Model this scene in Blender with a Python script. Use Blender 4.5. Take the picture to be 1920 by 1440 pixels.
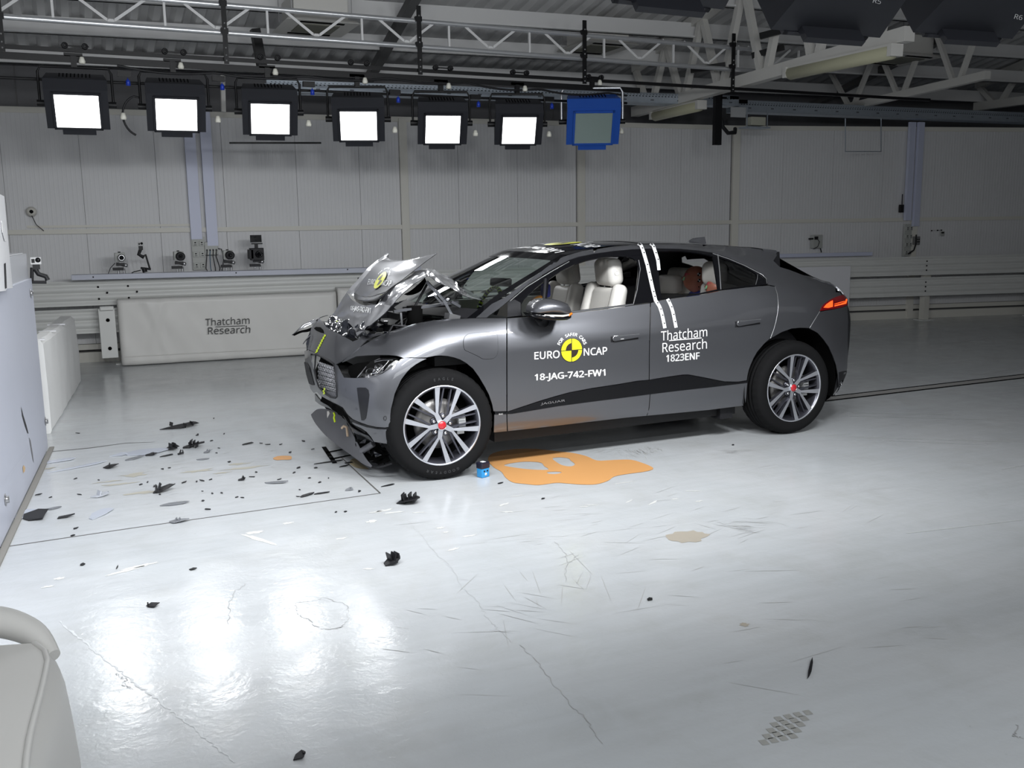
import bpy, bmesh, math, random
import numpy as np
from mathutils import Vector, Matrix
from mathutils.bvhtree import BVHTree
from mathutils.geometry import delaunay_2d_cdt, barycentric_transform, intersect_point_line
random.seed(7)
for _o in list(bpy.data.objects): bpy.data.objects.remove(_o)
SC = bpy.context.scene
COL = SC.collection
PI = math.pi

# ------------------------------------------------------------------ camera
FPX = 1776.63
CAM = Vector((-2.1814, -5.8097, 1.682))
YAW, PITCH, ROLL = .4344, .1651, -.0147
_f = Vector((math.sin(YAW)*math.cos(PITCH), math.cos(YAW)*math.cos(PITCH), -math.sin(PITCH)))
_r0 = Vector((math.cos(YAW), -math.sin(YAW), 0)); _u0 = _r0.cross(_f)
_r = _r0*math.cos(ROLL) + _u0*math.sin(ROLL); _u = -_r0*math.sin(ROLL) + _u0*math.cos(ROLL)
cd = bpy.data.cameras.new('camera'); cam = bpy.data.objects.new('camera', cd); COL.objects.link(cam)
cd.sensor_fit = 'HORIZONTAL'; cd.sensor_width = 36; cd.lens = FPX/1920*36; cd.clip_start = .05; cd.clip_end = 200
_m = Matrix((_r, _u, -_f)).transposed().to_4x4(); _m.translation = CAM
cam.matrix_world = _m
SC.camera = cam

# ------------------------------------------------------------------ colour management, world
SC.view_settings.view_transform = 'Standard'; SC.view_settings.look = 'None'
SC.view_settings.gamma = 1.0; SC.view_settings.use_curve_mapping = False
SC.view_settings.exposure = 0.15
W = bpy.data.worlds.new('world'); SC.world = W; W.use_nodes = True
W.node_tree.nodes['Background'].inputs[0].default_value = (.62, .67, .75, 1)
W.node_tree.nodes['Background'].inputs[1].default_value = .12

# ------------------------------------------------------------------ floodlight light (the lamp bodies are built further down)
FAR_LAMPS = [(-1.97, 4.2, 2.885), (-1.10, 4.2, 2.885), (-.20, 4.2, 2.875), (.725, 4.2, 2.835), (1.66, 4.2, 2.825), (2.58, 4.2, 2.84)]
BLUE_LAMP = (3.55, 4.2, 2.90)
NEAR_LAMPS = [(-2.45, -2.3, 2.9), (-1.6, -2.3, 2.9), (-.72, -2.3, 2.9), (.16, -2.3, 2.87), (1.05, -2.3, 2.81), (1.93, -2.3, 2.86)]
POW_FAR, POW_NEAR = 6, 29
def flood_light(p, yaw, tilt, power, size=(.37, .31), spread=150):
    L = bpy.data.lights.new('flood_light', 'AREA'); L.shape = 'RECTANGLE'; L.size, L.size_y = size
    L.energy = power; L.spread = math.radians(spread); L.color = (.955, .98, 1)
    o = bpy.data.objects.new('flood_light', L); COL.objects.link(o)
    # local: lamp looks along -Y of the lamp frame; tilt downwards about X, then yaw about Z
    R_ = Matrix.Rotation(yaw, 4, 'Z') @ Matrix.Rotation(tilt, 4, 'X')
    o.matrix_world = Matrix.Translation(p) @ R_ @ Matrix.Translation((0, -.165, -.03)) @ Matrix.Rotation(-PI/2, 4, 'X')
    return o
FAR_POSE = [(-.05, .55), (-.05, .55), (-.12, .55), (-.28, .55), (-.25, .55), (-.30, .55)]
NEAR_POSE = [(PI+.25, .62), (PI+.15, .62), (PI+.05, .62), (PI-.0, .62), (PI-.05, .62), (PI-.1, .62)]

# added fill lights out of view, raising the hall's ambient light
def fill_light(p, d, sx, sy, power):
    L = bpy.data.lights.new('fill_light', 'AREA'); L.shape = 'RECTANGLE'; L.size, L.size_y = sx, sy; L.energy = power; L.color = (.95, .98, 1)
    o = bpy.data.objects.new('fill_light', L); COL.objects.link(o); o.location = p; o.rotation_euler = Vector(d).to_track_quat('-Z', 'Z').to_euler(); return o
fill_light((.0, -6.2, 4.3), (0, .05, -1), 6, .4, 105)  # added to brighten the foreground floor
fill_light((-1.5, -9.2, 3.4), (0, 1, -.12), 8, 1.5, 125)
fill_light((8.0, -9.2, 3.3), (0, 1, -.10), 9, 2.6, 15)  # added for a broad pale reflection along the doors

# ------------------------------------------------------------------ survey helpers: a pixel of the photograph -> a point on a real plane
def ray(px, py):
    return (_f + _r*((px-960)/FPX) - _u*((py-720)/FPX))
def onP(px, py, n, c):
    n = Vector(n); v = ray(px, py); return CAM + v*((c - n.dot(CAM))/n.dot(v))
def aZ(px, py, z=0): return onP(px, py, (0, 0, 1), z)
def aY(px, py, y=0): return onP(px, py, (0, 1, 0), y)
def aX(px, py, x=0): return onP(px, py, (1, 0, 0), x)
HS = .0784                                   # the hall runs 4.5 degrees off the car's axis
def aW(px, py, off=0): return onP(px, py, (HS, 1, 0), 7.575-off)
def wallp(x, z, off=0): return Vector((x, 7.575-off-HS*x, z))

# ------------------------------------------------------------------ object helpers
def obj(name, data, m=None, parent=None):
    o = bpy.data.objects.new(name, data); COL.objects.link(o)
    if m is not None: data.materials.clear(); data.materials.append(m)
    if parent is not None: o.parent = parent
    return o
def mesh(name, v, f, m=None, parent=None, smooth=False):
    me = bpy.data.meshes.new(name); me.from_pydata([tuple(p) for p in v], [], f); me.update()
    if smooth: me.shade_smooth()
    return obj(name, me, m, parent)
def tag(o, label=None, cat=None, group=None, kind=None):
    if label: o['label'] = label
    if cat: o['category'] = cat
    if group: o['group'] = group
    if kind: o['kind'] = kind
    return o
def empty(name, label=None, cat=None, loc=(0, 0, 0), group=None, kind=None, parent=None):
    o = bpy.data.objects.new(name, None); COL.objects.link(o); o.location = loc; o.empty_display_size = .1
    if parent: o.parent = parent
    return tag(o, label, cat, group, kind)
def copy_tree(o, parent=None):
    c = o.copy(); COL.objects.link(c); c.parent = parent
    for ch in list(o.children): copy_tree(ch, c)
    return c
class MB:
    """collects simple shapes into one mesh"""
    def __init__(s): s.v = []; s.f = []; s.sm = []
    def add(s, v, f, sm=False, M=None):
        n = len(s.v)
        s.v += [tuple(M @ Vector(p)) if M is not None else tuple(p) for p in v]
        s.f += [tuple(i+n for i in q) for q in f]; s.sm += [sm]*len(f); return s
    def box(s, c, d, M=None, taper=(1, 1)):
        x, y, z = [a/2 for a in d]; tx, ty = taper
        v = [(-x, -y, -z), (x, -y, -z), (x, y, -z), (-x, y, -z), (-x*tx, -y*ty, z), (x*tx, -y*ty, z), (x*tx, y*ty, z), (-x*tx, y*ty, z)]
        v = [(a+c[0], b+c[1], e+c[2]) for a, b, e in v]
        return s.add(v, [(3, 2, 1, 0), (4, 5, 6, 7), (0, 1, 5, 4), (1, 2, 6, 5), (2, 3, 7, 6), (3, 0, 4, 7)], False, M)
    def bar(s, a, b, w, h=None, up=(0, 0, 1)):
        a, b = Vector(a), Vector(b); d = (b-a); L = d.length
        if L < 1e-6: return s
        d.normalize(); up = Vector(up)
        if abs(d.dot(up)) > .98: up = Vector((1, 0, 0))
        x = d.cross(up).normalized(); z = x.cross(d).normalized()
        h = w if h is None else h
        v = []
        for p in (a, b):
            for i, j in ((-1, -1), (1, -1), (1, 1), (-1, 1)): v.append(p + x*(i*w/2) + z*(j*h/2))
        return s.add(v, [(0, 1, 2, 3), (7, 6, 5, 4), (0, 4, 5, 1), (1, 5, 6, 2), (2, 6, 7, 3), (3, 7, 4, 0)])
    def tube(s, pts, r, n=8, cap=True, M=None):
        pts = [Vector(p) for p in pts]; v = []; prev = None
        rs = r if isinstance(r, (list, tuple)) else [r]*len(pts)
        for i, p in enumerate(pts):
            d = (pts[min(i+1, len(pts)-1)] - pts[max(i-1, 0)]).normalized()
            if prev is None:
                up = Vector((0, 0, 1)) if abs(d.z) < .9 else Vector((1, 0, 0)); x = d.cross(up).normalized()
            else: x = (prev - d*prev.dot(d)).normalized()
            prev = x; y = d.cross(x)
            for k in range(n):
                t = 2*PI*k/n; v.append(p + (x*math.cos(t) + y*math.sin(t))*rs[i])
        f = []
        for i in range(len(pts)-1):
            for k in range(n): f.append((i*n+k, i*n+(k+1) % n, (i+1)*n+(k+1) % n, (i+1)*n+k))
        s.add(v, f, True, M)
        if cap: s.add(v[:n], [tuple(range(n))[::-1]], False, M); s.add(v[-n:], [tuple(range(n))], False, M)
        return s
    def lathe(s, prof, n=48, axis='Y', M=None, sm=True, close=False):
        v = []; f = []
        for k in range(n):
            t = 2*PI*k/n
            for r, h in prof:
                v.append((r*math.cos(t), h, r*math.sin(t)) if axis == 'Y' else (r*math.cos(t), r*math.sin(t), h))
        m = len(prof); rng = m if close else m-1
        for k in range(n):
            for i in range(rng):
                a, b = k*m+i, k*m+(i+1) % m; c, d = ((k+1) % n)*m+(i+1) % m, ((k+1) % n)*m+i
                f.append((a, d, c, b) if axis != 'Y' else (a, b, c, d))
        return s.add(v, f, sm, M)
    def prism(s, poly, d0, d1, M=None):
        """poly in (x,z), extruded along y"""
        n = len(poly); v = [(x, d0, z) for x, z in poly] + [(x, d1, z) for x, z in poly]
        f = [tuple(range(n)), tuple(range(2*n-1, n-1, -1))] + [(i, i+n, (i+1) % n+n, (i+1) % n) for i in range(n)]
        return s.add(v, f, False, M)
    def build(s, name, m, parent=None, bevel=0, loc=None):
        me = bpy.data.meshes.new(name); me.from_pydata(s.v, [], s.f); me.update()
        me.polygons.foreach_set('use_smooth', s.sm)
        bm = bmesh.new(); bm.from_mesh(me); bmesh.ops.recalc_face_normals(bm, faces=bm.faces); bm.to_mesh(me); bm.free()
        o = obj(name, me, m, parent)
        if loc is not None: o.location = loc
        if bevel:
            b = o.modifiers.new('bevel', 'BEVEL'); b.width = bevel; b.segments = 2; b.limit_method = 'ANGLE'
        return o

# ------------------------------------------------------------------ materials
MATS = {}
def mat(name, col, rough=.5, metal=0, **k):
    if name in MATS: return MATS[name]
    m = bpy.data.materials.new(name); m.use_nodes = True; b = m.node_tree.nodes['Principled BSDF']
    b.inputs['Base Color'].default_value = (*col, 1); b.inputs['Roughness'].default_value = rough; b.inputs['Metallic'].default_value = metal
    if k.get('coat'): b.inputs['Coat Weight'].default_value = k['coat']; b.inputs['Coat Roughness'].default_value = .04
    if k.get('emit'): b.inputs['Emission Color'].default_value = (*k['emit'], 1); b.inputs['Emission Strength'].default_value = k['es']
    if k.get('spec') is not None: b.inputs['Specular IOR Level'].default_value = k['spec']
    nt = m.node_tree
    if k.get('noise'):      # (scale, strength of colour variation, bump)
        sc, cs, bp = k['noise']
        tc = nt.nodes.new('ShaderNodeTexCoord'); n = nt.nodes.new('ShaderNodeTexNoise'); n.inputs['Scale'].default_value = sc; n.inputs['Detail'].default_value = 6
        nt.links.new(tc.outputs['Object'], n.inputs['Vector'])
        if cs:
            cr = nt.nodes.new('ShaderNodeMapRange'); cr.inputs['To Min'].default_value = 1-cs; cr.inputs['To Max'].default_value = 1+cs
            nt.links.new(n.outputs['Fac'], cr.inputs['Value'])
            mx = nt.nodes.new('ShaderNodeVectorMath'); mx.operation = 'SCALE'; mx.inputs[0].default_value = col
            nt.links.new(cr.outputs[0], mx.inputs['Scale']); nt.links.new(mx.outputs[0], b.inputs['Base Color'])
        if bp:
            bu = nt.nodes.new('ShaderNodeBump'); bu.inputs['Strength'].default_value = bp; bu.inputs['Distance'].default_value = .01
            nt.links.new(n.outputs['Fac'], bu.inputs['Height']); nt.links.new(bu.outputs[0], b.inputs['Normal'])
    MATS[name] = m; return m
def glass(name, tint, alpha):
    """thin sheet glass: mostly transparent, fresnel reflection"""
    m = bpy.data.materials.new(name); m.use_nodes = True; nt = m.node_tree; nt.nodes.clear()
    out = nt.nodes.new('ShaderNodeOutputMaterial'); mix = nt.nodes.new('ShaderNodeMixShader'); tr = nt.nodes.new('ShaderNodeBsdfTransparent')
    gl = nt.nodes.new('ShaderNodeBsdfGlossy'); gl.inputs['Roughness'].default_value = .01; gl.inputs['Color'].default_value = (1, 1, 1, 1)
    fr = nt.nodes.new('ShaderNodeFresnel'); fr.inputs['IOR'].default_value = 1.5
    tr.inputs['Color'].default_value = (*[c*alpha for c in tint], 1)
    ml = nt.nodes.new('ShaderNodeMath'); ml.operation = 'MULTIPLY'; ml.inputs[1].default_value = 1.5; ml.use_clamp = True
    nt.links.new(fr.outputs[0], ml.inputs[0]); nt.links.new(ml.outputs[0], mix.inputs[0])
    nt.links.new(tr.outputs[0], mix.inputs[1]); nt.links.new(gl.outputs[0], mix.inputs[2]); nt.links.new(mix.outputs[0], out.inputs[0])
    MATS[name] = m; return m
M_PAINT = mat('car_paint_grey', (.128, .130, .142), .36, .75, coat=1)
M_BLACKG = mat('gloss_black', (.004, .004, .005), .10, 0, spec=.25)
M_BLACKP = mat('black_plastic', (.014, .014, .016), .5, spec=.3)
M_BLACKM = mat('matt_black', (.0025, .0025, .0025), .9, spec=.05)
M_RUBBER = mat('tyre_rubber', (.011, .011, .0115), .85, spec=.08)
M_DKPLAST = mat('dark_grey_plastic', (.11, .11, .12), .5, noise=(6, .12, .02))
M_CHROME = mat('chrome', (.8, .8, .82), .08, 1)
M_ALU = mat('machined_alloy', (.72, .73, .78), .28, .85)
M_ALUDK = mat('dark_alloy', (.09, .09, .11), .3, .7, coat=.4)
M_STEEL = mat('bare_steel', (.45, .45, .46), .35, .9)
M_WHITE = mat('white_vinyl', (.85, .85, .85), .35)
M_YEL = mat('yellow_vinyl', (.86, .88, .02), .35)
M_LIME = mat('yellow_tape', (.62, .78, .02), .4)
M_DBROWN = mat('dark_vinyl', (.03, .02, .015), .4)
M_LEATHER = mat('cream_leather', (.66, .64, .60), .45, noise=(30, .03, .05))
M_TRIMDK = mat('cabin_dark_trim', (.05, .05, .055), .6)
M_TRIMLT = mat('cabin_pale_trim', (.45, .44, .42), .7)
M_SKIN = mat('dummy_vinyl_brown', (.50, .19, .125), .38, noise=(9, .15, .02))
M_RED = mat('red_cap', (.55, .02, .03), .25, coat=.5)
M_TAIL = mat('tail_lens_red', (.16, .004, .006), .08, coat=1)
M_TAILLIT = mat('tail_lens_lit', (.8, .05, .01), .2, emit=(1, .12, .02), es=1.1)
M_ORANGE = mat('orange_reflector', (.75, .2, .02), .2)
M_GLASS = glass('clear_glass', (.93, 1, .97), .93)
M_GLASSWS = glass('windscreen_glass', (.86, 1, .94), .80)
M_GLASSDK = glass('privacy_glass', (.5, .5, .5), .22)
M_LENS = glass('lens_glass', (1, 1, 1), .95)

# ================================================================== THE HALL
def floor_material():
    m = bpy.data.materials.new('painted_floor'); m.use_nodes = True; nt = m.node_tree; N = nt.nodes; L = nt.links
    b = N['Principled BSDF']; tc = N.new('ShaderNodeTexCoord')
    def noise(s, d=5, dist=0, vec=None, rough=.5):
        n = N.new('ShaderNodeTexNoise'); n.inputs['Scale'].default_value = s; n.inputs['Detail'].default_value = d; n.inputs['Distortion'].default_value = dist; n.inputs['Roughness'].default_value = rough
        L.new(vec or tc.outputs['Object'], n.inputs['Vector']); return n.outputs['Fac']
    def ramp(src, a, bb, c0, c1):
        r = N.new('ShaderNodeValToRGB'); r.color_ramp.elements[0].position = a; r.color_ramp.elements[1].position = bb
        r.color_ramp.elements[0].color = (*c0, 1); r.color_ramp.elements[1].color = (*c1, 1); L.new(src, r.inputs[0]); return r.outputs[0]
    def mul(c0, c1, f=1):
        x = N.new('ShaderNodeMix'); x.data_type = 'RGBA'; x.blend_type = 'MULTIPLY'; x.inputs[0].default_value = f
        L.new(c0, x.inputs[6]); L.new(c1, x.inputs[7]); return x.outputs[2]
    base = ramp(noise(.7), .3, .7, (.53, .555, .575), (.60, .615, .63))
    mp = N.new('ShaderNodeMapping'); mp.inputs['Scale'].default_value = (1.0, 9, 1); mp.inputs['Rotation'].default_value = (0, 0, .3); L.new(tc.outputs['Object'], mp.inputs[0])
    streak = ramp(noise(1.6, 6, .3, mp.outputs[0]), .25, .65, (.94, .935, .93), (1, 1, 1))
    dirt = ramp(noise(2.6, 9, .6, None, .65), .50, .95, (1, 1, 1), (.86, .845, .81))
    speck = ramp(noise(24, 3), .72, .78, (1, 1, 1), (.8, .8, .79))
    c = mul(mul(mul(base, streak), dirt), speck, .6)
    L.new(c, b.inputs['Base Color'])
    rr = N.new('ShaderNodeMapRange'); rr.inputs['From Min'].default_value = .35; rr.inputs['From Max'].default_value = .7; rr.inputs['To Min'].default_value = .16; rr.inputs['To Max'].default_value = .27
    L.new(noise(3.1, 7, .4), rr.inputs['Value']); L.new(rr.outputs[0], b.inputs['Roughness'])
    b.inputs['Coat Weight'].default_value = .0; b.inputs['Specular IOR Level'].default_value = .55
    bu = N.new('ShaderNodeBump'); bu.inputs['Strength'].default_value = .22; bu.inputs['Distance'].default_value = .0035
    L.new(noise(34, 4, .8), bu.inputs['Height'])
    bu2 = N.new('ShaderNodeBump'); bu2.inputs['Strength'].default_value = .12; bu2.inputs['Distance'].default_value = .02
    L.new(noise(4.5, 3, .5), bu2.inputs['Height']); L.new(bu.outputs[0], bu2.inputs['Normal']); L.new(bu2.outputs[0], b.inputs['Normal'])
    return m
M_FLOOR = floor_material()
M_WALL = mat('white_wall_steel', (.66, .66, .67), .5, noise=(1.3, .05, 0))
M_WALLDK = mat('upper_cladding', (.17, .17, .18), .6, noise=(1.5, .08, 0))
M_CREAM = mat('cream_steel', (.66, .645, .59), .5)
M_SEAM = mat('joint_grey', (.22, .22, .22), .8)  # grey of the panel joints and backing sheets
M_LAV = mat('lavender_trunking', (.60, .63, .78), .45)
M_DECK = mat('roof_deck', (.60, .60, .60), .55)
M_PURLIN = mat('purlin_grey', (.66, .66, .66), .55)
M_WSTEEL = mat('white_truss_steel', (.62, .61, .58), .45)
M_SILVER = mat('aluminium_tube', (.62, .63, .65), .32, .75)
M_GALV = mat('galvanised_tray', (.42, .47, .53), .42, .55, noise=(25, .12, 0))
M_GUARD = mat('painted_guardrail', (.68, .685, .665), .42, noise=(3, .05, .02))
M_COVER = mat('white_vinyl_cover', (.68, .67, .645), .45, noise=(3.5, .03, .25))
M_FOAM = mat('white_foam_block', (.86, .86, .85), .6, noise=(5, .05, .3))
M_PLATE = mat('barrier_plywood_blue_white', (.50, .52, .60), .42, noise=(1.7, .05, .03))
M_BARR = mat('barrier_grey_steel', (.52, .53, .56), .35)
M_BLACKST = mat('black_steel', (.006, .006, .007), .45, spec=.3)
M_LAMPBODY = mat('lamp_housing', (.018, .019, .024), .5, spec=.3)
M_LAMPFACE = mat('lamp_face_lit', (.9, .9, .9), .5, emit=(1, 1, 1), es=3.5)
M_BLUE = mat('blue_housing', (.01, .07, .36), .42)
M_LAMPOFF = mat('lamp_glass_unlit', (.30, .38, .36), .12, .3)
M_TUBE = mat('yellowed_diffuser', (.48, .47, .33), .35)
M_PORC = mat('porcelain', (.75, .74, .66), .4)
M_BLUEPLUG = mat('blue_plug', (.01, .04, .40), .4)
M_ABSGREY = mat('grey_box_plastic', (.45, .46, .44), .5)

fl = tag(mesh('floor', [(-7, -10, 0), (24, -10, 0), (24, 12, 0), (-7, 12, 0)], [(0, 1, 2, 3)], M_FLOOR), kind='structure')
def strip(name, pts, w, m, parent, z=.0015):
    """thin ribbon lying on the floor through the given points (x,y) with widths"""
    v = []; f = []
    ws = w if isinstance(w, (list, tuple)) else [w]*len(pts)
    for i, p in enumerate(pts):
        a = Vector(pts[max(i-1, 0)][:2]); b_ = Vector(pts[min(i+1, len(pts)-1)][:2]); d = (b_-a).normalized(); n = Vector((-d.y, d.x))
        v += [(p[0]+n.x*ws[i]/2, p[1]+n.y*ws[i]/2, z), (p[0]-n.x*ws[i]/2, p[1]-n.y*ws[i]/2, z)]
    for i in range(len(pts)-1): f.append((2*i, 2*i+1, 2*i+3, 2*i+2))
    return mesh(name, v, f, m, parent)
def fp(*px): return [tuple(aZ(*p)[:2]) for p in px]
M_JOINT = mat('floor_joint_dark', (.10, .095, .09), .7)
strip('floor_joint', fp((713, 925), (500, 955), (250, 990), (0, 1027)), .010, M_JOINT, fl)
strip('floor_joint', fp((713, 925), (690, 904), (668, 884), (640, 858)), .010, M_JOINT, fl)
strip('floor_joint', fp((85, 848), (170, 840), (235, 831), (290, 829)), [.012, .02, .012, .006], M_JOINT, fl)
_c = aZ(1560, 747.5).y
strip('track_slot', [(3.6, 1.12), (16, 1.12)], .03, M_BLACKM, fl, .002)
strip('track_slot', [(3.6, .955), (16, .955)], .035, M_BLACKM, fl, .002)
strip('track_plate', [(3.6, 1.04), (16, 1.04)], .12, mat('track_plate', (.36, .35, .34), .6), fl, .0018)
for q in (((607, 838), (628, 869)), ((612, 849), (642, 843)), ((622, 861), (660, 853))): strip('track_opening', fp(*q), .035, M_BLACKM, fl, .002)

# flaked paint, scuffs, cracks: flat marks of their own shape on the floor paint
M_CHIP = mat('exposed_white_primer', (.74, .74, .72), .3)
M_SCUFF = mat('grey_scuff', (.44, .44, .43), .4)
M_CRACK = mat('hairline_crack', (.36, .36, .36), .6)
def blob(name, px, py, w, h, m, parent, seed=0, n=18, rot=0, z=.0012, rag=.35):
    """ragged flat patch on the floor, about w x h metres"""
    rnd = random.Random(seed); c = aZ(px, py); v = [(c.x, c.y, z)]
    for k in range(n):
        t = 2*PI*k/n; q = 1 + rnd.uniform(-rag, rag)
        x, y = math.cos(t)*w/2*q, math.sin(t)*h/2*q
        v.append((c.x + x*math.cos(rot)-y*math.sin(rot), c.y + x*math.sin(rot)+y*math.cos(rot), z))
    return mesh(name, v, [(0, i+1, (i+1) % n+1) for i in range(n)], m, parent)
for i, (x, y, w, h, r) in enumerate([(484, 1011, .26, .035, -1.1), (476, 999, .10, .05, 0), (718, 958, .11, .035, .3), (704, 960, .09, .02, 0), (738, 961, .12, .03, 0), (697, 978, .06, .05, 0),
        (540, 981, .06, .03, 0), (783, 961, .09, .02, -.4), (826, 990, .05, .03, 0), (836, 998, .04, .02, 0), (945, 946, .10, .02, .4), (950, 960, .07, .02, -.5), (1180, 940, .07, .015, .5), (1224, 943, .12, .02, .5),
        (1300, 921, .10, .014, -.5), (1110, 947, .07, .012, -.4), (1095, 950, .07, .012, -.4), (1165, 906, .16, .012, 0), (970, 930, .10, .01, 0), (690, 1067, .06, .02, -.5), (640, 1010, .06, .02, 0),
        (880, 1005, .10, .02, 0), (850, 1030, .08, .02, .3), (230, 1072, .20, .03, .3), (260, 1062, .16, .03, .2), (110, 1085, .05, .03, 0), (90, 1100, .06, .02, 0), (1310, 940, .05, .02, 0), (1265, 936, .05, .02, 0)]):
    blob('paint_chip', x, y, w, h, M_CHIP, fl, i, rot=r)
M_TAN = mat('bare_screed_tan', (.40, .36, .30), .55)
blob('bare_patch', 1290, 1006, .24, .17, M_TAN, fl, 51, 22, 0, .0014, .2)
blob('bare_patch', 1397, 1172, .04, .04, M_TAN, fl, 52)
def scuffs(px, py, n, L_, sp, rot, seed, m=M_SCUFF):
    rnd = random.Random(seed); c = aZ(px, py); v = []; f = []
    for k in range(n):
        x, y = c.x + rnd.gauss(0, sp), c.y + rnd.gauss(0, sp*.6); t = rot + rnd.gauss(0, .25); l = L_*rnd.uniform(.3, 1); w = rnd.uniform(.0015, .005)
        dx, dy = math.cos(t)*l/2, math.sin(t)*l/2; nx, ny = -math.sin(t)*w/2, math.cos(t)*w/2; b0 = len(v)
        v += [(x-dx, y-dy, .0011), (x+nx, y+ny, .0011), (x+dx, y+dy, .0011), (x-nx, y-ny, .0011)]; f.append((b0, b0+1, b0+2, b0+3))
    o = mesh('scuff_marks', v, f, m, fl); o['kind'] = 'stuff'; return o
scuffs(1195, 848, 60, .16, .10, 1.2, 1); scuffs(1370, 848, 26, .16, .07, -.5, 2); scuffs(1400, 985, 36, .20, .09, -.8, 3); scuffs(1135, 846, 22, .14, .08, .2, 4)
scuffs(1040, 965, 16, .3, .35, -.2, 5); scuffs(1450, 1120, 22, .35, .6, -.4, 6); scuffs(1050, 1100, 14, .5, .3, 1.3, 7); scuffs(900, 1160, 22, .3, .3, -.9, 8, M_CRACK)
scuffs(300, 900, 60, .12, .7, .1, 9); scuffs(470, 860, 50, .12, .5, .1, 10); scuffs(1500, 1000, 24, .3, .8, .1, 11)
scuffs(1240, 990, 14, .3, .5, .1, 12)
M_PALE = mat('pale_skid', (.60, .62, .62), .3)
for a in (((1600, 774), (1790, 778)), ((1590, 780), (1850, 787)), ((1620, 820), (1900, 829)), ((1655, 826), (1850, 834)), ((1550, 816), (1590, 815)), ((1740, 646), (1900, 632)), ((1850, 700), (1919, 690)), ((1700, 1000), (1915, 975)), ((1880, 880), (1919, 872))):
    strip('skid_line', fp(*a), .012, M_PALE, fl, .0013)
def wander(pts, amp=.008, n=9, seed=0):
    r = random.Random(seed+int(pts[0][0])); P = [aZ(*q) for q in pts]; out = []
    for a, b in zip(P[:-1], P[1:]):
        for k in range(n): q = a.lerp(b, k/n); out.append((q.x+r.uniform(-amp, amp), q.y+r.uniform(-amp, amp)))
    return out+[(P[-1].x, P[-1].y)]
def crack(pts, w=.0025):
    q = wander(pts); strip('hairline_crack', q, [w*.6*random.uniform(.3, 1.3) for _ in q], M_CRACK, fl, .0013)
crack([(765, 975), (790, 1005), (815, 1035), (845, 1065), (870, 1105), (895, 1128), (915, 1160), (935, 1182), (958, 1205)]); crack([(555, 1130), (556, 1150), (578, 1162), (598, 1180), (616, 1180), (640, 1178), (655, 1160)], .006)
crack([(655, 1160), (650, 1135), (610, 1120), (580, 1128), (555, 1130)], .005); crack([(219, 1262), (235, 1275), (232, 1285), (250, 1294)], .006); crack([(460, 1095), (440, 1110), (430, 1130), (428, 1170)], .005)
crack([(975, 1210), (1010, 1245), (1060, 1310), (1100, 1350), (1130, 1395)], .005); crack([(1060, 1090), (1062, 1060), (1085, 1040)], .005); crack([(1910, 1360), (1900, 1380), (1919, 1386)], .006)
crack([(1040, 1015), (1060, 1040), (1065, 1060)], .004); crack([(860, 1022), (1000, 1010), (1100, 1001), (1250, 985)], .003)
M_WEAR = mat('worn_paint_ridge', (.62, .64, .65), .35)
_q = wander([(110, 1165), (200, 1240), (280, 1300), (350, 1355), (440, 1430)], .006, 22); strip('paint_ridge', _q, [random.uniform(.002, .014) for _ in _q], M_WEAR, fl, .0012)
# rubber heel print, lower right
for k in range(4):
    for j in range(5):
        c = aZ(1432+k*18+j*7, 1392-k*4-14*(2-abs(2-j))*0 + j*-11 + 0)
        w = .05 if j in (0, 4) else .062
        a = MB(); 
        mesh('heel_print', [(c.x-.016, c.y-.014, .0012), (c.x+.010, c.y-.018, .0012), (c.x+.016, c.y+.012, .0012), (c.x-.010, c.y+.016, .0012)], [(0, 1, 2, 3)], mat('heel_print', (.37, .37, .35), .4), fl)

# ------------------------------------------------------------------ back wall: ribbed steel panels, posts, rails
XB = 7.73
def wl(x, z, off=0):
    """point on the back wall line (it turns slightly at the post at XB)"""
    if x <= XB: return Vector((x-HS*off*.0, 7.575-HS*x-off, z))
    return Vector((x, 7.575-HS*XB-.235*(x-XB)-off, z))
wb = tag(mesh('wall_back', [wl(-7, 0, -.10), wl(XB, 0, -.10), wl(21, 0, -.10), wl(21, 3.2, -.10), wl(XB, 3.2, -.10), wl(-7, 3.2, -.10)], [(0, 1, 4, 5), (1, 2, 3, 4)], M_SEAM), kind='structure')
seams = [-6.4, -5.5, -4.6, -3.7, -2.81, -1.917, -1.023, -.185, .78, 1.652, 2.23, 3.10, 4.02, 5.02, 5.9, 6.8, XB, 8.62, 9.5, 10.4, 11.35, 12.3, 13.2, 14.1, 15.0, 15.9, 17.0, 18, 19, 20, 21]
for a, b_ in zip(seams[:-1], seams[1:]):
    v = []; f = []; n = max(8, int((b_-a)/.05)); cols = []
    g = .002
    for k in range(n):
        x0 = a+g+(b_-a-2*g)*k/n; w = (b_-a-2*g)/n
        cols += [(x0, 0), (x0+w*.62, 0), (x0+w*.74, .0016), (x0+w*.88, .0016)]
    cols.append((b_-g, 0))
    cols = [(a+g, -.03)] + cols + [(b_-g, -.03)]
    for x, o in cols: v += [wl(x, .24, o), wl(x, 3.17, o)]
    for i in range(len(cols)-1): f.append((2*i, 2*i+2, 2*i+3, 2*i+1))
    mesh('wall_panel', v, f, M_WALL, wb)
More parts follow.
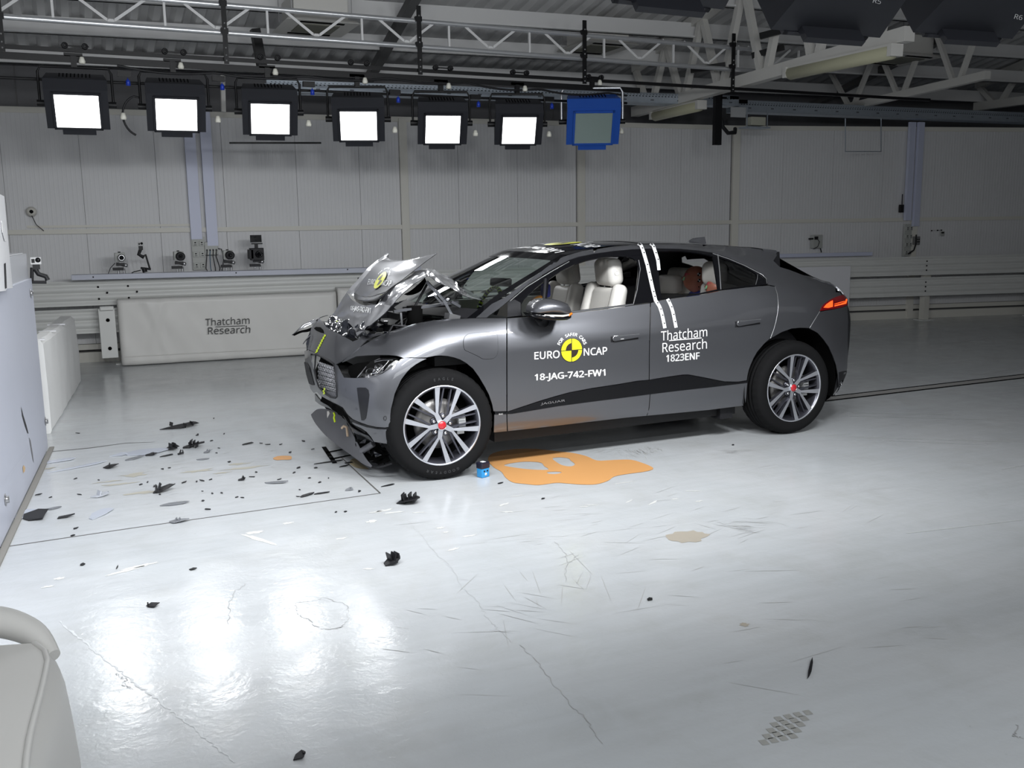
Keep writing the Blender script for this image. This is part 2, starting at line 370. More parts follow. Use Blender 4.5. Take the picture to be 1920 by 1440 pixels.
def wall_box(name, x0, x1, z0, z1, o0, o1, m, parent=None, bevel=0):
    """box on the wall from x0..x1, z0..z1, standing o0..o1 off it"""
    v = [wl(x0, z0, o0), wl(x1, z0, o0), wl(x1, z0, o1), wl(x0, z0, o1), wl(x0, z1, o0), wl(x1, z1, o0), wl(x1, z1, o1), wl(x0, z1, o1)]
    f = [(3, 2, 1, 0), (4, 5, 6, 7), (0, 1, 5, 4), (1, 2, 6, 5), (2, 3, 7, 6), (3, 0, 4, 7)]
    o = mesh(name, [p for p in v], f, m, parent)
    if bevel: b_ = o.modifiers.new('b', 'BEVEL'); b_.width = bevel; b_.segments = 2
    return o
for x0, x1 in ((-7, XB), (XB, 21)):
    wall_box('top_trim', x0, x1, 3.16, 3.23, -.02, .02, M_CREAM, wb)
    wall_box('rail', x0, x1, 1.665, 1.725, -.02, .035, M_CREAM, wb)
    wall_box('plinth', x0, x1, 0, .13, -.02, .03, M_CREAM, wb)
    wall_box('plinth_rail', x0, x1, .165, .235, -.02, .035, M_CREAM, wb)
wall_box('conduit', -2.6, -.63, 1.745, 1.775, 0, .02, M_CREAM, wb)
for x, w in ((2.28, .11), (5.045, .12), (XB+.06, .11), (11.0, .10)): wall_box('wall_post', x-w/2, x+w/2, 0, 3.2, 0, .05, M_CREAM, wb)
for x in (2.31, 5.06, XB+.07): wall_box('post_gap_strip', x-.085, x-.068, .24, 3.15, .0, .012, M_SEAM, wb)  # narrow raised grey strip beside each post
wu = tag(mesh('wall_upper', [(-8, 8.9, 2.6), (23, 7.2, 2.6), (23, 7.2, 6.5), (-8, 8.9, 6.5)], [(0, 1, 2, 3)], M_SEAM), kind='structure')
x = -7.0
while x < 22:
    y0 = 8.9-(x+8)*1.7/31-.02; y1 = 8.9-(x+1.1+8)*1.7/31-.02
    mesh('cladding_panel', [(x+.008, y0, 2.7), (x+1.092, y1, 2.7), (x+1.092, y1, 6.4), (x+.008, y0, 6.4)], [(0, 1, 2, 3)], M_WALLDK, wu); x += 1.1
# the hall behind the camera, for the light it sends back
hall = tag(mesh('wall_near', [(-7, -10, 0), (24, -10, 0), (24, -10, 7), (-7, -10, 7)], [(3, 2, 1, 0)], mat('near_wall', (.55, .55, .56), .6)), kind='structure')
tag(mesh('wall_left', [(-7, -10, 0), (-7, 12, 0), (-7, 12, 7), (-7, -10, 7)], [(3, 2, 1, 0)], M_WALL), kind='structure')
tag(mesh('wall_right', [(24, -10, 0), (24, 12, 0), (24, 12, 7), (24, -10, 7)], [(0, 1, 2, 3)], mat('near_wall', (.55, .55, .56), .6)), kind='structure')

# ------------------------------------------------------------------ roof: sloping trapezoidal deck with purlins
EAVE_Y, EAVE_Z, SLOPE = 8.2, 3.95, .20
def roofz(y): return EAVE_Z + (EAVE_Y-y)*SLOPE
v = []; f = []
prof = []
x = -8.0
while x < 24: prof += [(x, 0), (x+.08, 0), (x+.12, .06), (x+.20, .06)]; x += .25
for px_, dz in prof: v += [(px_, 9.2, roofz(9.2)+dz), (px_, -10, roofz(-10)+dz)]
for i in range(len(prof)-1): f.append((2*i, 2*i+1, 2*i+3, 2*i+2))
ceil_ = tag(mesh('ceiling', v, f, M_DECK), kind='structure')
for k in range(12):
    y = 7.9-k*.98
    m_ = MB(); z = roofz(y)
    yy0, yy1 = y+.62, y-1.9
    m_.add([(-8, y+.62, z-.02), (24, y-1.9, z-.02), (24, y-1.9-.05, z-.02), (-8, y+.57, z-.02), (-8, y+.62, z-.22), (24, y-1.9, z-.22), (24, y-1.95, z-.22), (-8, y+.57, z-.22)], [(3, 2, 1, 0), (4, 5, 6, 7), (0, 1, 5, 4), (1, 2, 6, 5), (2, 3, 7, 6), (3, 0, 4, 7)])
    m_.add([(-8, y+.62, z-.20), (24, y-1.9, z-.20), (24, y-2.02, z-.20), (-8, y+.50, z-.20), (-8, y+.62, z-.22), (24, y-1.9, z-.22), (24, y-2.02, z-.22), (-8, y+.50, z-.22)], [(3, 2, 1, 0), (4, 5, 6, 7), (0, 1, 5, 4), (1, 2, 6, 5), (2, 3, 7, 6), (3, 0, 4, 7)])
    m_.build('purlin', M_PURLIN, ceil_)
for px_ in (2.0, 10.2):
    m_ = MB(); m_.bar((px_, 8.9, roofz(8.9)-.30), (px_-1.2, -6, roofz(-6)-.30), .12, .10); m_.build('roof_brace', mat('dark_rafter', (.10, .10, .10), .6), ceil_)

# lattice roof trusses in white square tube, perpendicular to the back wall
def roof_truss(name, label, p0, p1, zc0, zc1, w, pitch=.95):
    t = empty(name, label, 'truss', loc=p0)
    def q(s, z): return Vector(p0)*(1-s)+Vector(p1)*s
    a, b_ = Vector(p0), Vector(p1); n = max(2, round((b_-a).length/pitch)); L0 = -Vector(p0)
    MB().bar(a+L0, b_+L0, w, w*1.1).build('bottom_chord', M_WSTEEL, t)
    ta = Vector((a.x, a.y, roofz(a.y)-.1)); tb = Vector((b_.x, b_.y, roofz(b_.y)-.1))
    MB().bar(ta+L0, tb+L0, w, w*1.1).build('top_chord', M_WSTEEL, t)
    for k in range(n):
        s0, s1, sm = k/n, (k+1)/n, (k+.5)/n
        bot = a.lerp(b_, sm)+L0
        MB().bar(bot-(b_-a).normalized()*.05, ta.lerp(tb, s0)+L0, w*.62, w*.62).build('web_member', M_WSTEEL, t)
        MB().bar(bot+(b_-a).normalized()*.05, ta.lerp(tb, s1)+L0, w*.62, w*.62).build('web_member', M_WSTEEL, t)
    return t
tr1 = roof_truss('roof_truss', 'white box-section lattice truss running overhead right of the blue lamp', (6.0, 7.15, 3.40), (5.55, 1.4, 3.50), 0, 0, .13)
a_, b_ = aX(1640, 198, 13.5), aX(1918, 180, 13.3)
tr2 = roof_truss('roof_truss', 'second white lattice truss, further back at the right edge', (13.2, 6.9, 3.72), (12.9, 3.0, 3.66), 0, 0, .13)
tr3 = roof_truss('roof_truss', 'white lattice truss between the two longer ones, half in the dark', (9.6, 6.8, 3.50), (9.4, 3.6, 3.62), 0, 0, .10)
# strip lamps
def batten(label, c0, c1):
    t = empty('batten_light', label, 'light', loc=c0); L0 = -Vector(c0); a, b = Vector(c0)+L0, Vector(c1)+L0
    d = (b-a).normalized()
    MB().bar(a+Vector((0, 0, .05)), b+Vector((0, 0, .05)), .10, .05).build('gear_tray', M_WSTEEL, t)
    m_ = MB(); m_.tube([a, a+d*.03, b-d*.03, b], [.04, .075, .075, .04], 12); o = m_.build('diffuser', M_TUBE, t)
    for p in (a, b): MB().bar(p-d*.03+Vector((0, 0, .01)), p+d*.03+Vector((0, 0, .01)), .15, .12).build('end_cap', M_WSTEEL, t)
    for s in (.2, .8):
        p = a.lerp(b, s); MB().bar(p+Vector((0, 0, .07)), p+Vector((0, 0, .17)), .012).build('bracket', M_STEEL, t)
    return t
batten('long fluorescent batten light with yellowed cover hung under the white truss', aX(1480, 138, 5.66), aX(1678, 96, 5.5))
batten('dim batten light half hidden behind the cable tray', (6.0, 6.6, 3.28), (5.9, 5.3, 3.28))

# ------------------------------------------------------------------ lighting truss (two tubes, bent flat web), hangers and lamp rail, all along x at y=4.2
TY, TZ0, TZ1, RZ = 4.2, 3.605, 3.865, 3.345
lt = empty('lighting_truss', 'silver two-tube lattice truss running across above the floodlights', 'truss', loc=(0, TY, TZ0))
M_WEB = mat('truss_web_white', (.60, .60, .60), .4)
for z, nm in ((TZ0, 'lower_tube'), (TZ1, 'upper_tube')):
    MB().tube([(-4.0, 0, z-TZ0), (6.1, 0, z-TZ0-.03)], .026, 12).build(nm, M_SILVER, lt)
x = -3.9
while x < 5.9:
    m_ = MB(); h = TZ1-TZ0
    for p, q in (((x, h), (x+.31, .03)), ((x+.31, .03), (x+.37, .03)), ((x+.37, .03), (x+.68, h))): m_.bar((p[0], 0, p[1]), (q[0], 0, q[1]), .022, .008, (0, 1, 0)) if 0 else m_.bar((p[0], 0, p[1]), (q[0], 0, q[1]), .026, .012, (0, 1, 0))
    m_.build('web_zigzag', M_WEB, lt)
    MB().bar((x+.82, 0, 0), (x+.82, 0, h), .022, .022).build('web_post', M_WEB, lt)
    x += .97
for X0, hx in ((0, aY(2, 60, TY).x), (1, aY(420, 60, TY).x), (2, aY(783, 60, TY).x), (3, aY(1092, 80, TY).x), (4, aY(1370, 120, TY).x)):
    t = empty('hanger', ['black drilled hanger strap at the left edge', 'black drilled hanger strap above the third floodlight', 'black drilled hanger strap between the fourth and fifth floodlights', 'black drilled hanger strap above the blue floodlight', 'black drilled hanger strap at the right end of the lamp rail'][X0], 'hanger', loc=(hx, TY-.05, RZ), group='hangers of the lamp rail')
    MB().box((0, 0, .30), (.045, .02, .70)).build('strap', M_BLACKST, t)
    MB().box((0, .02, .26), (.07, .05, .05)).build('clamp', M_BLACKST, t); MB().box((0, .02, .52), (.07, .05, .05)).build('clamp', M_BLACKST, t)
    for z in (-.02, .03, .10, .28, .33, .55): MB().lathe([(0, -.016), (.008, -.014), (.009, -.010)], 8, M=Matrix.Translation((0, 0, z))).build('bolt', M_STEEL, t)
rail = empty('lamp_rail', 'black double rail carrying the floodlights on small trolleys', 'rail', loc=(0, TY, RZ))
MB().bar((-4, 0, 0), (9, 0, 0), .035, .035).build('upper_bar', M_BLACKST, rail); MB().bar((-4, 0, -.075), (4.2, 0, -.085), .03, .06).build('lower_bar', M_BLACKST, rail)
MB().tube([(-4, .12, -.26), (-1, .12, -.25), (2, .12, -.24), (4.1, .12, -.22)], .014, 8).build('cable_tube', M_BLACKST, rail)
cab = empty('power_cable', 'black power cable drooping along the lamp rail', 'cable', loc=(0, TY, RZ))
pts = []
for i in range(90):
    s = i/89; x = -1.6+s*5.6; pts.append((x, -.04, -.12-.035*abs(math.sin(s*PI*6.3))-.02*math.sin(s*9)))
MB().tube(pts, .012, 6).build('cable', M_BLACKP, cab)

def floodlight(i, p, pose, label, lit=True, blue=False, near=False, group=None):
    yaw, tilt = pose
    t = empty('floodlight', label, 'floodlight', loc=p, group=group)
    H = empty('housing_pivot', parent=t) if 0 else None
    LS = 1.0 if (near or blue) else .87; SM = Matrix.Scale(LS, 4)
    R_ = (Matrix.Rotation(yaw, 4, 'Z') @ Matrix.Rotation(tilt, 4, 'X') @ SM)
    Ry = Matrix.Rotation(yaw, 4, 'Z') @ Matrix.Diagonal((LS, 1, 1, 1))
    mb = M_BLUE if blue else M_LAMPBODY
    m_ = MB()    # housing: front flange, tapering body, louvred top
    w, h, d = .31, .26, .15
    pro = [(-d, -h+.02), (-d, h-.06), (-.06, h+.02), (.17, h-.02), (.20, h-.10), (.20, -h+.12), (.10, -h+.02)]
    v = [(-w, y, z) for y, z in pro] + [(w, y, z) for y, z in pro]; n = len(pro)
    v = [((x*(1 if y < 0 else .90)), y, z) for x, y, z in v]
    f = [tuple(range(n))[::-1], tuple(range(n, 2*n))] + [(k, (k+1) % n, (k+1) % n+n, k+n) for k in range(n)]
    m_.add(v, f, False, R_); hs = m_.build('housing', mb, t)
    # face frame, recessed glass
    fr = MB(); fx, fz = .215, .185; zc = -.035
    for a in ((0, zc+fz+.012, 2*fx+.05, .024), (0, zc-fz-.012, 2*fx+.05, .024)): fr.box((a[0], -d-.010, a[1]), (a[2], .02, a[3]), R_)
    for sx in (-1, 1): fr.box((sx*(fx+.012), -d-.010, zc), (.024, .02, 2*fz+.048), R_)
    fr.build('bezel', mb if not blue else M_BLUE, t)
    g = MB(); g.box((0, -d-.004, zc), (2*fx, .006, 2*fz), R_); g.build('lamp_glass', M_LAMPFACE if lit else M_LAMPOFF, t)
    MB().box((0, -d+.02, -h-.015), (.33, .03, .07), R_).build('bottom_flap', mb, t)
    lv = MB()
    for a in range(9):
        for b_ in range(4): lv.box((-.15+a*.037, .03+b_*.035, h+.008-b_*.006), (.010, .022, .006), R_)
    lv.build('louvre', M_BLACKM, t)['kind'] = 'stuff'
    # yoke
    y_ = MB(); top = .36 if LS == 1 else .31
    ym = M_SILVER if blue else M_BLACKST
    y_.tube([(-.36, 0, -.02), (-.36, 0, top-.05), (-.33, 0, top), (.33, 0, top), (.36, 0, top-.05), (.36, 0, -.02)], .014, 8, True, Ry); y_.build('yoke', ym, t)
    for sx in (-1, 1): MB().tube([(sx*.29, 0, -.02), (sx*.39, 0, -.02)], .03, 10, True, Ry).build('pivot_knob', M_BLACKST, t)
    c = MB(); c.box((0, 0, top+.05), (.05, .04, .10)); c.box((0, 0, top+.11), (.16, .03, .03)); c.build('clamp', M_BLACKST, t)
    tr = MB()
    for sx in (-.085, .085): tr.lathe([(.012, -.02), (.028, -.02), (.028, .02), (.012, .02)], 14, M=Matrix.Translation((sx+.02, -.03, RZ-p[2]+.035)), close=True)
    tr.build('trolley_wheel', M_BLACKST, t)
    MB().bar((-.10, -.03, RZ-p[2]+.035), (.14, -.03, RZ-p[2]+.035), .012).build('trolley_bar', M_BLACKST, t)
    MB().lathe([(0, -.03), (.025, -.03), (.03, -.01), (.018, .03), (0, .035)], 12, axis='Z', M=Matrix.Translation((.07, -.06, top+.055))).build('insulator', M_PORC, t)
    MB().lathe([(0, -.03), (.025, -.03), (.03, -.01), (.018, .03), (0, .035)], 12, axis='Z', M=Matrix.Translation((.39, -.02, -.12))).build('insulator', M_PORC, t)
    if not blue and not near:
        MB().box((.43, .06, top-.03), (.12, .05, .05)).build('connector', M_BLACKST, t)
        MB().lathe([(0, -.03), (.022, -.028), (.02, .02), (.006, .03), (0, .05)], 10, axis='Z', M=Matrix.Translation((.46, .04, top-.11))).build('plug', M_BLUEPLUG, t)
    if lit: flood_light(p, yaw, tilt, POW_NEAR if near else POW_FAR)
    return t
ords = ['first', 'second', 'third', 'fourth', 'fifth', 'sixth']
FAR_T = []
for i, p in enumerate(FAR_LAMPS):
    FAR_T.append(floodlight(i, p, FAR_POSE[i], f'{ords[i]} lit black floodlight from the left, hanging from the lamp rail', group='lit floodlights on the far rail'))
floodlight(6, BLUE_LAMP, (-.40, .5), 'unlit blue floodlight hanging at the right end of the lit row', lit=False, blue=True)
NEAR_T = []
for i, p in enumerate(NEAR_LAMPS):
    NT = floodlight(i, p, NEAR_POSE[i], ['black floodlight of the near row, out of the picture', 'black floodlight of the near row, out of the picture', 'black floodlight of the near row, out of the picture', 'black floodlight seen from behind at the top edge, above the cable tray bend', 'back of a black floodlight, chalk mark R5, top edge right', 'back of a black floodlight, chalk mark R6, top right corner'][i], near=True, group='black floodlights of the near rail'); NEAR_T.append(NT)
nr = empty('lamp_rail', 'black lamp rail of the near row, above the picture', 'rail', loc=(0, -2.3, RZ))
MB().bar((-4, 0, 0), (6, 0, 0), .035, .035).build('upper_bar', M_BLACKST, nr)
# loop of cable left of the second lamp, thin bar behind the third
lc = empty('cable_loop', 'black cable hanging in a loop beside the second floodlight', 'cable', loc=(-1.1, 4.25, 2.9))
MB().tube([(-.30+.0, 0, .05)]+[(-.32-.16*math.sin(t)*1, 0, -.12+.19*math.cos(t)) for t in np.linspace(.3, 2.8, 14)], .011, 6).build('cable', M_BLACKP, lc)
bb = aY(430, 268, 6.2); be = aY(602, 268, 6.2)
tag(MB().bar(bb, be, .02, .02).build('thin_bar', M_BLACKST), 'thin black horizontal bar behind the third floodlight', 'bar')

# ------------------------------------------------------------------ perforated cable trays in front of the upper wall
def tray(label, a, b, h=.11, w=.30):
    a, b = Vector(a), Vector(b); t = empty('cable_tray', label, 'cable tray', loc=a); d = (b-a); L_ = d.length; d.normalize(); n = Vector((-d.y, d.x, 0)).normalized()
    Mx = Matrix((d, n, Vector((0, 0, 1)))).transposed().to_4x4()
    m_ = MB(); m_.box((L_/2, 0, 0), (L_, .004, h), Mx); m_.box((L_/2, .008, h/2), (L_, .02, .008), Mx); m_.box((L_/2, .008, -h/2), (L_, .02, .008), Mx); m_.build('near_side', M_GALV, t)
    m_ = MB(); m_.box((L_/2, w, 0), (L_, .004, h), Mx); m_.build('far_side', M_GALV, t)
    m_ = MB(); m_.box((L_/2, w/2, -h/2+.004), (L_, w, .006), Mx); m_.build('tray_floor', M_GALV, t)
    s = MB(); x = .05
    while x < L_-.05: s.box((x, -.003, .022), (.022, .003, .010), Mx); s.box((x+.01, -.003, .045), (.018, .003, .006), Mx); x += .05
    o = s.build('perforation', M_BLACKM, t); o['kind'] = 'stuff'
    s = MB(); x = .2
    while x < L_: s.box((x, -.006, -.028), (.05, .006, .016), Mx); x += .42
    s.build('coupler', mat('dark_galv', (.14, .15, .17), .5, .5), t)
    return t
tray('galvanised perforated cable tray running behind the floodlights', aZ(500, 160, 3.42), aZ(1385, 189, 3.42), .13)
tray('second galvanised cable tray carrying on to the right edge', aZ(1385, 198, 3.40), aZ(1960, 222, 3.42), .16)
MB()
t = empty('tray_joint', 'black bolted joint where the two cable trays meet', 'joint', loc=aZ(1385, 188, 3.42)+Vector((0, -.03, 0)))
MB().box((-.10, 0, .03), (.14, .02, .04)).build('plate', M_BLACKM, t); MB().box((.06, 0, -.02), (.14, .02, .05)).build('plate', M_BLACKM, t)
# hanging black channel, junction box on its bracket, cable
c = aY(1344, 150, 5.0); c2 = aY(1344, 272, 5.0)
t = empty('channel_post', 'black steel channel hanging below the end of the cable tray', 'channel', loc=c2)
MB().box((0, 0, (c.z-c2.z)/2), (.11, .06, c.z-c2.z)).build('channel', M_BLACKST, t)
MB().box((.08, -.02, .62), (.10, .02, .03)).build('bracket', M_BLACKST, t)
c = aY(1417, 228, 5.6)
t = empty('junction_box', 'cream junction box on a grey bracket under the cable tray', 'box', loc=c)
MB().box((0, 0, .0), (.26, .14, .12)).build('body', mat('cream_box', (.42, .42, .35), .5), t, .008); MB().box((-.02, 0, -.09), (.42, .20, .02)).build('shelf', M_GALV, t)
for sx in (-.2, .17): MB().bar((sx, -.05, -.10), (sx, -.05, .22), .012).build('hanging_rod', M_GALV, t)
MB().box((-.32, .0, .12), (.26, .02, .14)).build('side_plate', mat('pale_plate', (.40, .41, .42), .5), t)
t = empty('flex_conduit', 'thick black flexible conduit drooping beside the black channel', 'conduit', loc=aY(1352, 235, 5.2))
MB().tube([(0, 0, .10), (.03, 0, -.02), (.12, 0, -.10), (.24, 0, -.09), (.32, .1, -.03)], .028, 10).build('conduit', M_BLACKP, t)
# U-shaped rod
p = [aY(1585, 222, 5.9), aY(1585, 284, 5.9), aY(1652, 284, 5.9), aY(1652, 222, 5.9)]
tag(MB().tube(p, .009, 6).build('hanging_frame', M_GALV), 'thin U-shaped grey rod hanging against the wall, right', 'rod')
for nm, lab, q, yy in (('unistrut', 'black slotted bracket clamped low on the white truss webs', ((1410, 105), (1470, 88)), 4.0), ('unistrut', 'black slotted bracket clamped high on the white truss webs', ((1425, 68), (1485, 52)), 3.6), ('unistrut', 'black bracket beam above the hanging black channel', ((1295, 132), (1360, 122)), 4.9)):
    a, b_ = aY(*q[0], yy), aY(*q[1], yy-.3); tag(MB().bar(a, b_, .05, .07).build('slotted_bracket', M_BLACKST), lab, 'bracket')

# ceiling cassettes
def cassette(label, px0, px1, y):
    c = aY(px0, px1, y); t = empty('ceiling_cassette', label, 'air conditioner', loc=c)
    MB().box((0, 0, .02), (.62, .62, .26)).build('body', M_WSTEEL, t, .01)
    MB().box((0, 0, -.14), (.84, .84, .04), None, (.9, .9)).build('grille_frame', M_WSTEEL, t, .01)
    MB().box((0, 0, -.165), (.46, .46, .012)).build('intake', mat('cassette_intake', (.16, .16, .13), .6), t)
    MB().box((0, -.33, -.162), (.5, .05, .012)).build('air_slot', M_BLACKM, t); MB().box((0, .33, -.162), (.5, .05, .012)).build('air_slot', M_BLACKM, t)
    for sx in (-.34, .34):
        for sy in (-.34, .34): MB().bar((sx, sy, -.05), (sx, sy, roofz(c.y)-c.z), .008).build('drop_rod', M_STEEL, t)
    return t
cassette('white ceiling cassette air unit above the third and fourth floodlights', 590, 26, 5.5)
cassette('white ceiling cassette air unit above the blue floodlight', 1120, 68, 5.9)
cassette('white ceiling cassette air unit in the dark, upper right', 1690, 92, 5.0)
for q, lab in ((((478, 55), (492, 130)), 'black steel upright behind the third floodlight hanger'),):
    a, b_ = aY(*q[0], 6.0), aY(*q[1], 6.0); tag(MB().bar(a, b_, .14, .10).build('steel_upright', M_BLACKST), lab, 'upright')
a, b_ = aY(417, 140, 6.6), aY(419, 210, 6.6); tag(MB().bar(a, b_, .07, .05).build('white_conduit', M_WSTEEL), 'short white conduit beside the second floodlight', 'conduit')

# ------------------------------------------------------------------ trunking, plates, boxes on the wall
t = empty('wall_trunking', 'pair of lavender trunkings behind the second floodlight', 'trunking', loc=wl(-.5, 1.56, .06))
L0 = -t.location
def rel(o, t): o.data.transform(Matrix.Translation(-t.location)); return o
def trunk(px0, px1, px2, px3, z0, name, t, off=.05):
    a0, a1 = aW(px0, z0, off), aW(px1, z0, off); b0, b1 = aW(px2, 250, off), aW(px3, 250, off)
def wbox_px(name, x0, y0, x1, y1, off, th, m, parent, bevel=.003):
    a, b = aW(x0, y1, off), aW(x1, y0, off); c = (a+b)/2
    o = MB().box((0, 0, 0), (abs(b.x-a.x), th, abs(b.z-a.z)), Matrix.Rotation(-HS, 4, 'Z')).build(name, m, parent, bevel)
    o.location = c - (parent.location if parent else Vector()); return o
for (xx, zb, zt) in ((-.585, 1.57, 3.3), (-.385, 1.48, 3.3)):
    p = wl(xx, 0, .06); MB().box((p.x-t.location.x, p.y-t.location.y, (zb+zt)/2-t.location.z), (.14, .05, zt-zb), None).build('trunking', M_LAV, t)
t = empty('wall_trunking', 'pair of lavender trunkings at the far right of the wall', 'trunking', loc=wl(10.7, 1.5, .06))
for (px_, zb, zt) in ((1706, 1.68, 3.3), (1722, 1.58, 3.3)):
    q = onP(px_, 320, (.235, 1, 0), 7.575-HS*XB+.235*XB-.07); MB().box((q.x-t.location.x, wl(q.x, 0, .07).y-t.location.y, (zb+zt)/2-t.location.z), (.13, .05, zt-zb), None).build('trunking', M_LAV, t)

# ------------------------------------------------------------------ sockets, plates, boxes
def aR(px, py, off): return onP(px, py, (.235, 1, 0), 7.575-HS*XB+.235*XB-off)     # on the wall right of the bend
def socket_column(label, px, y0, y1, off=.05):
    a, b = aW(px, y1, off), aW(px, y0, off)
    if px > 1368: a = aR(px, y1, off); b = Vector((a.x, a.y, aR(px, y0, off).z))
    t = empty('socket_column', label, 'sockets', loc=a); h = b.z-a.z
    MB().box((0, 0, h/2), (.17, .03, h)).build('back_board', M_ABSGREY, t)
    n = max(3, int(h/.11))
    for k in range(n):
        for sx in (-.042, .042):
            o = MB().box((0, 0, 0), (.066, .02, .072)).build('socket', M_ABSGREY, t, .003); o.location = (sx, -.022, .06+k*h/n)
            s = MB(); s.box((0, -.012, .010), (.020, .006, .014)); s.box((0, -.012, -.018), (.030, .006, .006)); s.build('socket_hole', M_BLACKM, o)
    return t
socket_column('column of grey power sockets under the left trunking pair', 375, 444, 506)
socket_column('column of grey power sockets under the right trunking pair', 1700, 420, 480)
c = aW(396, 466, .06)
t = empty('control_box', 'grey box with four cables under the right-hand lavender trunking', 'box', loc=c)
MB().box((0, 0, 0), (.17, .05, .17)).build('body', M_ABSGREY, t, .006)
for k in range(4):
    x = -.06+k*.04
    MB().box((x, -.03, -.02), (.018, .02, .022)).build('connector', M_BLACKP, t)
    MB().tube([(x, -.04, -.03), (x-.01, -.05, -.10), (x+.02*(k-1.5), -.05, -.26), (x+.01, -.04, -.36)], .006, 6).build('cable', M_BLACKP if k != 1 else mat('blue_cable', (.05, .12, .2), .5), t)
MB().tube([(.09, 0, -.0), (.13, -.02, -.01), (.15, -.02, -.15), (.11, -.02, -.34)], .006, 6).build('cable', M_BLACKP, t)
cc = aW(365, 440, .05); t = empty('looped_cable', 'thin black cable looping from the wall rail to the sockets', 'cable', loc=cc)
MB().tube([(-.02, 0, .09), (-.03, 0, .03), (.0, 0, -.04), (.02, -.01, -.10), (-.02, -.01, -.16), (.02, -.01, -.22), (.10, -.01, -.23), (.16, -.01, -.17)], .006, 6).build('cable', M_BLACKP, t)
c = aW(59, 397, .06); t = empty('sensor_dome', 'small round white dome sensor high on the wall, far left', 'sensor', loc=c)
MB().lathe([(0, -.05), (.035, -.05), (.05, -.02), (.062, .0), (.062, .02)], 20).build('dome', M_CREAM, t); MB().lathe([(0, -.062), (.022, -.06), (.024, -.045)], 14).build('lens', M_BLACKG, t)
MB().tube([(0, -.03, -.05), (.04, -.03, -.16), (.12, -.02, -.24)], .005, 6).build('cable', M_BLACKP, t)
c = aW(1530, 453, .06); c = wl(c.x, c.z+.0, .1)
c = aR(1531, 453, .06)
t = empty('electrical_box', 'grey wall box with plugged black leads behind the car tail', 'box', loc=c)
MB().box((0, 0, 0), (.20, .07, .22)).build('body', M_ABSGREY, t, .006); MB().box((-.05, -.045, .06), (.06, .03, .05)).build('connector', M_BLACKP, t); MB().box((-.14, -.02, .05), (.08, .03, .025)).build('plug', M_BLACKP, t)
MB().tube([(-.05, -.06, .06), (-.01, -.08, .0), (-.04, -.08, -.08), (-.11, -.05, -.12)], .006, 6).build('cable', M_BLACKP, t); MB().tube([(.06, -.03, -.11), (.08, -.04, -.18)], .009, 6).build('cable', M_BLACKP, t)
c = aR(1690, 391, .06); t = empty('radio_unit', 'black radio receiver with an aerial on the wall, far right', 'receiver', loc=c)
MB().box((0, 0, 0), (.075, .05, .13)).build('body', M_BLACKP, t, .006); MB().bar((.01, 0, .06), (.01, 0, .24), .010).build('aerial', M_BLACKP, t)
c = aR(1718, 451, .06); t = empty('switch_box', 'small dark grey switch box beside the right-hand sockets', 'box', loc=c)
MB().box((0, 0, 0), (.13, .05, .14)).build('body', mat('switch_grey', (.20, .20, .20), .5), t, .006)
for k in range(6): MB().box((-.035+.035*(k % 3), -.03, .02-.04*(k//3)), (.014, .012, .016)).build('button', M_BLACKM, t)
MB().tube([(-.05, -.04, .10), (-.06, -.05, -.06), (-.10, -.05, -.16), (-.20, -.03, -.22)], .012, 8).build('cable', M_BLACKP, t)
c = aR(1767, 438, .04); t = empty('wall_plate', 'small grey notice plate with three studs beside it, far right wall', 'plate', loc=c)
MB().box((0, 0, 0), (.09, .01, .08)).build('plate', M_ABSGREY, t); MB().box((0, -.008, .015), (.06, .006, .022)).build('window', M_BLACKM, t)
for dx, dz in ((-.26, .055), (-.12, .058), (-.03, .06)): MB().box((dx, 0, dz), (.018, .015, .018)).build('stud', M_BLACKM, t)
MB().bar((-.26, 0, .055), (-.03, 0, .06), .003).build('wire', M_BLACKM, t)
w_ = wall_box('lavender_ledge', 8.0, 10.2, 1.10, 1.16, .02, .10, M_LAV); tag(w_, 'lavender ledge along the wall just above the guardrail behind the car', 'ledge')

# ------------------------------------------------------------------ guardrails
def guardrail(label, x0, x1, zc, off, n=40, group='guardrails along the back wall'):
    h = .31; prof = []
    for k in range(25):
        s = k/24; z = -h/2+h*s
        prof.append((z, .038*abs(math.cos(3*PI*s))**.8*1.0 + 0))
    v = []; f = []; xs = [x0+(x1-x0)*i/n for i in range(n+1)]
    for x in xs:
        for z, o in prof: v.append(wl(x, zc+z, off+o))
    m_ = len(prof)
    for i in range(n):
        for k in range(m_-1): f.append((i*m_+k, (i+1)*m_+k, (i+1)*m_+k+1, i*m_+k+1))
    t = empty('guardrail', label, 'guardrail', loc=wl(x0, 0, off), group=group); L0 = t.location
    mesh('beam', [p-L0 for p in v], f, M_GUARD, t, True)
    return t
gu = guardrail('white painted upper guardrail beam along the back wall', -6.5, 14.8, .925, .42)
gl = guardrail('white painted lower guardrail beam along the back wall', -2.9, 14.8, .575, .42)
for t, z, xs in ((gu, .925, (-1.85, -1.5, 1.45, 2.2, 3.0, 5.2, 7.6, 10.9, 12.9, 13.3)), (gl, .575, (10.9, 12.9, 13.3, -1.3))):
    for x in xs:
        for dz in (-.075, 0, .075):
            if dz == 0 and x < 2: p = wl(x+.1, z, .47)
            else: p = wl(x, z+dz, .455)
            MB().lathe([(0, -.012), (.012, -.008), (.014, 0)], 8, M=Matrix.Translation(p-t.location)).build('bolt_slot', M_BLACKST, t)
posts = [-1.62, -.93, 1.2, 3.2, 5.2, 7.2, 9.1, 11.0, 13.1, 14.7]
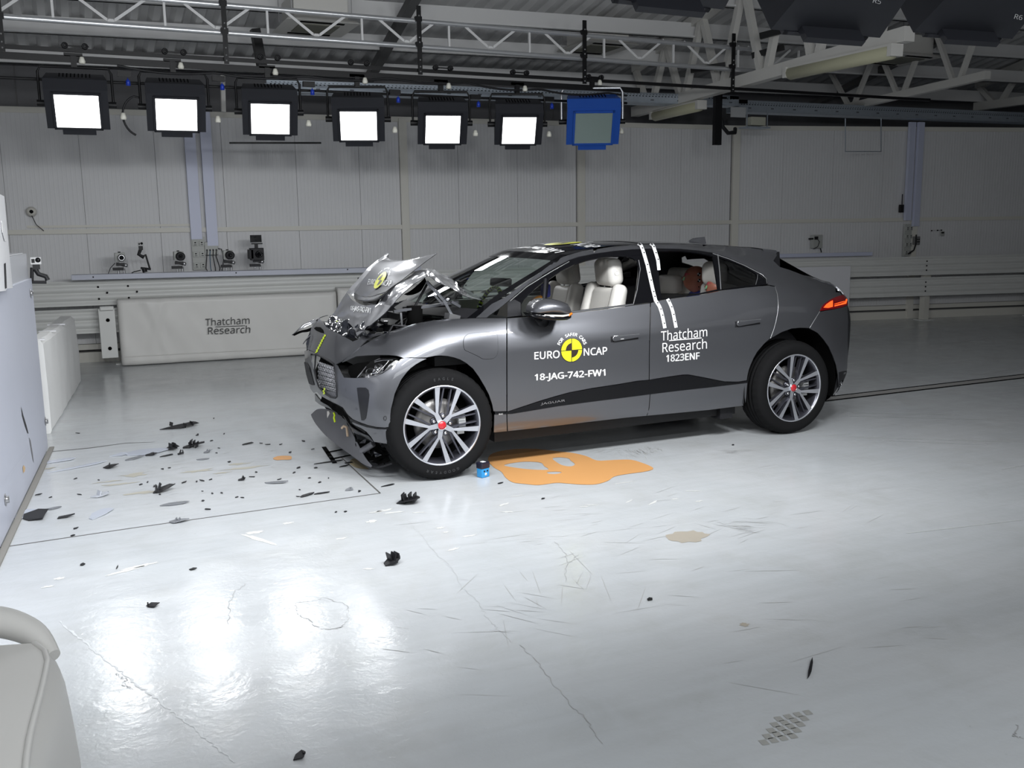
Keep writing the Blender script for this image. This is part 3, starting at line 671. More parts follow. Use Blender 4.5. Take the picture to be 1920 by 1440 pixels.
for i, x in enumerate(posts):
    w = .05 if i == 0 else (.12 if x != 13.1 else .16)
    z1 = 1.12 if x > 12 else .95
    o = MB().box((0, 0, z1/2), (w, .10, z1)).build('guardrail_post', M_GUARD if x > 12 or x < 0 else M_CREAM); o.location = wl(x, 0, .34)
    MB().box((0, 0, .006), (w+.14, .2, .012)).build('base_plate', M_GUARD, o)
    tag(o, ['thin white guardrail post beside the foam slab', 'white guardrail post left of the padded cover', 'guardrail post hidden behind the padded covers', 'guardrail post behind the bonnet', 'guardrail post behind the car doors', 'guardrail post behind the car rear', 'guardrail post behind the white board', 'cream guardrail post right of the white board', 'wide white guardrail post, second from the right edge', 'guardrail post at the right edge'][i], 'post', 'guardrail posts')
sh = empty('camera_shelf', 'pale box-section beam lying on the guardrail, cameras stand on it', 'shelf', loc=wl(-2.14, 1.10, .5))
a, b_ = wl(-2.14, 1.135, .56)-sh.location, wl(2.28, 1.115, .56)-sh.location
MB().bar(a, b_, .20, .065).build('beam', M_PLATE, sh, .004)
for x in (-1.9, -.2, 1.25): MB().lathe([(0, -.006), (.008, -.004), (.009, 0)], 8, M=Matrix.Translation(wl(x, 1.135, .665)-sh.location)).build('bolt', M_BLACKST, sh)
bp_ = empty('end_bracket', 'white steel end bracket holding the left end of the padded cover', 'bracket', loc=wl(-.9, 0, .6))
o = MB().box((0, 0, 0), (.19, .05, .62)).build('plate', M_GUARD, bp_, .006); q = aY(203, 625, 7.06); o.location = q - bp_.location
for a in ((202, 600), (206, 653)): MB().lathe([(0, -.035), (.022, -.035), (.024, -.02)], 12, M=Matrix.Translation(aY(*a, 7.06)-bp_.location)).build('hole', M_BLACKM, bp_)
q = aY(200, 578, 7.05); o = MB().box((0, 0, 0), (.16, .12, .05)).build('top_cap', M_GUARD, bp_, .01); o.location = q-bp_.location

# ------------------------------------------------------------------ padded covers
def cushion(name, label, corners, th, m, seed, wr=.02, res=40, group=None, seams=()):
    """padded slab: front face from four world points (bl, br, tr, tl), thickness th backwards, with soft wrinkles"""
    bl, br, tr, tl = [Vector(c) for c in corners]; nrm = (br-bl).cross(tl-bl).normalized()
    t = empty(name, label, 'padding', loc=bl, group=group); v = []; f = []
    from mathutils import noise
    nu, nv = res*2, res
    def P(u, w, dp):
        p = bl*(1-u)*(1-w)+br*u*(1-w)+tr*u*w+tl*(1-u)*w
        e = min(u, 1-u)*(br-bl).length; e2 = min(w, 1-w)*(tl-bl).length
        rnd = .035*(1-min(1, e/.05)**.5) + .035*(1-min(1, e2/.05)**.5)
        q = p*1.3 + Vector((seed, 0, 0))
        wv = noise.noise(Vector((q.x*1.2+q.y*1.2+q.z*.9, q.z*.5, seed)))*wr + noise.noise(Vector((q.x*4+q.z*2.5+q.y*4, q.z*1.2, seed+3)))*wr*.45
        fold = max(0, 1-abs((u-.12)-(1-w)*.10)/.03)*.012 + max(0, 1-abs((u-.20)+(1-w)*.09)/.03)*.014*w
        return p + nrm*(wv+fold-rnd) - nrm*dp - bl
    for j in range(nv+1):
        for i in range(nu+1): v.append(P(i/nu, j/nv, 0))
    W_ = nu+1
    for j in range(nv):
        for i in range(nu): f.append((j*W_+i, j*W_+i+1, (j+1)*W_+i+1, (j+1)*W_+i))
    # rim and back
    rim = [i for i in range(W_)] + [j*W_+nu for j in range(1, nv+1)] + [nv*W_+i for i in range(nu-1, -1, -1)] + [j*W_ for j in range(nv-1, 0, -1)]
    prev = rim
    for s in (.3, .7, 1):
        n0 = len(v); cur = []
        for r_ in rim:
            q = Vector(v[r_]) - nrm*th*s
            bul = noise.noise(Vector(v[r_])*3+Vector((0, 0, seed+s)))*.02*(1-abs(2*s-1))
            q += (Vector(v[r_])-Vector(P(.5, .5, 0))).normalized()*bul; v.append(q); cur.append(len(v)-1)
        for k in range(len(rim)): f.append((prev[k], cur[k], cur[(k+1) % len(rim)], prev[(k+1) % len(rim)]))
        prev = cur
    f.append(tuple(prev[::-1]))
    mesh('cover', v, f, m, t, True)
    for (u0, w0, u1, w1) in seams:
        pts = [P(u0+(u1-u0)*k/30, w0+(w1-w0)*k/30, -.004) for k in range(31)]
        MB().tube(pts, .006, 6).build('piping', m, t)
    return t, P
c_bl, c_br, c_tr, c_tl = aZ(229, 688), aZ(578, 667), None, None
def up(p, px, py):
    """point straight above p that shows at the picture height py"""
    lo, hi = 0, 3
    for _ in range(40):
        mz = (lo+hi)/2; d = Vector((p.x, p.y, mz))-CAM; yy = 720-FPX*d.dot(_u)/d.dot(_f)
        if yy > py: lo = mz
        else: hi = mz
    return Vector((p.x, p.y, lo))
cb = c_bl + (c_br-c_bl)*1.18
hC = .845
cu1, P1 = cushion('padded_cover', 'long white padded cover with black lettering against the guardrail', (c_bl+Vector((0, 0, .01)), cb+Vector((0, 0, .01)), cb+Vector((0, 0, hC)), c_bl+Vector((0, 0, hC))), .13, M_COVER, 2.3, .022, 60, 'white padded covers', ((.01, .14, .99, .12),))
d = (cb-c_bl).normalized(); b2 = cb + d*.02
b3 = b2+d*1.3
cushion('padded_cover', 'taller white padded cover half hidden behind the raised bonnet', (b2+Vector((0, 0, .01)), b3+Vector((0, 0, .01)), b3+Vector((0, 0, hC+.05)), b2+Vector((0, 0, hC+.05))), .13, M_COVER, 5.1, .02, 40, 'white padded covers')
# white board behind the tail
o = tag(wall_box('white_board', 7.9, 9.47, .06, .955, .50, .53, mat('white_board', (.72, .72, .75), .4)), 'plain white board leaning on the guardrail behind the car tail', 'board')

# ------------------------------------------------------------------ text
try:        # the sans face that ships inside Blender; its built-in face otherwise
    import os
    FONT = bpy.data.fonts.load(os.path.join(bpy.utils.system_resource('DATAFILES', path='fonts'), 'NotoSansHebrew-Regular.woff2'))
except Exception: FONT = None
def text_mesh(s, size=1, bold=0, spacing=1.0, align='LEFT'):
    c = bpy.data.curves.new('text', 'FONT'); c.body = s
    if FONT: c.font = FONT
    c.size = size; c.offset = bold; c.space_character = spacing; c.align_x = align; c.resolution_u = 3
    o = bpy.data.objects.new('text', c); COL.objects.link(o)
    bpy.context.view_layer.update()
    me = bpy.data.meshes.new_from_object(o.evaluated_get(bpy.context.evaluated_depsgraph_get()))
    bpy.data.objects.remove(o); bpy.data.curves.remove(c)
    return me
def fit_text(s, bold=0, spacing=1.0):
    """text mesh scaled so its box is 0..1 in both axes (cap/letter extents)"""
    fat = bold if bold >= .02 else 0
    me = text_mesh(s, 1, 0 if fat else bold, spacing); n = len(me.vertices); co = np.empty(n*3); me.vertices.foreach_get('co', co); co = co.reshape(-1, 3)
    lo, hi = co.min(0), co.max(0); co[:, 0] = (co[:, 0]-lo[0])/(hi[0]-lo[0]); co[:, 1] = (co[:, 1]-lo[1])/(hi[1]-lo[1]); co[:, 2] = 0
    me.vertices.foreach_set('co', co.ravel()); me.update()
    if fat:      # heavier strokes: the same outlines laid again a little to each side
        V = [tuple(c) for c in co]; F = [tuple(q.vertices) for q in me.polygons]; v2 = []; f2 = []; e = fat/max(1, len(s)*.55)
        for dx, dy in ((-e, 0), (e, 0), (0, -fat*.8), (0, fat*.8)): b0 = len(v2); v2 += [(a+dx, b+dy, c) for a, b, c in V]; f2 += [tuple(i+b0 for i in q) for q in F]
        bpy.data.meshes.remove(me); me = bpy.data.meshes.new('text'); me.from_pydata(v2, [], f2); me.update()
    return me
def put_text(s, quad, fn, m, name, parent, bold=.0, spacing=1.0, origin=None):
    """quad: four picture points (bl, br, tr, tl) of the lettering; fn maps a picture point to the surface"""
    me = fit_text(s, bold, spacing); og = origin or Vector()
    bl, br, tr, tl = quad
    for vt in me.vertices:
        u, w = vt.co.x, vt.co.y
        px = bl[0]*(1-u)*(1-w)+br[0]*u*(1-w)+tr[0]*u*w+tl[0]*(1-u)*w; py = bl[1]*(1-u)*(1-w)+br[1]*u*(1-w)+tr[1]*u*w+tl[1]*(1-u)*w
        vt.co = fn(px, py)-og
    me.update(); o = obj(name, me, m, parent)
    return o
def chalk(lamp, s, quad):
    hs = [c for c in lamp.children if c.name.startswith('housing')][0]; V = [v.co+lamp.location for v in hs.data.vertices]
    bt = BVHTree.FromPolygons(V, [tuple(q.vertices) for q in hs.data.polygons])
    def fn(px, py):
        d = ray(px, py).normalized(); h = bt.ray_cast(CAM, d); return (h[0]-d*.004) if h[0] else CAM+d*5
    put_text(s, quad, fn, mat('chalk', (.55, .55, .55), .8), 'chalk_mark', lamp, 0, 1, lamp.location)
chalk(NEAR_T[5], 'R6', ((1901, 35), (1916, 38), (1918, 29), (1904, 26)))
chalk(NEAR_T[4], 'R5', ((1636, 5), (1651, 8), (1653, -1), (1639, -4)))
cn = (cb-c_bl).cross(Vector((0, 0, 1))).normalized(); cc = cn.dot(c_bl+cn*.035)
fC = lambda px, py: onP(px, py, cn, cc)
M_PRINT = mat('black_print', (.02, .02, .02), .5)
put_text('Thatcham', ((385, 611), (468, 607), (468, 593), (385, 597)), fC, M_PRINT, 'printed_word', cu1, 0, 1, cu1.location)
put_text('Research', ((390, 627), (469, 624), (470, 610), (390, 613)), fC, M_PRINT, 'printed_word', cu1, 0, 1, cu1.location)
q = [fC(404, 612.6)-cu1.location, fC(460, 610.4)-cu1.location]; MB().bar(q[0], q[1], .004, .006).build('printed_rule', M_PRINT, cu1)

# ------------------------------------------------------------------ crash barrier block, plate, slab, near pad
bn = Vector((1, -.0784, 0))
def bpnt(y, z, o=0): return Vector((-2.614+.0784*y+o, y, z))     # point on the barrier face
def bbox(name, y0, y1, z0, z1, o0, o1, m, parent, bev=0):
    L0 = parent.location if parent else Vector()
    v = [bpnt(y0, z0, o0), bpnt(y0, z0, o1), bpnt(y1, z0, o1), bpnt(y1, z0, o0), bpnt(y0, z1, o0), bpnt(y0, z1, o1), bpnt(y1, z1, o1), bpnt(y1, z1, o0)]
    o = mesh(name, [p-L0 for p in v], [(3, 2, 1, 0), (4, 5, 6, 7), (0, 1, 5, 4), (1, 2, 6, 5), (2, 3, 7, 6), (3, 0, 4, 7)], m, parent)
    if bev: b_ = o.modifiers.new('b', 'BEVEL'); b_.width = bev; b_.segments = 2
    return o
bar = empty('crash_barrier', 'massive crash barrier block with a pale plywood face at the left edge', 'barrier', loc=(-2.6, 1, 0))
bbox('block', -2.2, 2.36, 0, 1.535, -2.6, -.045, M_BARR, bar, .01)
bbox('front_plate', -1.5, 2.30, .02, 1.345, -.045, 0, M_PLATE, bar, .004)
bbox('face_strip', -1.5, 2.30, 1.345, 1.53, -.045, -.02, M_BARR, bar)
bbox('floor_edge_strip', -1.5, 2.38, 0, .012, 0, .035, mat('rusty_strip', (.26, .25, .23), .8), bar)
for px_, py_ in ((57, 550), (85, 790), (10, 937)):
    q = onP(px_, py_, bn, -2.614+.0)
    MB().lathe([(0, -.02), (.02, -.02), (.022, 0)], 6, M=Matrix.Translation(q-bar.location) @ Matrix.Rotation(PI/2, 4, 'Z')).build('bolt', M_STEEL, bar)
    MB().lathe([(0, -.006), (.034, -.004), (.036, 0)], 14, M=Matrix.Translation(q-bar.location) @ Matrix.Rotation(PI/2, 4, 'Z')).build('washer', M_STEEL, bar)
def bmark(name, pts, m):
    v = [onP(a, b, bn, -2.614)+Vector((.002, 0, 0))-bar.location for a, b in pts]; mesh(name, v, [tuple(range(len(v)))], m, bar)
bmark('paint_scrape', [(39, 762), (43, 778), (49, 797), (53, 813), (51, 812), (46, 798), (41, 780)], M_BLACKP)
bmark('paint_scrape', [(54, 820), (57, 826), (61, 850), (63, 868), (61, 862), (57, 840)], mat('scrape_grey', (.2, .2, .21), .6))
bmark('exposed_wood', [(42, 876), (44, 872), (47, 877), (46, 884), (43, 887)], mat('bare_wood', (.62, .42, .22), .6))
for a, b in (((2, 870), (40, 800)), ((10, 900), (60, 835))): bmark('scratch', [a, (a[0]+1, a[1]-2), b, (b[0]-1, b[1]+2)], mat('scratch_pale', (.60, .61, .66), .4))
ins = empty('instrument_panel', 'white plate with an oval slot fixed above the barrier face, left edge', 'panel', loc=(-2.5, 1, 1.6))
def ipoly(name, pts, m, th=.05, cx=-2.50):
    v = [aX(a, b, cx)-ins.location for a, b in pts]; v2 = [p-Vector((th, 0, 0)) for p in v]; n = len(v)
    return mesh(name, v+v2, [tuple(range(n)), tuple(range(2*n-1, n-1, -1))]+[(i, i+n, (i+1) % n+n, (i+1) % n) for i in range(n)], m, ins)
M_PURE = mat('white_gloss_panel', (.80, .80, .82), .3)
ipoly('plate', [(-40, 362), (0, 364), (8, 368), (19, 490), (24, 540), (13, 541), (11, 545), (-40, 552)], M_PURE)
ipoly('slot', [(3, 414), (6, 415), (12, 440), (13, 452), (9, 452), (5, 436)], M_WALL, .002, -2.495)
ipoly('gap', [(9, 494), (11, 493), (13, 540), (11, 541)], M_BLACKP, .002, -2.495)
# action camera on a clamp, on the barrier's far edge
def action_camera(label, c, s=1.0, face=0):
    t = empty('action_camera', label, 'camera', loc=c)
    MB().box((0, 0, 0), (.075*s, .04*s, .055*s)).build('body', mat('silver_plastic', (.55, .55, .55), .4), t, .004)
    MB().lathe([(0, -.012), (.015*s, -.012), (.019*s, 0)], 14, M=Matrix.Translation((.016*s, -.022*s, .006*s))).build('lens', M_BLACKG, t)
    MB().box((-.018*s, -.021*s, 0), (.022*s, .003, .03*s)).build('label_window', M_BLACKP, t)
    return t
ac = action_camera('silver action camera clamped to the far edge of the barrier', aY(67, 489, 2.34), 1.0)
m_ = MB(); m_.box((0, 0, -.045), (.05, .03, .04)); m_.tube([(-.01, 0, -.06), (.01, .0, -.10), (.06, 0, -.12), (.07, 0, -.15)], .018, 8); m_.tube([(-.05, 0, -.16), (.06, 0, -.165)], .012, 8); m_.tube([(-.03, 0, -.05), (-.04, 0, -.15)], .013, 8); m_.build('clamp_arm', M_BLACKP, ac)
# foam slab
sl = empty('foam_slab', 'white taped foam slab standing behind the barrier', 'slab', loc=(-2.45, 3, 0))
from mathutils import noise as mnoise
v = []; f = []
P0, P1_ = Vector((-2.53, 3.0, 0)), Vector((-2.32, 5.9, 0)); nseg = 24
ring = [(0, 0), (.105, 0), (.115, .02), (.118, .40), (.112, .76), (.09, .80), (.02, .805), (0, .78), (-.004, .4)]
for i in range(nseg+1):
    p = P0.lerp(P1_, i/nseg)
    for x, z in ring: v.append(p+Vector((x*(1.0+.5*i/nseg)+mnoise.noise(Vector((p.y*3, z*4, x*9)))*.012, 0, z*(1-.05*i/nseg)+mnoise.noise(Vector((p.y*2, z*9, 5)))*.008))-sl.location)
m_n = len(ring)
for i in range(nseg):
    for k in range(m_n): f.append((i*m_n+k, i*m_n+(k+1) % m_n, (i+1)*m_n+(k+1) % m_n, (i+1)*m_n+k))
f += [tuple(range(m_n))[::-1], tuple(range(nseg*m_n, (nseg+1)*m_n))]
mesh('foam_body', v, f, M_FOAM, sl)
for y in (3.06, 3.9, 4.7):
    s = (y-3)/2.9; p = P0.lerp(P1_, s)-sl.location
    MB().box((p.x+.06*(1+.5*s), p.y, .80*(1-.05*s)), (.125*(1+.5*s), .05, .012)).build('tape', M_PURE, sl)
def catmull_(P, n):
    P = np.array(P, float); P = np.concatenate([(2*P[0]-P[1])[None], P, (2*P[-1]-P[-2])[None]]); out = []
    for i in range(1, len(P)-2):
        for k in range(n):
            t_ = k/n; a, b, c, d = P[i-1:i+3]; out.append(tuple(.5*((2*b)+(c-a)*t_+(2*a-5*b+4*c-d)*t_*t_+(3*b-a-3*c+d)*t_**3)))
    return out+[tuple(P[-2])]
# near pad, bottom left, built from its visible edges
nc = Vector((-2.262, -3.80, 0)); zt = .88
t = empty('padded_cover', 'large cream vinyl padded block in the bottom left corner', 'padding', loc=(-2.6, -4.3, 0), group=None)
L0 = t.location; v = []; f = []
A = Vector((-2.262, -3.80, zt)); B = Vector((-3.2, -3.62, zt)); D = Vector((-2.36, -5.2, zt+.0)); 
nu, nv = 36, 30
def padP(u, w):      # face along y (u from near to far), w from floor to the top
    far, near = Vector((-2.255, -3.80, 0)), Vector((-2.315, -5.3, 0))
    p = near.lerp(far, u); z = zt*w
    out = .035*math.sin(min(1, w/.5)*PI/2)*0 + mnoise.noise(Vector((u*5, w*1.5, 3)))*.02 + .05*(1-w)
    cr = .03*(1-min(1, (1-u)/.06)**.5)+.02*(1-min(1, (1-w)/.05)**.5)
    return Vector((p.x+out-cr, p.y, z))
for j in range(nv+1):
    for i in range(nu+1): v.append(padP(i/nu, j/nv)-L0)
for j in range(nv):
    for i in range(nu): f.append((j*(nu+1)+i, j*(nu+1)+i+1, (j+1)*(nu+1)+i+1, (j+1)*(nu+1)+i))
o1 = mesh('side_panel', v, f, M_COVER, t, True)
v = []; f = []
for j in range(nv+1):
    for i in range(nu+1):
        e = padP(i/nu, 1); s = j/nv
        z = e.z + .03*math.sin(s*PI)*(1+.0) + mnoise.noise(Vector((i*.15, j*.12, 7)))*.018*min(1, s*6) + (.035*max(0, 1-abs(s-.16)/.03) if 0 else 0)
        yfar = .0
        v.append(Vector((e.x-s*.95, e.y+s*.13*(i/nu), z))-L0)
for j in range(nv):
    for i in range(nu): f.append((j*(nu+1)+i, j*(nu+1)+i+1, (j+1)*(nu+1)+i+1, (j+1)*(nu+1)+i))
mesh('top_panel', v, f, M_COVER, t, True)
v = []; f = []
for j in range(nv+1):
    for i in range(nu+1):
        s = i/nu; e = padP(1, j/nv); v.append(Vector((e.x-s*.95, e.y+s*.13 + .03*math.sin(j/nv*PI), e.z))-L0)
for j in range(nv):
    for i in range(nu): f.append((j*(nu+1)+i, j*(nu+1)+i+1, (j+1)*(nu+1)+i+1, (j+1)*(nu+1)+i))
mesh('end_panel', v, f, M_COVER, t, True)
for s, r_ in ((0.0, .006), (.10, .005), (.118, .005), (.22, .004)):
    pts = [padP(k/30, 1)-L0+Vector((-s*.95, s*.13*k/30, .012+.03*math.sin(s*PI)-(.012 if s == 0 else 0))) for k in range(31)]
    MB().tube(pts, r_, 6).build('piping', M_COVER, t)
m_ = MB(); pts = []
_t = [Vector(q) for q in ((-2.27, -3.81, zt-.03), (-2.31, -3.74, zt), (-2.38, -3.69, zt+.018), (-2.47, -3.67, zt+.016), (-2.55, -3.68, zt+.004), (-2.62, -3.69, zt-.01))]
_t = [Vector(q)-L0 for q in catmull_([tuple(q) for q in _t], 6)]
m_.tube(_t, [.008+.024*math.sin(PI*min(1, (k+1)/len(_t)*1.02))**.6 for k in range(len(_t))], 20).build('tucked_corner', M_COVER, t)
MB()

# ------------------------------------------------------------------ high-speed cameras on the shelf
def shelf_z(px): return 1.168
def video_camera(px, kind, label):
    x = aW(px, 510, .55).x; p = wl(x, 1.168, .56); t = empty('test_camera', label, 'camera', loc=p, group='cameras on the shelf beam')
    m_ = MB(); m_.tube([(-.03, 0, 0), (-.03, 0, .05)], .012, 8); m_.tube([(.035, 0, 0), (.035, 0, .06)], .014, 8); m_.build('clamp_legs', M_STEEL, t)
    m_ = MB(); m_.box((-.03, 0, .055), (.13, .06, .035)); m_.box((.0, 0, .11), (.10, .05, .035)); m_.tube([(-.05, 0, .12), (.08, 0, .09)], .018, 8); m_.build('tripod_head', M_BLACKP, t)
    MB().lathe([(.0, -.02), (.022, -.02), (.024, .02), (0, .02)], 12, M=Matrix.Translation((.06, -.03, .10))).build('knob', M_STEEL, t)
    if kind == 'box':
        MB().box((0, .02, .20), (.12, .14, .11)).build('body', M_ABSGREY if 'first' in label or True else M_BLACKP, t, .006)
        big = 'wide' in label
        MB().lathe([(0, -.04), (.025, -.06), (.043 if not big else .055, -.07), (.045 if not big else .057, 0)], 20, M=Matrix.Translation((.012, -.06, .195))).build('lens', M_BLACKP, t)
        MB().lathe([(0, -.045), (.022, -.05)], 16, M=Matrix.Translation((.012, -.062, .195))).build('front_element', M_BLACKG, t)
        if not big: MB().lathe([(.028, -.072), (.046, -.074), (.046, -.06)], 20, M=Matrix.Translation((.012, -.062, .195))).build('lens_ring', M_STEEL, t)
        MB().box((-.005, 0, .262), (.03, .03, .015)).build('top_knob', M_BLACKP, t)
        if 'cable' in label: MB().tube([(-.06, 0, .13), (-.12, 0, .07), (-.15, 0, 0)], .005, 6).build('cable', M_BLACKP, t)
    else:
        MB().box((0, 0, .20), (.17, .12, .16)).build('body', M_BLACKP, t, .006); MB().box((-.08, 0, .20), (.06, .12, .12)).build('battery', M_BLACKP, t, .004)
        MB().lathe([(0, -.04), (.03, -.06), (.042, -.06), (.045, 0)], 18, M=Matrix.Translation((.015, -.06, .20))).build('lens', M_BLACKG, t)
        m_ = MB(); m_.box((0, 0, .31), (.04, .04, .06)); m_.box((.01, 0, .335), (.14, .03, .015)); m_.build('mount', M_BLACKP, t)
        MB().box((.0, 0, .40), (.145, .025, .095)).build('monitor', M_BLACKP, t, .004); MB().box((.0, -.014, .40), (.125, .004, .075)).build('screen', M_BLACKG, t)
    return t
video_camera(227, 'box', 'grey box camera with a silver lens ring and side cable, leftmost on the shelf')
video_camera(337, 'box', 'grey camera with a wide black lens, left of the wall sockets')
video_camera(429, 'box', 'grey camera with a wide black lens, right of the wall sockets')
video_camera(483, 'video', 'black video camera with a monitor on top, rightmost on the shelf')
x = aW(272, 510, .55).x; p = wl(x, 1.168, .56)
ac2 = action_camera('small black action camera on a tall jointed arm on the shelf', p+Vector((-.03, 0, .36)), .85)
m_ = MB(); m_.box((0, 0, -.05), (.05, .04, .05)); m_.tube([(0, 0, -.06), (-.03, 0, -.13), (.03, 0, -.17)], .022, 8); m_.tube([(.03, 0, -.15), (.05, 0, -.13), (.09, 0, -.32)], .011, 8); m_.tube([(.10, 0, -.32), (-.02, 0, -.30)], .014, 8); m_.tube([(.02, 0, -.31), (.03, 0, -.355)], .03, 8); m_.tube([(-.02, 0, -.33), (-.10, 0, -.345), (-.13, 0, -.36)], .007, 6); m_.build('jointed_arm', M_BLACKP, ac2)

# ================================================================== THE CAR
YC = .945                                      # the car's centre plane
car = empty('car', 'dark grey electric hatchback with a crushed front and a buckled bonnet', 'car', loc=(1.5, YC, 0))
OC = Vector((1.5, YC, 0))
def H(me_or_o, *a): pass
# control net of the near body side: stations (front centre -> rear centre), rows from the sill up
# each row point is (x, y, z)
def stn(x, ys, zs): return [(x, y, z) for y, z in zip(ys, zs)]
NET = [
 # front, centre
 [(-.50, .945, .20), (-.58, .945, .30), (-.62, .945, .44), (-.635, .945, .60), (-.64, .945, .72), (-.635, .945, .80), (-.60, .945, .87), (-.56, .945, .95), (-.52, .945, 1.02), (-.45, .945, 1.05), (-.35, .945, 1.06)],
 [(-.50, .60, .20), (-.58, .60, .30), (-.62, .60, .44), (-.63, .60, .58), (-.63, .60, .70), (-.62, .60, .78), (-.59, .60, .85), (-.55, .58, .93), (-.50, .57, 1.00), (-.43, .57, 1.03), (-.33, .57, 1.04)],
 [(-.47, .36, .20), (-.53, .34, .30), (-.58, .33, .44), (-.60, .33, .58), (-.60, .33, .68), (-.585, .35, .76), (-.55, .38, .84), (-.50, .41, .91), (-.45, .43, .96), (-.38, .44, .99), (-.30, .45, 1.01)],
 [(-.40, .20, .20), (-.44, .16, .30), (-.49, .14, .44), (-.51, .14, .57), (-.505, .16, .66), (-.50, .19, .745), (-.47, .24, .83), (-.43, .30, .90), (-.38, .34, .94), (-.32, .38, .97), (-.25, .40, .99)],
 [(-.33, .10, .20), (-.37, .06, .30), (-.40, .045, .44), (-.41, .05, .56), (-.41, .065, .66), (-.40, .09, .75), (-.38, .14, .83), (-.35, .20, .90), (-.32, .26, .94), (-.28, .32, .965), (-.20, .38, .98)],
 # side: rows k1..k10 get denser by height
 stn(-.25, (.09, .04, .012, .002, .005, .02, .06, .13, .20, .28, .36), (.18, .27, .42, .58, .70, .79, .88, .95, .99, 1.005, 1.01)),
 stn(0.0, (.11, .06, .02, -.008, -.012, -.010, .012, .07, .14, .23, .34), (.18, .27, .42, .60, .74, .84, .93, 1.02, 1.06, 1.075, 1.075)),
 stn(.25, (.13, .06, .03, .004, -.004, -.002, .014, .07, .13, .20, .30), (.18, .27, .42, .60, .75, .85, .95, 1.045, 1.075, 1.085, 1.085)),
 stn(.50, (.15, .06, .035, .014, .004, .004, .032, .075, .12, .155, .205), (.18, .28, .42, .60, .76, .855, .96, 1.045, 1.085, 1.125, 1.165)),
 stn(.80, (.15, .06, .036, .018, .010, .010, .040, .084, .15, .205, .27), (.18, .28, .42, .60, .77, .865, .97, 1.055, 1.17, 1.245, 1.31)),
 stn(1.15, (.15, .06, .036, .020, .014, .013, .046, .090, .19, .275, .37), (.18, .28, .42, .60, .78, .88, .98, 1.07, 1.27, 1.405, 1.467)),
 stn(1.55, (.15, .06, .036, .022, .016, .015, .050, .094, .20, .305, .42), (.18, .28, .42, .60, .79, .895, .99, 1.09, 1.31, 1.495, 1.527)),
 stn(2.0, (.15, .06, .036, .022, .016, .015, .048, .094, .20, .305, .43), (.18, .28, .42, .60, .80, .91, 1.01, 1.125, 1.33, 1.497, 1.532)),
 stn(2.4, (.15, .06, .034, .016, .008, .008, .038, .092, .20, .295, .43), (.18, .28, .42, .60, .81, .925, 1.04, 1.165, 1.33, 1.455, 1.515)),
 stn(2.75, (.14, .05, .026, .002, -.006, -.006, .014, .090, .185, .27, .42), (.18, .27, .42, .60, .82, .94, 1.06, 1.19, 1.29, 1.385, 1.49)),
 stn(3.05, (.13, .05, .022, -.004, -.012, -.010, .014, .10, .18, .26, .385), (.18, .26, .42, .60, .82, .94, 1.06, 1.17, 1.24, 1.315, 1.452)),
 stn(3.25, (.12, .05, .022, .000, -.006, .000, .026, .11, .18, .25, .365), (.18, .26, .42, .60, .81, .93, 1.05, 1.14, 1.20, 1.255, 1.34)),
 stn(3.45, (.14, .07, .04, .020, .022, .035, .065, .14, .20, .26, .35), (.18, .26, .42, .60, .80, .92, 1.04, 1.12, 1.165, 1.20, 1.235)),
 [(3.50, .22, .18), (3.57, .14, .26), (3.63, .10, .42), (3.65, .09, .60), (3.66, .09, .78), (3.66, .10, .90), (3.65, .14, 1.03), (3.62, .21, 1.11), (3.60, .25, 1.145), (3.59, .30, 1.17), (3.57, .36, 1.195)],
 [(3.56, .40, .18), (3.66, .32, .26), (3.75, .26, .42), (3.775, .25, .60), (3.78, .25, .77), (3.775, .25, .90), (3.76, .28, 1.03), (3.73, .32, 1.10), (3.71, .34, 1.13), (3.69, .36, 1.16), (3.65, .40, 1.18)],
 [(3.60, .65, .18), (3.72, .62, .26), (3.81, .60, .42), (3.835, .60, .60), (3.835, .60, .77), (3.83, .60, .90), (3.82, .60, 1.03), (3.79, .60, 1.10), (3.77, .60, 1.135), (3.74, .60, 1.165), (3.70, .60, 1.185)],
 [(3.60, .945, .18), (3.74, .945, .26), (3.83, .945, .42), (3.855, .945, .60), (3.86, .945, .77), (3.855, .945, .90), (3.845, .945, 1.03), (3.815, .945, 1.10), (3.79, .945, 1.14), (3.76, .945, 1.17), (3.71, .945, 1.19)],
]
NET = np.array(NET, float)
def mirror_y(a): b = a.copy(); b[..., 1] = 2*YC-b[..., 1]; return b
def catmull(P, n):
    """P: (m, ...) control rows with one ghost at each end already added -> dense rows"""
    out = []
    m = len(P)
    for i in range(1, m-2):
        for k in range(n):
            t = k/n; p0, p1, p2, p3 = P[i-1], P[i], P[i+1], P[i+2]
            out.append(.5*((2*p1)+(-p0+p2)*t+(2*p0-5*p1+4*p2-p3)*t*t+(-p0+3*p1-3*p2+p3)*t**3))
    out.append(P[m-2]); return np.array(out)
NS, NK = 10, 8
G = np.concatenate([mirror_y(NET[1])[None], NET, mirror_y(NET[-2])[None]])
G = catmull(G, NS)
G2 = np.transpose(G, (1, 0, 2)); G2 = np.concatenate([(2*G2[0]-G2[1])[None], G2, (2*G2[-1]-G2[-2])[None]]); G2 = catmull(G2, NK)
BG = np.transpose(G2, (1, 0, 2))                 # (stations, rows, 3)
def grid_faces(a, b, flip=False):
    f = []
    for i in range(a-1):
        for j in range(b-1):
            q = (i*b+j, (i+1)*b+j, (i+1)*b+j+1, i*b+j+1); f.append(q[::-1] if flip else q)
    return f
def grid_normals(g):
    du = np.gradient(g, axis=0); dv = np.gradient(g, axis=1); n = np.cross(du, dv); n /= np.linalg.norm(n, axis=2, keepdims=True)+1e-12; return n
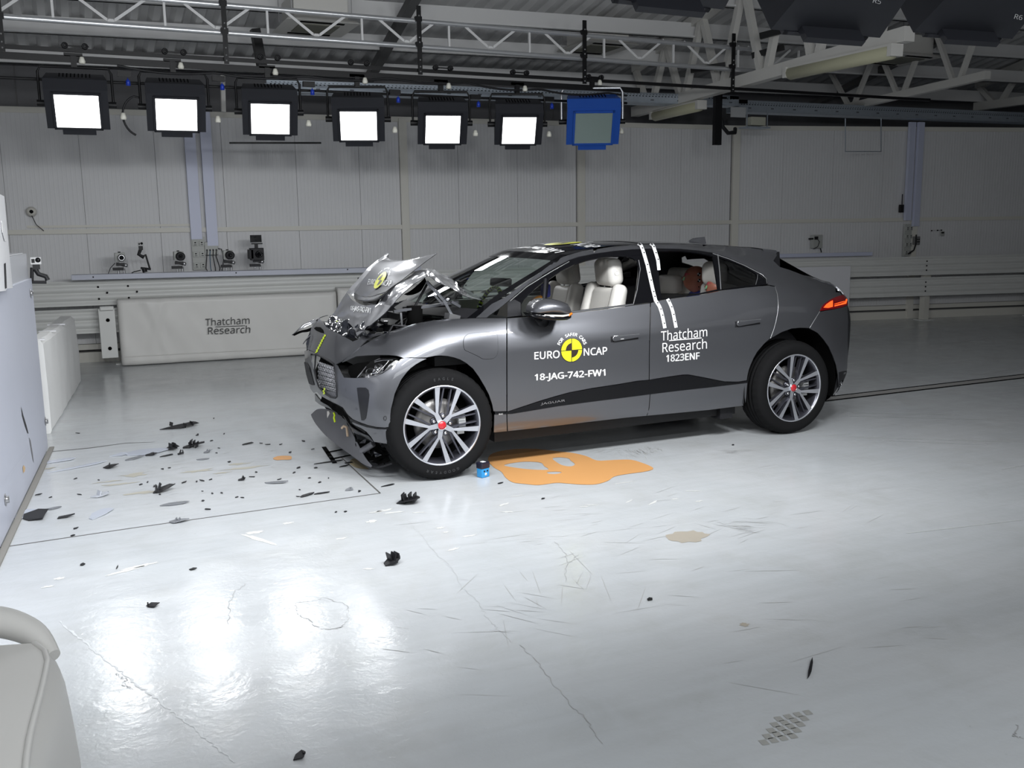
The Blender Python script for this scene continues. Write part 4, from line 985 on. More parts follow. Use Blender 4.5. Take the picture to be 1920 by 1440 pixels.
class Surf:
    """surface that can be hit by rays, giving point and smooth normal"""
    def __init__(s, grids):
        s.v = []; s.n = []; s.f = []
        for g, flip in grids:
            o = len(s.v); a, b = g.shape[:2]; n = grid_normals(g)*(-1 if flip else 1)
            s.v += [Vector(p) for p in g.reshape(-1, 3)]; s.n += [Vector(p) for p in n.reshape(-1, 3)]
            for q in grid_faces(a, b): s.f += [(q[0]+o, q[1]+o, q[2]+o), (q[0]+o, q[2]+o, q[3]+o)]
        s.t = BVHTree.FromPolygons(s.v, s.f, all_triangles=True)
    def hit(s, org, d, off=0):
        p, n, i, _ = s.t.ray_cast(org, d)
        if p is None: return None
        a, b, c = s.f[i]; nn = barycentric_transform(p, s.v[a], s.v[b], s.v[c], s.n[a], s.n[b], s.n[c]).normalized()
        if nn.dot(d) > 0: nn = -nn
        return p + nn*off, nn
    def px(s, px, py, off=0):
        d = ray(px, py).normalized(); h = s.hit(CAM, d, off)
        return h
    def near(s, px, py, off=0):
        """point of the surface that lies closest to the line of sight"""
        d = ray(px, py).normalized(); best = None
        for k in range(60):
            q = CAM+d*(5+k*.1); p, n, i, dist = s.t.find_nearest(q)
            if best is None or dist < best[0]: best = (dist, p, i)
        _, p, i = best; a, b, c = s.f[i]; nn = (s.n[a]+s.n[b]+s.n[c]).normalized()
        if nn.dot(d) > 0: nn = -nn
        return p+nn*off, nn
BODY = Surf([(BG, False), (mirror_y(BG), True)]); NEARB = Surf([(BG, False)])

def resample(poly, step):
    out = []
    for i, p in enumerate(poly):
        q = poly[(i+1) % len(poly)]; d = math.hypot(q[0]-p[0], q[1]-p[1]); n = max(1, int(round(d/step)))
        for k in range(n): out.append((p[0]+(q[0]-p[0])*k/n, p[1]+(q[1]-p[1])*k/n))
    return out
def inside(p, poly):
    x, y = p; c = False; j = len(poly)-1
    for i in range(len(poly)):
        xi, yi = poly[i]; xj, yj = poly[j]
        if (yi > y) != (yj > y) and x < (xj-xi)*(y-yi)/(yj-yi)+xi: c = not c
        j = i
    return c
def smooth_poly(poly, hard=()):
    return poly
def triangulate(poly, holes, step, fill):
    pts = [Vector(p) for p in resample(poly, step)]; n0 = len(pts); edges = [(i, (i+1) % n0) for i in range(n0)]
    hs = []
    for h in holes:
        hp = resample(h, step); b0 = len(pts); pts += [Vector(p) for p in hp]; edges += [(b0+i, b0+(i+1) % len(hp)) for i in range(len(hp))]; hs.append(hp)
    x0, x1 = min(p[0] for p in poly), max(p[0] for p in poly); y0, y1 = min(p[1] for p in poly), max(p[1] for p in poly)
    outer = [tuple(p) for p in pts[:n0]]
    nx, ny = int((x1-x0)/fill)+1, int((y1-y0)/fill)+1
    bd = np.array([tuple(p) for p in pts])
    for i in range(nx+1):
        for j in range(ny+1):
            p = (x0+i*fill, y0+j*fill)
            if inside(p, outer) and not any(inside(p, h) for h in hs) and np.min(np.hypot(bd[:, 0]-p[0], bd[:, 1]-p[1])) > fill*.45: pts.append(Vector(p))
    v, e, f, ov, oe, of = delaunay_2d_cdt(pts, edges, [], 0, 1e-5)
    res = []
    for t in f:
        c = (sum(v[i].x for i in t)/len(t), sum(v[i].y for i in t)/len(t))
        if inside(c, outer) and not any(inside(c, h) for h in hs): res.append(tuple(t))
    return [tuple(p) for p in v], res
def mesh_n(name, v, n, f, m, parent, org=OC):
    """mesh with custom smooth normals, coordinates relative to org"""
    me = bpy.data.meshes.new(name); me.from_pydata([tuple(Vector(p)-org) for p in v], [], f); me.update(); me.shade_smooth()
    me.normals_split_custom_set_from_vertices([tuple(x) for x in n]); return obj(name, me, m, parent)
def patch(name, poly, m, parent=None, off=0, holes=(), thick=.006, step=5, fill=9, surf=None, two=True, org=OC):
    """cut a panel out of the body surface: outline traced where it shows in the photograph, laid on the real 3D surface; also the mirrored panel of the far side"""
    surf = surf or (NEARB if two else BODY); parent = parent or car
    pv, pf = triangulate(poly, holes, step, fill)
    cx, cy = sum(p[0] for p in poly)/len(poly), sum(p[1] for p in poly)/len(poly)
    V = []; N = []
    for x, y in pv:
        h = None
        for k in range(3):
            h = surf.px(x+(cx-x)*k*.01, y+(cy-y)*k*.01, off)
            if h: break
        if not h: h = surf.near(x, y, off)
        V.append(h[0]); N.append(h[1])
    # orientation
    f = []
    for t in pf:
        a, b, c = [V[i] for i in t[:3]]
        f.append(t if (b-a).cross(c-a).dot(N[t[0]]) > 0 else t[::-1])
    # skirt
    cnt = {}
    for t in f:
        for i in range(len(t)):
            e = (t[i], t[(i+1) % len(t)]); cnt[frozenset(e)] = cnt.get(frozenset(e), []) + [e]
    sv, sn, sf = list(V), list(N), list(f)
    if thick:
        for k, es in cnt.items():
            if len(es) == 1:
                a, b = es[0]; b0 = len(sv); nn = (V[b]-V[a]).cross(N[a]).normalized()
                sv += [V[a], V[b], V[b]-N[b]*thick, V[a]-N[a]*thick]; sn += [nn]*4; sf.append((b0+3, b0+2, b0+1, b0))
    o = mesh_n(name, sv, sn, sf, m, parent, org)
    if two:
        mv = [Vector((p.x, 2*YC-p.y, p.z)) for p in sv]; mn = [Vector((p.x, -p.y, p.z)) for p in sn]
        mesh_n(name, mv, mn, [t[::-1] for t in sf], m, parent if parent == car else far_of.get(parent, car), Vector((org.x, org.y, org.z)))
    return o
far_of = {}
def path(*p): return list(p)
# ---- outlines (as they show in the photograph) laid on the body surface
K9 = [(953, 565.5), (971, 550), (989, 534), (1011, 520), (1033, 506.7), (1050, 497), (1067, 487.8), (1084, 482), (1112, 476), (1150, 471), (1185, 467.8), (1228, 465.8), (1276, 467), (1310, 470), (1336, 474), (1366, 484), (1396, 497), (1416, 507), (1431, 517), (1437, 524), (1438.7, 533)]
BELT = [(1419, 535.6), (1353, 543.4), (1309, 552), (1240, 561.5), (1220, 566.5), (1187, 571.3), (1130, 579), (1072, 585.5), (1020, 591), (950, 595)]
patch('front_fender', [(641, 679), (660, 663), (680, 648), (700, 636), (716, 627.5), (735, 620.5), (752, 614.5), (772, 608.5), (790, 604.5), (815, 600.5), (840, 598.3), (865, 597.3), (890, 596.8), (949, 597), (949.3, 640), (949.3, 700), (949.5, 771),
    (930, 771.5), (925.5, 771), (923, 758), (917, 740), (909, 724.6), (898, 706), (887, 691), (875, 681), (863, 674), (851, 670), (839.5, 667.5), (827, 666.5), (815.5, 667), (800, 670), (786, 670.5), (770, 670), (757, 671), (744, 667), (728, 665.5), (712.5, 665.5), (690, 666.2), (668, 668)], M_PAINT)
patch('front_door', [(951.5, 597), (1020, 592.5), (1072, 587.5), (1130, 581), (1187, 573), (1218.8, 568.5), (1217.6, 620), (1216.8, 665), (1216.5, 712), (1195, 714), (1160, 720), (1110, 727.5), (1067.5, 735.5), (1040, 743), (1010, 752), (980, 762), (951.5, 771.5)], M_PAINT)
RD_REAR = [(1453, 537.5), (1457.5, 551), (1459, 563.7), (1459.3, 576), (1458, 587.7), (1455, 603), (1450.7, 618.8), (1444.7, 634.4)]
patch('rear_door', [(1220.8, 568), (1240, 563), (1309, 554), (1353, 545), (1400, 539), (1440, 535.5)] + [(x-1.1, y) for x, y in RD_REAR] + [(1432, 645), (1419.6, 659.6), (1413, 671), (1407.6, 683.5), (1404, 693), (1401.6, 702.7), (1400, 713), (1385, 715.5), (1371.7, 715.5), (1358, 715), (1347.7, 713), (1322, 708), (1300, 703.7), (1290, 702), (1280.6, 702.2), (1250, 706.5), (1218.2, 711.8), (1218.3, 665), (1219.3, 620)], M_PAINT)
# gloss black sill strip and the painted sill beneath
patch('sill_strip', [(927, 772), (950, 772.5), (980, 763), (1010, 753), (1040, 744), (1067.5, 736.5), (1110, 728.5), (1160, 721), (1195, 715), (1218, 712.3), (1250, 707.5), (1280.6, 703.2), (1290, 703), (1300, 704.7), (1322, 709), (1347.7, 714), (1358, 716), (1371.7, 716.5), (1385, 716.5), (1400, 714), (1401, 717.5), (1330, 726), (1270, 732.5), (1220, 738.7), (1160, 746.5), (1100, 754), (1047.5, 761), (1000, 769), (960, 775.5), (928, 777)], M_BLACKG, off=.004)
patch('sill_panel', [(927, 777.5), (950, 776.5), (960, 776), (1000, 769.5), (1047.5, 761.5), (1100, 754.5), (1160, 747), (1220, 739.2), (1270, 733), (1330, 726.5), (1401, 718), (1397.5, 760), (1330, 768.5), (1262, 775), (1213, 779.5), (1180, 782.5), (1100, 791.5), (1020, 801), (951, 808.5), (926, 811)], M_PAINT)
# roof side, C pillar and rear wing
UP = [(1462, 500.5), (1480, 506), (1505, 515.5), (1534, 525), (1555, 530), (1572, 534.5), (1582, 541), (1586.5, 553), (1585, 553.5), (1563, 559), (1544, 571), (1537, 583.5), (1526, 601), (1517.8, 615)]
ARR = [(1517.8, 615), (1500, 614.5), (1484, 616), (1466, 622.5), (1446, 634)]
patch('rear_wing', [(1112, 475.5), (1150, 470.5), (1185, 467.3), (1228, 465.3), (1276, 466.3), (1310, 469.3), (1336, 473.3), (1366, 483), (1396, 496), (1416, 506), (1432, 516), (1438.5, 524), (1440, 533.5), (1453, 536)] + RD_REAR[1:] + ARR[::-1][1:] + UP[::-1][1:] + [(1450, 489), (1461, 472.5), (1440, 469.5), (1400, 464), (1360, 460), (1320, 457.5), (1276, 457), (1228, 457.5), (1185, 459), (1150, 462), (1120, 467)], M_PAINT, fill=7)
# A pillar
patch('a_pillar', [(893, 595.5), (900, 590), (916, 575.5), (933, 561), (965, 538), (996.7, 517), (1018, 502.5), (1039, 490), (1053, 483), (1066.7, 478.5), (1090, 471.5), (1112, 467.5), (1114, 475.5), (1084, 481.5), (1067, 487.3), (1050, 496.3), (1033, 506), (1011, 519), (989, 533), (971, 549), (953, 564.5), (934, 580), (918, 591), (912, 595.5)], M_PAINT, step=4, fill=5, off=.002)
patch('rear_bumper', [(1517.8, 616), (1526.5, 602), (1538, 584.5), (1563, 580), (1589, 573), (1590.3, 600), (1589.5, 640), (1590, 660), (1588.5, 690), (1587, 697), (1583, 712), (1576, 733), (1573.5, 752), (1573, 745), (1572.7, 725), (1571.5, 705), (1568, 685), (1562, 668), (1554, 650), (1544, 636), (1533, 624)], M_PAINT, fill=6)
patch('rear_bumper_lower', [(1573, 698), (1587.5, 695), (1585, 715), (1581, 728), (1573, 745)], M_BLACKP, off=.003, step=4, fill=6)
# tail lamp
tl = patch('tail_lamp', [(1537, 583), (1540, 576), (1544, 570.5), (1553, 564), (1563, 558.8), (1574, 555), (1585, 552.8), (1588, 558), (1588.7, 572), (1575, 577), (1563, 579.2), (1550, 581)], M_TAIL, off=.006, step=4, fill=5)
patch('lit_segment', [(1543, 577), (1548, 571), (1556, 565.5), (1560, 564), (1560, 575.5), (1552, 577.5)], M_TAILLIT, tl, off=.009, step=4, fill=5, two=False)
patch('lit_segment', [(1563.5, 572.5), (1574, 570), (1583, 567), (1586, 561), (1587, 563), (1585, 570), (1574, 572.5), (1563.5, 575)], M_TAILLIT, tl, off=.009, step=4, fill=5, two=False)
patch('lit_segment', [(1563.5, 570), (1572, 567.5), (1582, 565), (1582, 566.2), (1572, 568.8), (1563.5, 571)], M_TAILLIT, tl, off=.009, step=4, fill=5, two=False)
# daylight opening: gloss black frames around the glass
WF = [(1030, 523), (1052, 508), (1077, 495.5), (1100, 488), (1122, 483.5), (1145, 481), (1160, 480.3), (1176, 481.3), (1188, 485), (1194.5, 491), (1197, 500), (1196.5, 515), (1193, 545), (1188, 570.2), (1130, 578), (1072, 584.5), (1023, 589), (1026, 556)]
WQ = [(977.5, 571), (984, 559.5), (1002, 542), (1021.5, 526), (1020, 545), (1018.5, 560), (1015, 589.5), (980, 592.5), (977.5, 585)]
WR = [(1232, 471.5), (1254, 470.5), (1276, 470.5), (1302, 473), (1324, 476.8), (1336.5, 480.5), (1341, 510), (1346, 542), (1309, 550), (1242, 559.5), (1239, 548), (1235, 510)]
WC = [(1346.5, 482), (1371.7, 490), (1395.6, 500), (1408, 507), (1417, 512.5), (1419.3, 517), (1418.5, 526), (1416, 533.5), (1384, 538), (1354.5, 542), (1350, 512)]
patch('window_frame', [(951, 594)] + [(952.5, 580)] + K9 + BELT[:-1], M_BLACKG, off=-.001, holes=[WF, WQ, WR, WC], step=5, fill=8, thick=.012)
for nm, w, m in (('quarter_window', WQ, M_GLASS), ('rear_quarter_window', WC, M_GLASSDK)):
    patch(nm, w, m, off=-.006, thick=0, fill=14, step=9)
# bright trim along the sill of the windows and the frame tops
def surf_line(name, pts, r, m, parent=None, off=.004, two=False, surf=None):
    surf = surf or BODY; P_ = []
    for i in range(len(pts)-1):
        n = max(1, int(math.hypot(pts[i+1][0]-pts[i][0], pts[i+1][1]-pts[i][1])/8))
        for k in range(n+(i == len(pts)-2)):
            h = surf.px(pts[i][0]+(pts[i+1][0]-pts[i][0])*k/n, pts[i][1]+(pts[i+1][1]-pts[i][1])*k/n, off)
            if h: P_.append(h[0]-OC)
    if len(P_) < 2: return None
    o = MB().tube(P_, r, 6).build(name, m, parent or car)
    if two: MB().tube([Vector((p.x, -p.y, p.z)) for p in P_], r, 6).build(name, m, car)
    return o
surf_line('belt_trim', [(1072, 584.6), (1130, 578), (1187, 570.4)], .006, M_CHROME, off=.003, two=True)
surf_line('frame_trim', [(956, 565), (989, 537), (1033, 510), (1067, 491)], .0035, M_STEEL, off=.002, two=True)
surf_line('frame_trim', [(1187, 571), (1194, 545), (1200, 505), (1197, 488)], .003, M_STEEL, two=True)
surf_line('frame_trim', [(1345.5, 478), (1349, 512), (1351, 543)], .005, M_STEEL, two=True)
surf_line('frame_trim', [(1437.7, 532), (1436, 523), (1429, 516), (1396, 498.5), (1366, 486), (1336, 476)], .0035, M_STEEL, two=True)
surf_line('frame_trim', [(1416.5, 534), (1419.5, 523), (1420, 515.5)], .003, M_STEEL, two=True)
surf_line('window_divider', [(1022.5, 524), (1021, 545), (1016.5, 590)], .012, M_BLACKP, off=.002, two=True)
# dark joint lines between bumper / wing and across the sill
surf_line('panel_gap', [(1518, 615), (1526, 602), (1537, 584)], .003, M_STEEL, off=.0)
surf_line('panel_gap', RD_REAR, .0028, M_STEEL, off=-.001)
surf_line('panel_gap', [(1217, 712), (1219, 738), (1217, 765), (1213, 779)], .0025, M_BLACKM, off=.0)
surf_line('panel_gap', [(950.3, 772), (950.6, 790), (951.5, 808)], .0035, M_BLACKM, off=.0)
# charge flap on the wing
fpl = [(869, 642), (871, 633), (877, 627), (888, 624.5), (905, 623.2), (918, 622.8), (928, 624.5), (932, 629), (933, 640), (933.5, 655), (931, 666), (925, 671.5), (915, 673), (905, 672.5), (895, 667), (880, 660), (871, 655)]
fpl = [tuple(q) for q in catmull(np.array(fpl[-1:]+fpl+fpl[:2], float), 4)[:-1]]
patch('charge_flap', fpl, M_PAINT, off=.0025, step=3, fill=7, thick=.004, two=False)
surf_line('flap_gap', fpl+[fpl[0]], .0022, M_BLACKM, off=.0)

# ---- near front corner, nose
patch('front_bumper', [(632, 685), (644, 708), (664.6, 709), (690, 707.5), (703, 706), (718, 700), (731.7, 691), (742, 682), (751, 674), (758, 671), (778, 671.5), (800, 672.5), (790, 677), (779.6, 683), (769, 691), (760.4, 700.6), (752, 712), (746, 724.6), (740, 738), (736.5, 753), (733, 767), (731.7, 779.7), (731.5, 800), (722, 801.5), (706, 800.5), (690, 797), (674, 791.5), (662, 786), (652, 777), (643, 764), (630, 757), (618, 751.5), (610, 747), (601, 742), (594, 735), (590, 722), (586, 705), (583, 690), (580, 672), (577, 657), (583, 658), (604, 667), (618, 675)],
    M_PAINT, holes=[[(582, 663), (588, 664), (604, 669.5), (618, 677), (626.5, 683), (629, 700), (631, 725), (632.5, 744), (629, 747.5), (620, 746), (608, 738), (598, 727), (592, 712), (587, 692)]], step=4, fill=7, two=False)
patch('bumper_lower', [(732, 803), (736.5, 837), (716, 835), (698, 831.7), (692, 822), (684, 813), (674, 806), (661, 800), (655, 795), (668, 795), (690, 800), (710, 803)], M_PAINT, off=-.02, step=4, fill=6, two=False)
patch('bumper_groove', [(655, 786), (664, 789.5), (684, 797.5), (704, 802), (732, 802.5), (732, 806), (706, 805.5), (686, 802), (666, 795), (655, 790)], M_BLACKG, off=-.006, step=4, fill=6, two=False)
patch('bumper_vent', [(669.5, 727), (676, 726.5), (686, 727), (691, 731), (692.5, 740), (690, 760), (688, 775), (686, 785), (683, 788), (678, 788), (676, 775), (673, 755), (671, 740)], mat('vent_dark', (.008, .008, .010), .3), off=.003, step=4, fill=6, two=False)
patch('lamp_recess', [(588, 668), (583, 676), (586, 705), (592, 722), (598, 733), (603, 737), (597, 724), (592, 710), (589, 692)], M_BLACKP, off=-.004, step=4, fill=6, two=False) if 0 else None
patch('far_intake', [(571, 679), (574, 678), (580, 689), (586, 708), (590, 722), (586, 722), (580, 719), (575, 702)], M_BLACKP, off=.004, step=3, fill=5, two=False)
patch('corner_skin', [(569.5, 658), (577, 656), (580, 672), (583, 690), (586, 705), (590, 722), (594, 735), (587, 737), (581, 729), (575, 705), (571, 680)], M_PAINT, off=-.004, step=3, fill=5, two=False)
surf_line('sensor_ring', [(719, 783), (721, 780.5), (724, 781), (725, 785), (723, 788), (720, 787), (719, 783)], .002, M_BLACKP)
# nose panel above the grille
NOSE = [(578, 655), (580, 645), (583, 630), (584, 618), (588, 606), (594, 598), (599, 597), (604, 603), (610, 612), (620, 619), (634, 625), (650, 634), (662, 641), (672, 637), (684, 627.5), (700, 626.5), (717, 626.5), (700, 631), (688, 638), (680, 646), (671, 655), (655, 668), (640, 678), (631, 683.5), (620, 675.5), (604, 667), (590, 660.5)]
patch('nose_panel', NOSE, M_PAINT, off=.004, step=3, fill=6, two=False)
patch('vent_hole', [(590, 616), (594, 613.5), (602, 614), (607, 619), (608.5, 625.5), (602, 624), (594, 620.5)], M_BLACKM, off=.007, step=3, fill=5, two=False)
# headlamp: recess, reflectors, lens
HLP = [(640, 681), (660, 673), (690, 667.5), (712.5, 667), (730, 667), (744, 668.5), (756, 671), (749, 675), (740, 683.5), (731, 691), (718, 699), (703, 705.5), (690, 707), (664.6, 708.5), (645, 707.5), (640, 695)]
patch('headlamp_recess', HLP, M_BLACKM, off=-.06, step=5, fill=8, two=True)
hl = patch('headlamp_lens', [(667, 707.5), (675, 697), (684, 686), (694, 677), (712, 671), (738, 670), (750, 673), (740, 682), (731, 690), (718, 698), (703, 704.5), (690, 706)], M_LENS, off=-.006, step=4, fill=7, two=True)
surf_line('headlamp_blade', [(667, 707), (675, 697), (684, 685)], .005, M_CHROME, hl, -.02)
surf_line('headlamp_blade', [(700, 703), (709, 694), (720, 682), (727, 674)], .005, M_CHROME, hl, -.02)
surf_line('headlamp_blade', [(690, 706), (705, 703), (722, 694), (735, 684)], .006, M_CHROME, hl, -.015)
surf_line('headlamp_blade', [(700, 676), (716, 673), (735, 673)], .004, M_CHROME, hl, -.02)
for a, b, r_ in ((690, 694, .035), (706, 683, .030), (681, 702, .016)):
    h = BODY.px(a, b, -.05)
    MB().lathe([(0, .01), (r_*.7, .0), (r_, -.02), (r_*1.05, -.02)], 18, M=Matrix.Translation(h[0]-OC) @ Matrix.Rotation(-.5, 4, 'Z')).build('reflector', M_CHROME, hl)
patch('reflector_foil', [(722, 694), (738, 683), (748, 675), (739, 673), (727, 680), (716, 694)], mat('foil_silver', (.7, .7, .72), .25, .9, noise=(60, .2, .8)), hl, off=-.03, step=4, fill=5, two=False)

# ---- grille
GR = [(592, 664.5), (604, 669.5), (617, 677), (626, 683), (629, 700), (631, 725), (632, 743), (629, 746.5), (620, 745), (608, 737), (598, 726), (593, 712), (590, 692)]
gr = patch('grille_back', GR, M_BLACKM, off=-.035, step=5, fill=8, two=False)
surf_line('grille_rim', GR[1:]+GR[:2], .006, M_BLACKP, gr, 0)
m_ = MB()
for i in range(13):
    for j in range(18):
        x, y = 594+i*3.05+(j % 2)*1.5, 672+j*4.1 + i*.9
        if inside((x, y), GR) and y > 676+ (x-594)*.35:
            h = BODY.px(x, y, -.012)
            if h: m_.bar(h[0]-OC+Vector((0, -.014, .004)), h[0]-OC+Vector((0, .010, -.004)), .006, .012)
go = m_.build('grille_studs', mat('grille_grey', (.30, .30, .32), .3, .8), gr); go['kind'] = 'stuff'
patch('grille_plate', [(608, 733), (622, 735), (630, 733), (631.5, 742), (629, 745.5), (620, 744.5), (609, 738)], M_DKPLAST, gr, off=-.008, step=4, fill=6, two=False)
patch('number_plate_base', [(598, 667), (607, 671), (606, 690), (602, 698), (598, 694)], M_BLACKG, gr, off=-.008, step=4, fill=6, two=False) if 0 else None
# yellow tape: zig-zag edged strips on nose, grille, bumper
def tape(pts, w, parent=None, off=.007, name='yellow_tape', surf=None, n=14):
    L_ = []
    for k in range(n+1):
        s = k/n*(len(pts)-1); i = min(int(s), len(pts)-2); u = s-i
        L_.append((pts[i][0]+(pts[i+1][0]-pts[i][0])*u + (.9 if k % 2 else -.9), pts[i][1]+(pts[i+1][1]-pts[i][1])*u))
    poly = [(x-w/2, y) for x, y in L_] + [(x+w/2, y) for x, y in L_[::-1]]
    return patch(name, poly, M_LIME, parent or car, off=off, step=3, fill=6, two=False, surf=surf, thick=0)
tape([(611.5, 628), (605, 640), (600, 650), (594, 662)], 3.2)
tape([(610.5, 727), (608.5, 733), (609.5, 739)], 3, n=4)

# ---- roof, windscreen, rear window, spoiler, tailgate: symmetric surfaces
def span(edge, crown, nu=24, plan=0.0, edge_h=None):
    """surface from near edge line to its mirror image; crown(i) height of arch, plan = forward bow"""
    edge = np.array(edge, float); g = []
    for i, e in enumerate(edge):
        row = []
        for k in range(nu+1):
            u = k/nu; y = e[1]+(2*YC-2*e[1])*u; s = 1-(2*u-1)**2; s2 = s*(2-s)*.5+s*.5
            row.append((e[0]+plan[i]*s if hasattr(plan, '__len__') else e[0]+plan*s, y, e[2]+(crown[i] if hasattr(crown, '__len__') else crown)*s2))
        g.append(row)
    return np.array(g)
def dense(line, n=8):
    P = np.array(line, float); P = np.concatenate([(2*P[0]-P[1])[None], P, (2*P[-1]-P[-2])[None]]); return catmull(P, n)
def surf_mesh(name, g, m, parent=None, thick=0, flip=False):
    a, b = g.shape[:2]; n = grid_normals(g)
    if flip: n = -n
    f = grid_faces(a, b, flip); v = [Vector(p) for p in g.reshape(-1, 3)]; nn = [Vector(p) for p in n.reshape(-1, 3)]
    return mesh_n(name, v, nn, f, m, parent or car)
ROOF_E = dense([(1.15, .375, 1.468), (1.35, .40, 1.503), (1.55, .42, 1.524), (2.0, .43, 1.530), (2.4, .43, 1.513), (2.75, .42, 1.488), (3.05, .385, 1.452)], 6)
nR = len(ROOF_E)
gR = span(ROOF_E, np.linspace(.022, .014, nR), 28, np.concatenate([np.linspace(-.18, 0, 14), np.zeros(nR-14)])+np.concatenate([np.zeros(nR-6), np.linspace(0, .10, 6)]))
ROOF = Surf([(gR, False)])
rf = surf_mesh('roof', gR, M_BLACKG)
gRr = gR[16:].copy(); gRr[..., 2] += .003; surf_mesh('roof_rear_skin', gRr, M_PAINT)
# roof side rail strip between the body side and the glass roof
WS_E = dense([(.33, .19, 1.055), (.45, .205, 1.13), (.57, .225, 1.203), (.72, .255, 1.278), (.88, .295, 1.348), (1.02, .335, 1.41), (1.15, .375, 1.465)], 4)
nW = len(WS_E)
gW = span(WS_E, np.linspace(.015, .024, nW), 28, np.linspace(-.28, -.18, nW))
WS = Surf([(gW, False)])
ws = surf_mesh('windscreen', gW, M_GLASSWS)
# black frit band round the screen edge and below it
gb = gW[-4:].copy(); gb[..., 2] += .0015; surf_mesh('screen_header', gb, M_BLACKG)
for s in (0, 1):
    gs = gW[:, :2] if not s else gW[:, -2:]; gs = gs.copy(); gs[..., 2] += .0015; surf_mesh('screen_edge', gs, M_BLACKG)
gb = gW[:4].copy(); gb[..., 2] += .0012; surf_mesh('screen_base_band', gb, M_BLACKP)
# rear window, spoiler, tailgate
RW_E = dense([(3.05, .40, 1.435), (3.25, .38, 1.335), (3.45, .365, 1.24), (3.58, .37, 1.195)], 5)
gRW = span(RW_E, .02, 20, .06); surf_mesh('rear_window', gRW, M_BLACKG)
sp = MB()
vs = []; n_ = 20
for k in range(n_+1):
    u = k/n_; y = .375+(1.515-.375)*u; s = 1-(2*u-1)**2
    for dx, dz in ((-.14, .0), (.0, .0), (.012, -.012), (-.01, -.045), (-.07, -.11)): vs.append((3.09+dx+.09*s*(1 if dx > -.1 else .3), y, 1.455+.016*s*(2-s)+dz+.0-(dx*.10 if dx < 0 else 0)))
ff = []
for k in range(n_):
    for j in range(4): ff.append((k*5+j, (k+1)*5+j, (k+1)*5+j+1, k*5+j+1))
ff += [(4, 3, 2, 1, 0), tuple(n_*5+i for i in range(5))]
sp = MB().add([Vector(p)-OC for p in vs], ff, False).build('spoiler', M_PAINT, car)
h = [aY(1461.5, 472, .375), aY(1462.7, 501.5, .375), aY(1446, 490, .33)]
mesh('spoiler_side', [p-OC for p in h]+[p-OC+Vector((0, .03, 0)) for p in h], [(0, 1, 2), (5, 4, 3), (0, 3, 4, 1), (1, 4, 5, 2), (2, 5, 3, 0)], M_BLACKP, car)
TG = dense([(3.57, .365, 1.196), (3.65, .40, 1.182), (3.72, .42, 1.17), (3.77, .45, 1.15)], 4)
gT = span(TG, .012, 16, .06); surf_mesh('tailgate_top', gT, M_PAINT)
# shark fin aerial
fin = [aY(1288, 457, YC), aY(1292, 451, YC), aY(1300, 446.5, YC), aY(1321, 444, YC), aY(1322, 448, YC), aY(1320, 457.5, YC)]
mesh('aerial_fin', [Vector((p.x, YC-.004-(.03 if i in (0, 5) else 0), p.z))-OC for i, p in enumerate(fin)]+[Vector((p.x, YC+.004+(.03 if i in (0, 5) else 0), p.z))-OC for i, p in enumerate(fin)],
     [tuple(range(6)), tuple(range(11, 5, -1))]+[(i, i+6, (i+1) % 6+6, (i+1) % 6) for i in range(6)], M_PAINT, car)

nb = grid_normals(BG)
for s in (0, 1):
    g = BG[173:] - nb[173:]*.014*np.sign((nb[175, 40]*np.array([1, -1, 0])).sum()); g = mirror_y(g) if s else g
    surf_mesh('rear_inner_shell', g, M_BLACKP)
# ---- underbody, wheel housings, inner tub
M_UNDER = mat('underbody_black', (.012, .012, .013), .7)
MB().box((1.5-1.5, 0, .23), (2.1, 1.55, .10)).box((1.5-1.5, 0, .40), (1.9, 1.60, .30)).box((3.25-1.5, 0, .40), (.55, 1.2, .35)).box((2.95-1.5, 0, .40), (1.0, 1.0, .25)).box((-.15-1.5, 0, .45), (.5, .95, .35)).build('underbody', M_UNDER, car)
MB().box((1.45-1.5, 0, .68), (1.9, 1.74, .30)).build('cabin_floor_tub', M_TRIMDK, car)
MB().box((3.15-1.5, 0, .78), (.95, 1.12, .30)).build('boot_floor', M_TRIMDK, car)
for xw in (0, 2.99):
    for s in (-1, 1):
        v = []; f = []; n = 22; R_ = .435 if xw == 0 else .465; t1_ = PI-.20 if xw == 0 else PI+.30
        for k in range(n+1):
            t = -.30+(t1_+.30)*k/n
            for r_, yy in ((R_, .030 if xw else .065), (R_, .42), (.05, .425)): v.append(Vector((xw+r_*math.cos(t), YC+s*(YC-yy), .40+r_*math.sin(t)*(1.0)))-OC)
        for k in range(n):
            for j in range(2): f.append((k*3+j, (k+1)*3+j, (k+1)*3+j+1, k*3+j+1))
        mesh('wheel_housing', v, f, M_BLACKM, car, True)
MB().box((3.72-1.5, 0, .42), (.10, 1.3, .30)).build('rear_valance', M_BLACKP, car)
MB().box((2.43-1.5, -.72, .22), (.12, .20, .12)).build('air_deflector', M_BLACKP, car)

